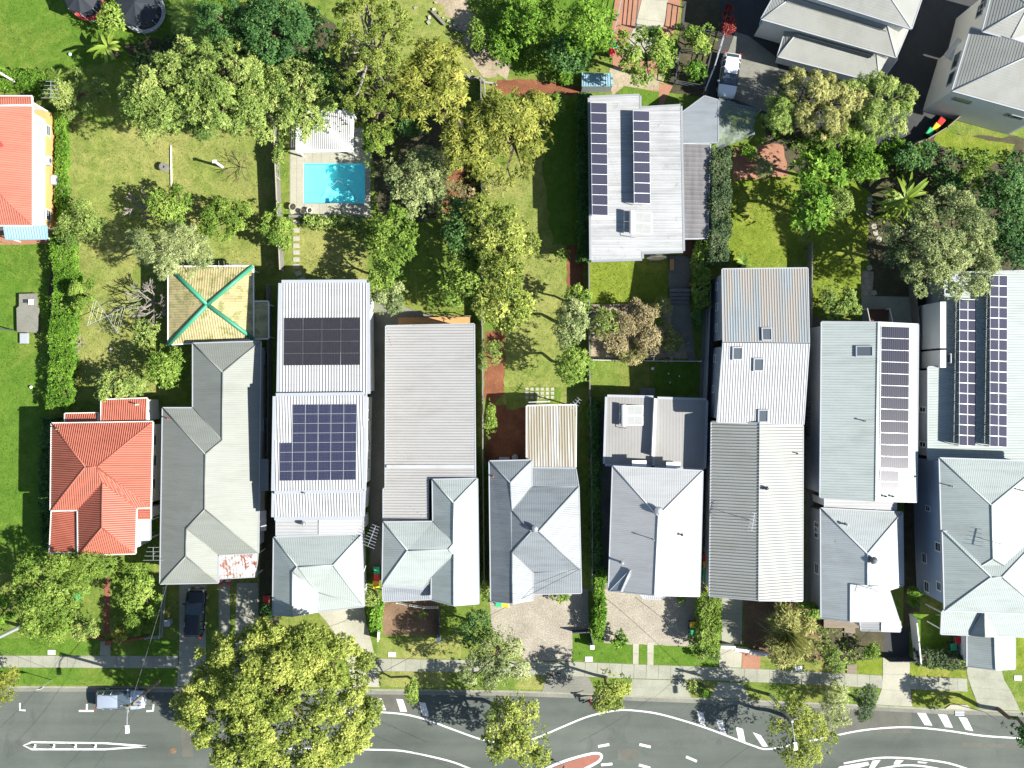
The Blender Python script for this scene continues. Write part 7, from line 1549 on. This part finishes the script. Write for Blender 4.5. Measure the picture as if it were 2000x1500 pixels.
mb = MB(); mb.lathe((0, 0, 0), [(.42, 0), (.42, .06), (.2, .07), (.2, .55), (.42, .56), (.42, .62), (.12, .62), (.1, .4)], 18); o = mb.build('cable_drum', M['conc_d']); o.location = P(323, 328); tag(o, 'round cable drum on the dry back lawn', 'cable drum')
mb = MB(); p = P(434, 326); mb.tube((0, 0, 0), (-.1, .05, 2.2), .14, .12, 8); mb.box((-.1, .05, 2.22), (.4, .3, .06)); o = mb.build('garden_post', M['white']); o.location = p; tag(o, 'white post standing beside the dead branch', 'post')
mb = MB(); mb.beam(P(334, 285, .1), P(335, 362, .1), .12, .12); tag(mb.build('timber_edging', M['offwhite'], origin=P(334, 320)), 'long pale timber edging on the dry back lawn', 'edging')
for x, y, lab, c in [(62, 756, 'white ball on the left lawn', 'white'), (218, 682, 'white ball below the clothes hoist', 'white'), (151, 1150, 'orange ball by the green bin', 'orange'), (138, 107, 'tiny white ball in the tree shadow', 'white')]:
    mb = MB(); prof = [(.16 * math.sin(math.pi * i / 8) + .001, .16 - .16 * math.cos(math.pi * i / 8)) for i in range(9)]; mb.lathe((0, 0, 0), prof, 14, closed=False); o = mb.build('ball', M[c], smooth=True); o.location = P(x, y); tag(o, lab, 'ball', 'loose balls')
mb = MB(); mb.box((0, 0, .5), (.45, .5, 1.0)); mb.box((0, 0, 1.03), (.55, .6, .06)); o = mb.build('letterbox', M['palegrey']); o.location = P(333, 1213); tag(o, 'grey letterbox beside the metal bar fence', 'letterbox')
mb = MB(); mb.box((0, 0, .6), (.3, .4, 1.2)); mb.box((0, 0, 1.22), (.36, .46, .06)); o = mb.build('letterbox', M['white']); o.location = P(858, 1244); tag(o, 'white letterbox at the end of the dark fence', 'letterbox')
mb = MB(); mb.box((0, 0, .6), (.3, .3, 1.2)); mb.box((0, 0, 1.23), (.4, .4, .08)); o = mb.build('letterbox', M['white']); o.location = P(1155, 1258); tag(o, 'white letterbox beside the gravel drive', 'letterbox')
antenna('rooftop antenna above the coral roof corner', 104, 178, 6.0, .5, 1.57, 5, 1.5, 1.8)
antenna('antenna with long bars beside the red cottage', 303, 1080, 4.0, .5, 1.57, 4, 1.2, 1.9)
antenna('antenna at the top edge of the green capped patio', 452, 519, 3.4, .6, .1, 5, 2.0, 1.0)
# shed behind the middle lot
sh = thing('garden_shed', 'small pale blue metal shed at the top of the middle lot', 'shed', P(1165, 158)); q = [P(1138, 142, 2.1), P(1195, 144, 2.1), P(1196, 168, 2.1), P(1138, 168, 2.1)]
mb = MB(); mb.prism([(p.x, p.y) for p in q], 0, 2.02); mb.build('wall', M['palegrey'], sh); mb = MB(); c = sum(q, Vector()) / 4
mb.prism([(c.x + (p.x - c.x) * 1.05, c.y + (p.y - c.y) * 1.05) for p in q], 2.02, 2.1); ro = mb.build('roof', M['r_awn'], sh); mb = MB()
for i in range(12): mb.beam(q[0].lerp(q[1], (i + .5) / 12) + Vector((0, 0, .02)), q[3].lerp(q[2], (i + .5) / 12) + Vector((0, 0, .02)), .06, .05)
mb.build('rib', M['r_awn'], ro); mb = MB(); p = P(1165, 170); mb.box((p.x, p.y + .3, 1.0), (1.2, .04, 1.8)); mb.build('door', M['midgrey'], sh)
# shade net over the drive
net, nt, b = newmat('shade_net'); b.inputs['Base Color'].default_value = (.16, .19, .18, 1); b.inputs['Roughness'].default_value = .8; tr = nt.nodes.new('ShaderNodeBsdfTransparent'); mx = nt.nodes.new('ShaderNodeMixShader'); mx.inputs[0].default_value = .62; nt.links.new(tr.outputs[0], mx.inputs[1]); nt.links.new(b.outputs[0], mx.inputs[2]); nt.links.new(mx.outputs[0], nt.nodes['Material Output'].inputs[0])
t = thing('shade_net', 'sagging grey shade net beside the carport', 'shade net', P(1440, 240)); cr = [(1405, 192, 2.9), (1487, 214, 2.6), (1474, 262, 2.2), (1399, 294, 2.3)]; N = 14; mb = MB(); gr = {}
for i in range(N + 1):
    for j in range(N + 1):
        u, v = i / N, j / N; p = (P(*cr[0]) * (1 - u) + P(*cr[1]) * u) * (1 - v) + (P(*cr[3]) * (1 - u) + P(*cr[2]) * u) * v
        p.z += -1.1 * math.sin(math.pi * u) * math.sin(math.pi * v) * .5 + random.uniform(-.07, .07) + .12 * math.sin(u * 9 + v * 5); pin = .35 * math.sin(math.pi * v) * (1 if i == N else 0); p.x -= pin; gr[i, j] = p
for i in range(N):
    for j in range(N): mb.face([gr[i, j], gr[i, j + 1], gr[i + 1, j + 1], gr[i + 1, j]])
o = mb.build('netting', net, t, smooth=True)
for c in cr: mb = MB(); p = P(*c); mb.tube((p.x, p.y, 0), p, .04, .04, 6); mb.build('pole', M['galv'], t)
# courtyard: deck, steps, surfboard, bench, garden lights, retaining sleepers
dk = thing('deck', 'small brown timber deck by the white flat roof', 'deck', P(1344, 482))
for i in range(12): mb = MB(); a, b = P(1334 + i * 1.75, 466, .5), P(1334 + i * 1.75, 499, .5); mb.beam(a, b, .075, .06); mb.build('plank', M['timber_d'], dk)
od = thing('deck', 'orange timber deck behind the grey ribbed roof', 'deck', P(850, 632))
for i in range(10): mb = MB(); a, b = P(778, 622 + i * 2.4, .5), P(918, 620 + i * 2.4, .5); mb.beam(a, b, .11, .06); mb.build('plank', M['timber_o'], od)
mb = MB(); mb.beam(P(775, 620, 1.4), P(920, 617, 1.4), .06, .08)
for i in range(8): p = P(775 + i * 20.5, 620, 0); mb.beam((p.x, p.y, 0), (p.x, p.y, 1.42), .07, .07)
mb.build('railing', M['timber'], od)
ld = thing('deck_stairs', 'dark timber stairs behind the pale gable', 'stairs', P(1720, 612))
for i in range(7): mb = MB(); a, b = P(1698, 606 + i * 3.5, .3 + i * .2), P(1736, 606 + i * 3.5, .3 + i * .2); mb.beam(a, b, .2, .05); mb.build('tread', M['timber_d'], ld)
for x in (1694, 1738): mb = MB(); mb.beam(P(x, 603, 1.1), P(x + 6, 632, 2.6), .06, .12); p = P(x, 603, 1.1); mb.beam((p.x, p.y, 0), p, .1, .1); mb.build('handrail', M['white'], ld)
sp = thing('garden_steps', 'grey timber garden steps down to the path', 'steps', P(1326, 579))
for i in range(4): mb = MB(); p = P(1326, 568 + i * 7.3); mb.box((p.x, p.y, .32 - i * .08), (1.95, .33, .64 - i * .16)); mb.build('step', M['grey_t'], sp)
mb = MB(); N = 14
for i in range(N + 1):
    t_ = i / N; x = (t_ - .5) * 1.95; w_ = .27 * math.sin(math.pi * (t_ * .96 + .02)) ** .6
    for y, z in ((-w_, .03), (0, .065), (w_, .03), (0, .0)): mb.v.append((x, y, z))
for i in range(N):
    for k in range(4): mb.f.append((i * 4 + k, i * 4 + (k + 1) % 4, i * 4 + 4 + (k + 1) % 4, i * 4 + 4 + k)[::-1]); mb.m.append(0)
sb = thing('surfboard', 'white and yellow surfboard on the lawn edge', 'surfboard', P(1281, 505), .06); sb.location.z = .55
mb.build('board', M['offwhite'], sb, smooth=True, local=True); mb = MB(); mb.box((.1, 0, .066), (1.3, .12, .012)); mb.build('stripe', M['bin_yellow'], sb, local=True)
for s in (-1, 1): mb = MB(); mb.beam((s * .5, -.2, -.53), (s * .5, -.2, .02), .06, .06); mb.beam((s * .5, .2, -.53), (s * .5, .2, .02), .06, .06); mb.beam((s * .5, -.3, .0), (s * .5, .3, .0), .06, .06); mb.build('trestle', M['timber'], sb, local=True)
bn = thing('garden_bench', 'narrow timber bench beside the grey courtyard', 'bench', P(1311, 518), 0)
for i in range(3): mb = MB(); mb.box(((i - 1) * .13, 0, .45), (.11, 1.1, .04)); mb.build('slat', M['timber_o'], bn, local=True)
for x in (-.15, .15):
    for y in (-.48, .48): mb = MB(); mb.box((x, y, .215), (.06, .06, .43)); mb.build('leg', M['timber'], bn, local=True)
mb = MB(); mb.lathe((0, 0, 0), [(.16, 0), (.24, .4), (.24, .44), (.19, .44), (.17, .34), (.03, .34)], 16); o = mb.build('plant_pot', M['terracotta']); o.location = P(1344, 556) + Vector((0, 0, .02)); tag(o, 'terracotta pot on the courtyard above the steps', 'pot')
for i, (x, y) in enumerate([(1273, 720), (1304, 730), (1325, 735), (1307, 747)]):
    t = thing('garden_light', ['white globe garden light at the corner post', 'left small globe light on the shaded lawn', 'right small globe light on the shaded lawn', 'lowest globe light on the shaded lawn'][i], 'garden light', P(x, y), 0, 'globe lights on the shaded lawn'); r = .16 if i == 0 else .08
    mb = MB(); mb.tube((0, 0, 0), (0, 0, .5), .02, .02, 6); mb.build('stake', M['darkgrey'], t, local=True); mb = MB(); mb.lathe((0, 0, .5 + r * .9), [(r * math.sin(math.pi * k / 8) + .001, -r * math.cos(math.pi * k / 8)) for k in range(9)], 12, closed=False); mb.build('globe', M['white'], t, local=True, smooth=True)
mb = MB(); mb.beam(P(1152, 597, .2) , P(1306, 594, .2), .2, .4); tag(mb.build('sleeper_edge', M['timber'], origin=P(1230, 596)), 'timber sleeper edge below the lush lawn', 'edging')
mb = MB(); mb.lathe((0, 0, 0), [(.30, 0), (.42, .5), (.42, .55), (.36, .55), (.34, .45), (.04, .45)], 16); o = mb.build('plant_pot', M['darkgrey']); o.location = P(1378, 1060); tag(o, 'dark tub in the passage above the red bin', 'pot')
for i, x in enumerate((434, 450)):
    t = thing('garden_chair', ['left red and white chair under the rusty porch roof', 'right red and white chair under the rusty porch roof'][i], 'chair', P(x, 1136), .1, 'chairs under the rusty porch'); 
    mb = MB(); mb.box((0, 0, .44), (.46, .46, .05)); mb.build('seat', M['redpad'], t, local=True); mb = MB(); mb.box((0, .22, .68), (.46, .05, .5)); mb.build('backrest', M['white'], t, local=True)
    for a in (-.2, .2):
        for b in (-.2, .2): mb = MB(); mb.box((a, b, .21), (.04, .04, .42)); mb.build('leg', M['white'], t, local=True)
mb = MB(); mb.lathe((0, 0, .12), [(.42, -.06), (.5, 0), (.42, .06), (.36, 0), (.42, -.06)], 20, closed=False); o = mb.build('iron_ring', M['darkgrey']); o.location = P(1370, 1343); tag(o, 'dark iron ring planter on the verge', 'planter')
# rubble and pit near the top
for i in range(26):
    x, y = random.choice([(random.uniform(790, 860), random.uniform(0, 22)), (random.uniform(835, 905), random.uniform(15, 60)), (random.uniform(920, 990), random.uniform(75, 140))]); s = random.uniform(.12, .4); mb = MB()
    mb.box((0, 0, s * .3), (s, s * random.uniform(.5, 1), s * .6), random.uniform(0, 3)); bm = None
    o = mb.build('rubble_stone', M[random.choice(['conc_l', 'paledirt', 'conc'])]); o.location = P(x, y); o.rotation_euler = (random.uniform(-.3, .3), random.uniform(-.3, .3), 0); tag(o, 'broken pale stone scattered on the dirt at the top', 'stone', 'rubble on the pale dirt')
mb = MB(); mb.beam(P(843, 22, .2), P(868, 48, .2), .2, .3); tag(mb.build('timber_beam', M['grey_t'], origin=P(855, 35)), 'upper fallen timber beam on the pale dirt', 'beam', 'fallen beams')
mb = MB(); mb.beam(P(878, 52, .2), P(906, 62, .2), .22, .3); tag(mb.build('timber_beam', M['grey_t'], origin=P(890, 57)), 'lower fallen timber beam on the pale dirt', 'beam', 'fallen beams')
t = thing('fire_pit', 'round brick lined pit with a dark plank', 'fire pit', P(934, 96)); 
for k in range(14): a = k * 6.283 / 14; mb = MB(); mb.box(P(932, 95) + Vector((.6 * math.cos(a), .6 * math.sin(a), .12)), (.2, .26, .24), a); mb.build('stone', M['conc_l'], t)
mb = MB(); mb.lathe(P(932, 95) + Vector((0, 0, .02)), [(.52, 0), (.3, .02), (.02, .02)], 16); mb.build('ash', M['redsoil'], t); mb = MB(); mb.beam(P(931, 85, .4), P(937, 102, .4), .2, .08); mb.build('plank', M['darkgrey'], t)
t = thing('fallen_branch', 'pale fallen log at the top corner of the middle lot', 'log', P(955, 158)); mb = MB(); g_ = np.random.default_rng(5); limb(mb, P(912, 146, .5), P(970, 166, .5), .16, .1, g_, 5); limb(mb, P(945, 155, .5), P(970, 225, .6), .09, .04, g_, 5); mb.build('log', M['barkpale'], t)
# patio furniture fragment and hot water unit by the middle house
mb = MB(); mb.lathe((0, 0, 0), [(.3, 0), (.3, 1.3), (.26, 1.38), (.05, 1.4)], 16); o = mb.build('hot_water_tank', M['palegrey']); o.location = P(1006, 893); tag(o, 'grey hot water cylinder behind the middle house', 'water tank')
mb = MB(); mb.box((0, 0, .4), (.95, .35, .8)); mb.box((0, 0, .82), (1.0, .4, .04)); o = mb.build('condenser_unit', M['palegrey']); o.location = P(985, 896); tag(o, 'air conditioner box behind the middle house', 'air conditioner')
mb = MB(); mb.beam(P(1032, 786, 2.6), P(1074, 784, 2.6), .08, .08); mb.beam(P(1032, 790, 2.6), P(1074, 788, 2.6), .08, .08); tag(mb.build('awning_frame', M['white'], origin=P(1052, 788)), 'white rail frame above the striped patio', 'frame')
bd = thing('outdoor_table', 'patio table behind the beige flat roof', 'table', P(1262, 766)); mb = MB(); mb.box((0, 0, .74), (1.5, .8, .05)); mb.build('table_top', M['grey_t'], bd, local=True)
for a in (-.65, .65):
    for b in (-.3, .3): mb = MB(); mb.box((a, b, .36), (.07, .07, .72)); mb.build('leg', M['grey_t'], bd, local=True)
tp = thing('timber_path', 'timber boardwalk beside the porch', 'boardwalk', P(1660, 1232))
for i in range(9): mb = MB(); p = P(1659, 1222 + i * 2.5); mb.box((p.x, p.y, .12), (1.05, .11, .05)); mb.build('plank', M['timber'], tp)
for i in range(7): mb = MB(); p = P(1663, 1298 + i * 2.6); mb.box((p.x, p.y, .1), (.95, .11, .05)); mb.build('plank', M['timber'], tp)
fd = thing('front_deck', 'timber front deck under the lichen spotted roof', 'deck', P(1640, 1215))
for i in range(7): mb = MB(); p = P(1640, 1209 + i * 2.3); mb.box((p.x, p.y, .5), (3.4, .1, .05)); mb.build('plank', M['timber'], fd)
# ---------------------------------------------------------------- people
def person(label, px, py, rz, top, legs, hairc, phase=1.0, run=.0):
    t = thing('person', label, 'person', P(px, py), rz); t.location.z = .02 if py < 1340 else RZ + .01
    skin = plain('skin_' + str(px), (.42, .25, .17), .5); up = Vector((0, 0, 1))
    A = .34 + run * .2
    J = dict(pel=(0, 0, .95), sp=(.03 + run * .05, 0, 1.2), ch=(.05 + run * .1, 0, 1.42), nk=(.07 + run * .12, 0, 1.55), hd=(.10 + run * .12, 0, 1.68), tp=(.10 + run * .12, 0, 1.76))
    for s, sg in (('l', 1), ('r', -1)):
        f = A * sg * phase
        J.update({s + 'hp': (0, .1 * sg, .92), s + 'kn': (f * .75 + .05, .1 * sg, .52 + (.06 if f < 0 else .02)), s + 'an': (f * 1.35 - (.12 if f < 0 else 0), .1 * sg, .09 + (.1 + run * .2 if f < 0 else 0)), s + 'to': (f * 1.35 + .16, .1 * sg, .045 + (.04 if f < 0 else 0)),
                  s + 'sh': (.05 + run * .1, .19 * sg, 1.42), s + 'el': (.02 - f * .45, .25 * sg, 1.15), s + 'wr': (.12 - f * .85, .24 * sg, .95 + run * .2), s + 'ha': (.16 - f * .95, .235 * sg, .88 + run * .24)})
        for k, (dx, dy) in enumerate(((.05, .03), (.075, .01), (.08, -.01), (.07, -.03), (.02, .055))): J[s + 'f' + str(k)] = (J[s + 'ha'][0] + dx * .7, J[s + 'ha'][1] + dy, J[s + 'ha'][2] - (.075 if k < 4 else .03))
    body = [('pel', 'sp', .13, .12), ('sp', 'ch', .12, .14), ('ch', 'nk', .14, .055), ('nk', 'hd', .055, .09), ('hd', 'tp', .09, .075)]
    arms, leg = [], []
    for s in 'lr':
        arms += [('ch', s + 'sh', .13, .065), (s + 'sh', s + 'el', .055, .042), (s + 'el', s + 'wr', .042, .028), (s + 'wr', s + 'ha', .028, .036)] + [(s + 'ha', s + 'f' + str(k), .012, .008) for k in range(5)]
        leg += [('pel', s + 'hp', .13, .1), (s + 'hp', s + 'kn', .09, .06), (s + 'kn', s + 'an', .058, .038), (s + 'an', s + 'to', .045, .035)]
    def skinmesh(name, edges, root, mat, grow=0.0):
        names = []; rad = {}
        for a, b, ra, rb in edges:
            for n, r in ((a, ra), (b, rb)):
                if n not in names: names.append(n); rad[n] = r
                else: rad[n] = min(rad[n], r) if 'f' in n else rad[n]
        me = bpy.data.meshes.new(name); me.from_pydata([J[n] for n in names], [(names.index(a), names.index(b)) for a, b, _, _ in edges], [])
        o = bpy.data.objects.new(name, me); place(o, t, True); md = o.modifiers.new('skin', 'SKIN'); md.use_smooth_shade = True; o.modifiers.new('sub', 'SUBSURF').levels = 1
        o.modifiers['sub'].render_levels = 1
        for i, n in enumerate(names): me.skin_vertices[0].data[i].radius = (rad[n] + grow, rad[n] + grow); me.skin_vertices[0].data[i].use_root = (n == root)
        me.materials.append(mat); return o
    skinmesh('body', body + arms + leg, 'pel', skin)
    sh_e = [('pel', 'sp', .13, .12), ('sp', 'ch', .12, .14)] + [e for s in 'lr' for e in (('ch', s + 'sh', .13, .065), (s + 'sh', s + 'el', .055, .042))]
    skinmesh('shirt', sh_e, 'pel', top, .022)
    skinmesh('trousers', [e for s in 'lr' for e in (('pel', s + 'hp', .13, .1), (s + 'hp', s + 'kn', .09, .06), (s + 'kn', s + 'an', .058, .038))], 'pel', legs, .02)
    mb = MB(); mb.lathe(Vector(J['hd']) + Vector((-.015, 0, -.02)), [(.112, 0), (.118, .05), (.1, .11), (.05, .145), (.005, .15)], 14); mb.build('hair', hairc, t, smooth=True, local=True)
    mb = MB(); hd = Vector(J['hd']); mb.box(hd + Vector((.095, 0, -.01)), (.03, .025, .035)); mb.build('nose', skin, t, local=True)
    for s in (1, -1):
        mb = MB(); mb.lathe(hd + Vector((.085, s * .033, .02)), [(.002, -.012), (.012, 0), (.002, .012)], 8); mb.build('eye', M['rubber'], t, local=True)
        mb = MB(); mb.box(hd + Vector((0, s * .093, 0)), (.035, .018, .05)); mb.build('ear', skin, t, local=True)
        n = 'l' if s > 0 else 'r'; mb = MB(); a, b = Vector(J[n + 'an']), Vector(J[n + 'to']); mb.beam(a + Vector((-.05, 0, -.045)), b + Vector((.02, 0, -.01)), .1, .09); mb.build('shoe', M['rubber'], t, local=True)
    mb = MB(); mb.box(hd + Vector((.088, 0, -.045)), (.012, .05, .012)); mb.build('mouth', M['redpad'], t, local=True)
    return t
cloth = lambda n, c: plain(n, c, .85, var=.1)
person('pedestrian in pale top and dark trousers walking on the footpath', 1082, 1315, R(170), cloth('pale_top', (.5, .48, .46)), cloth('dark_trousers', (.03, .03, .04)), M['rubber'])
person('person in a red top jogging beside the round street tree', 1151, 1365, R(35), cloth('red_top', (.45, .02, .03)), cloth('black_shorts', (.02, .02, .025)), M['rubber'], -1.0, .5)
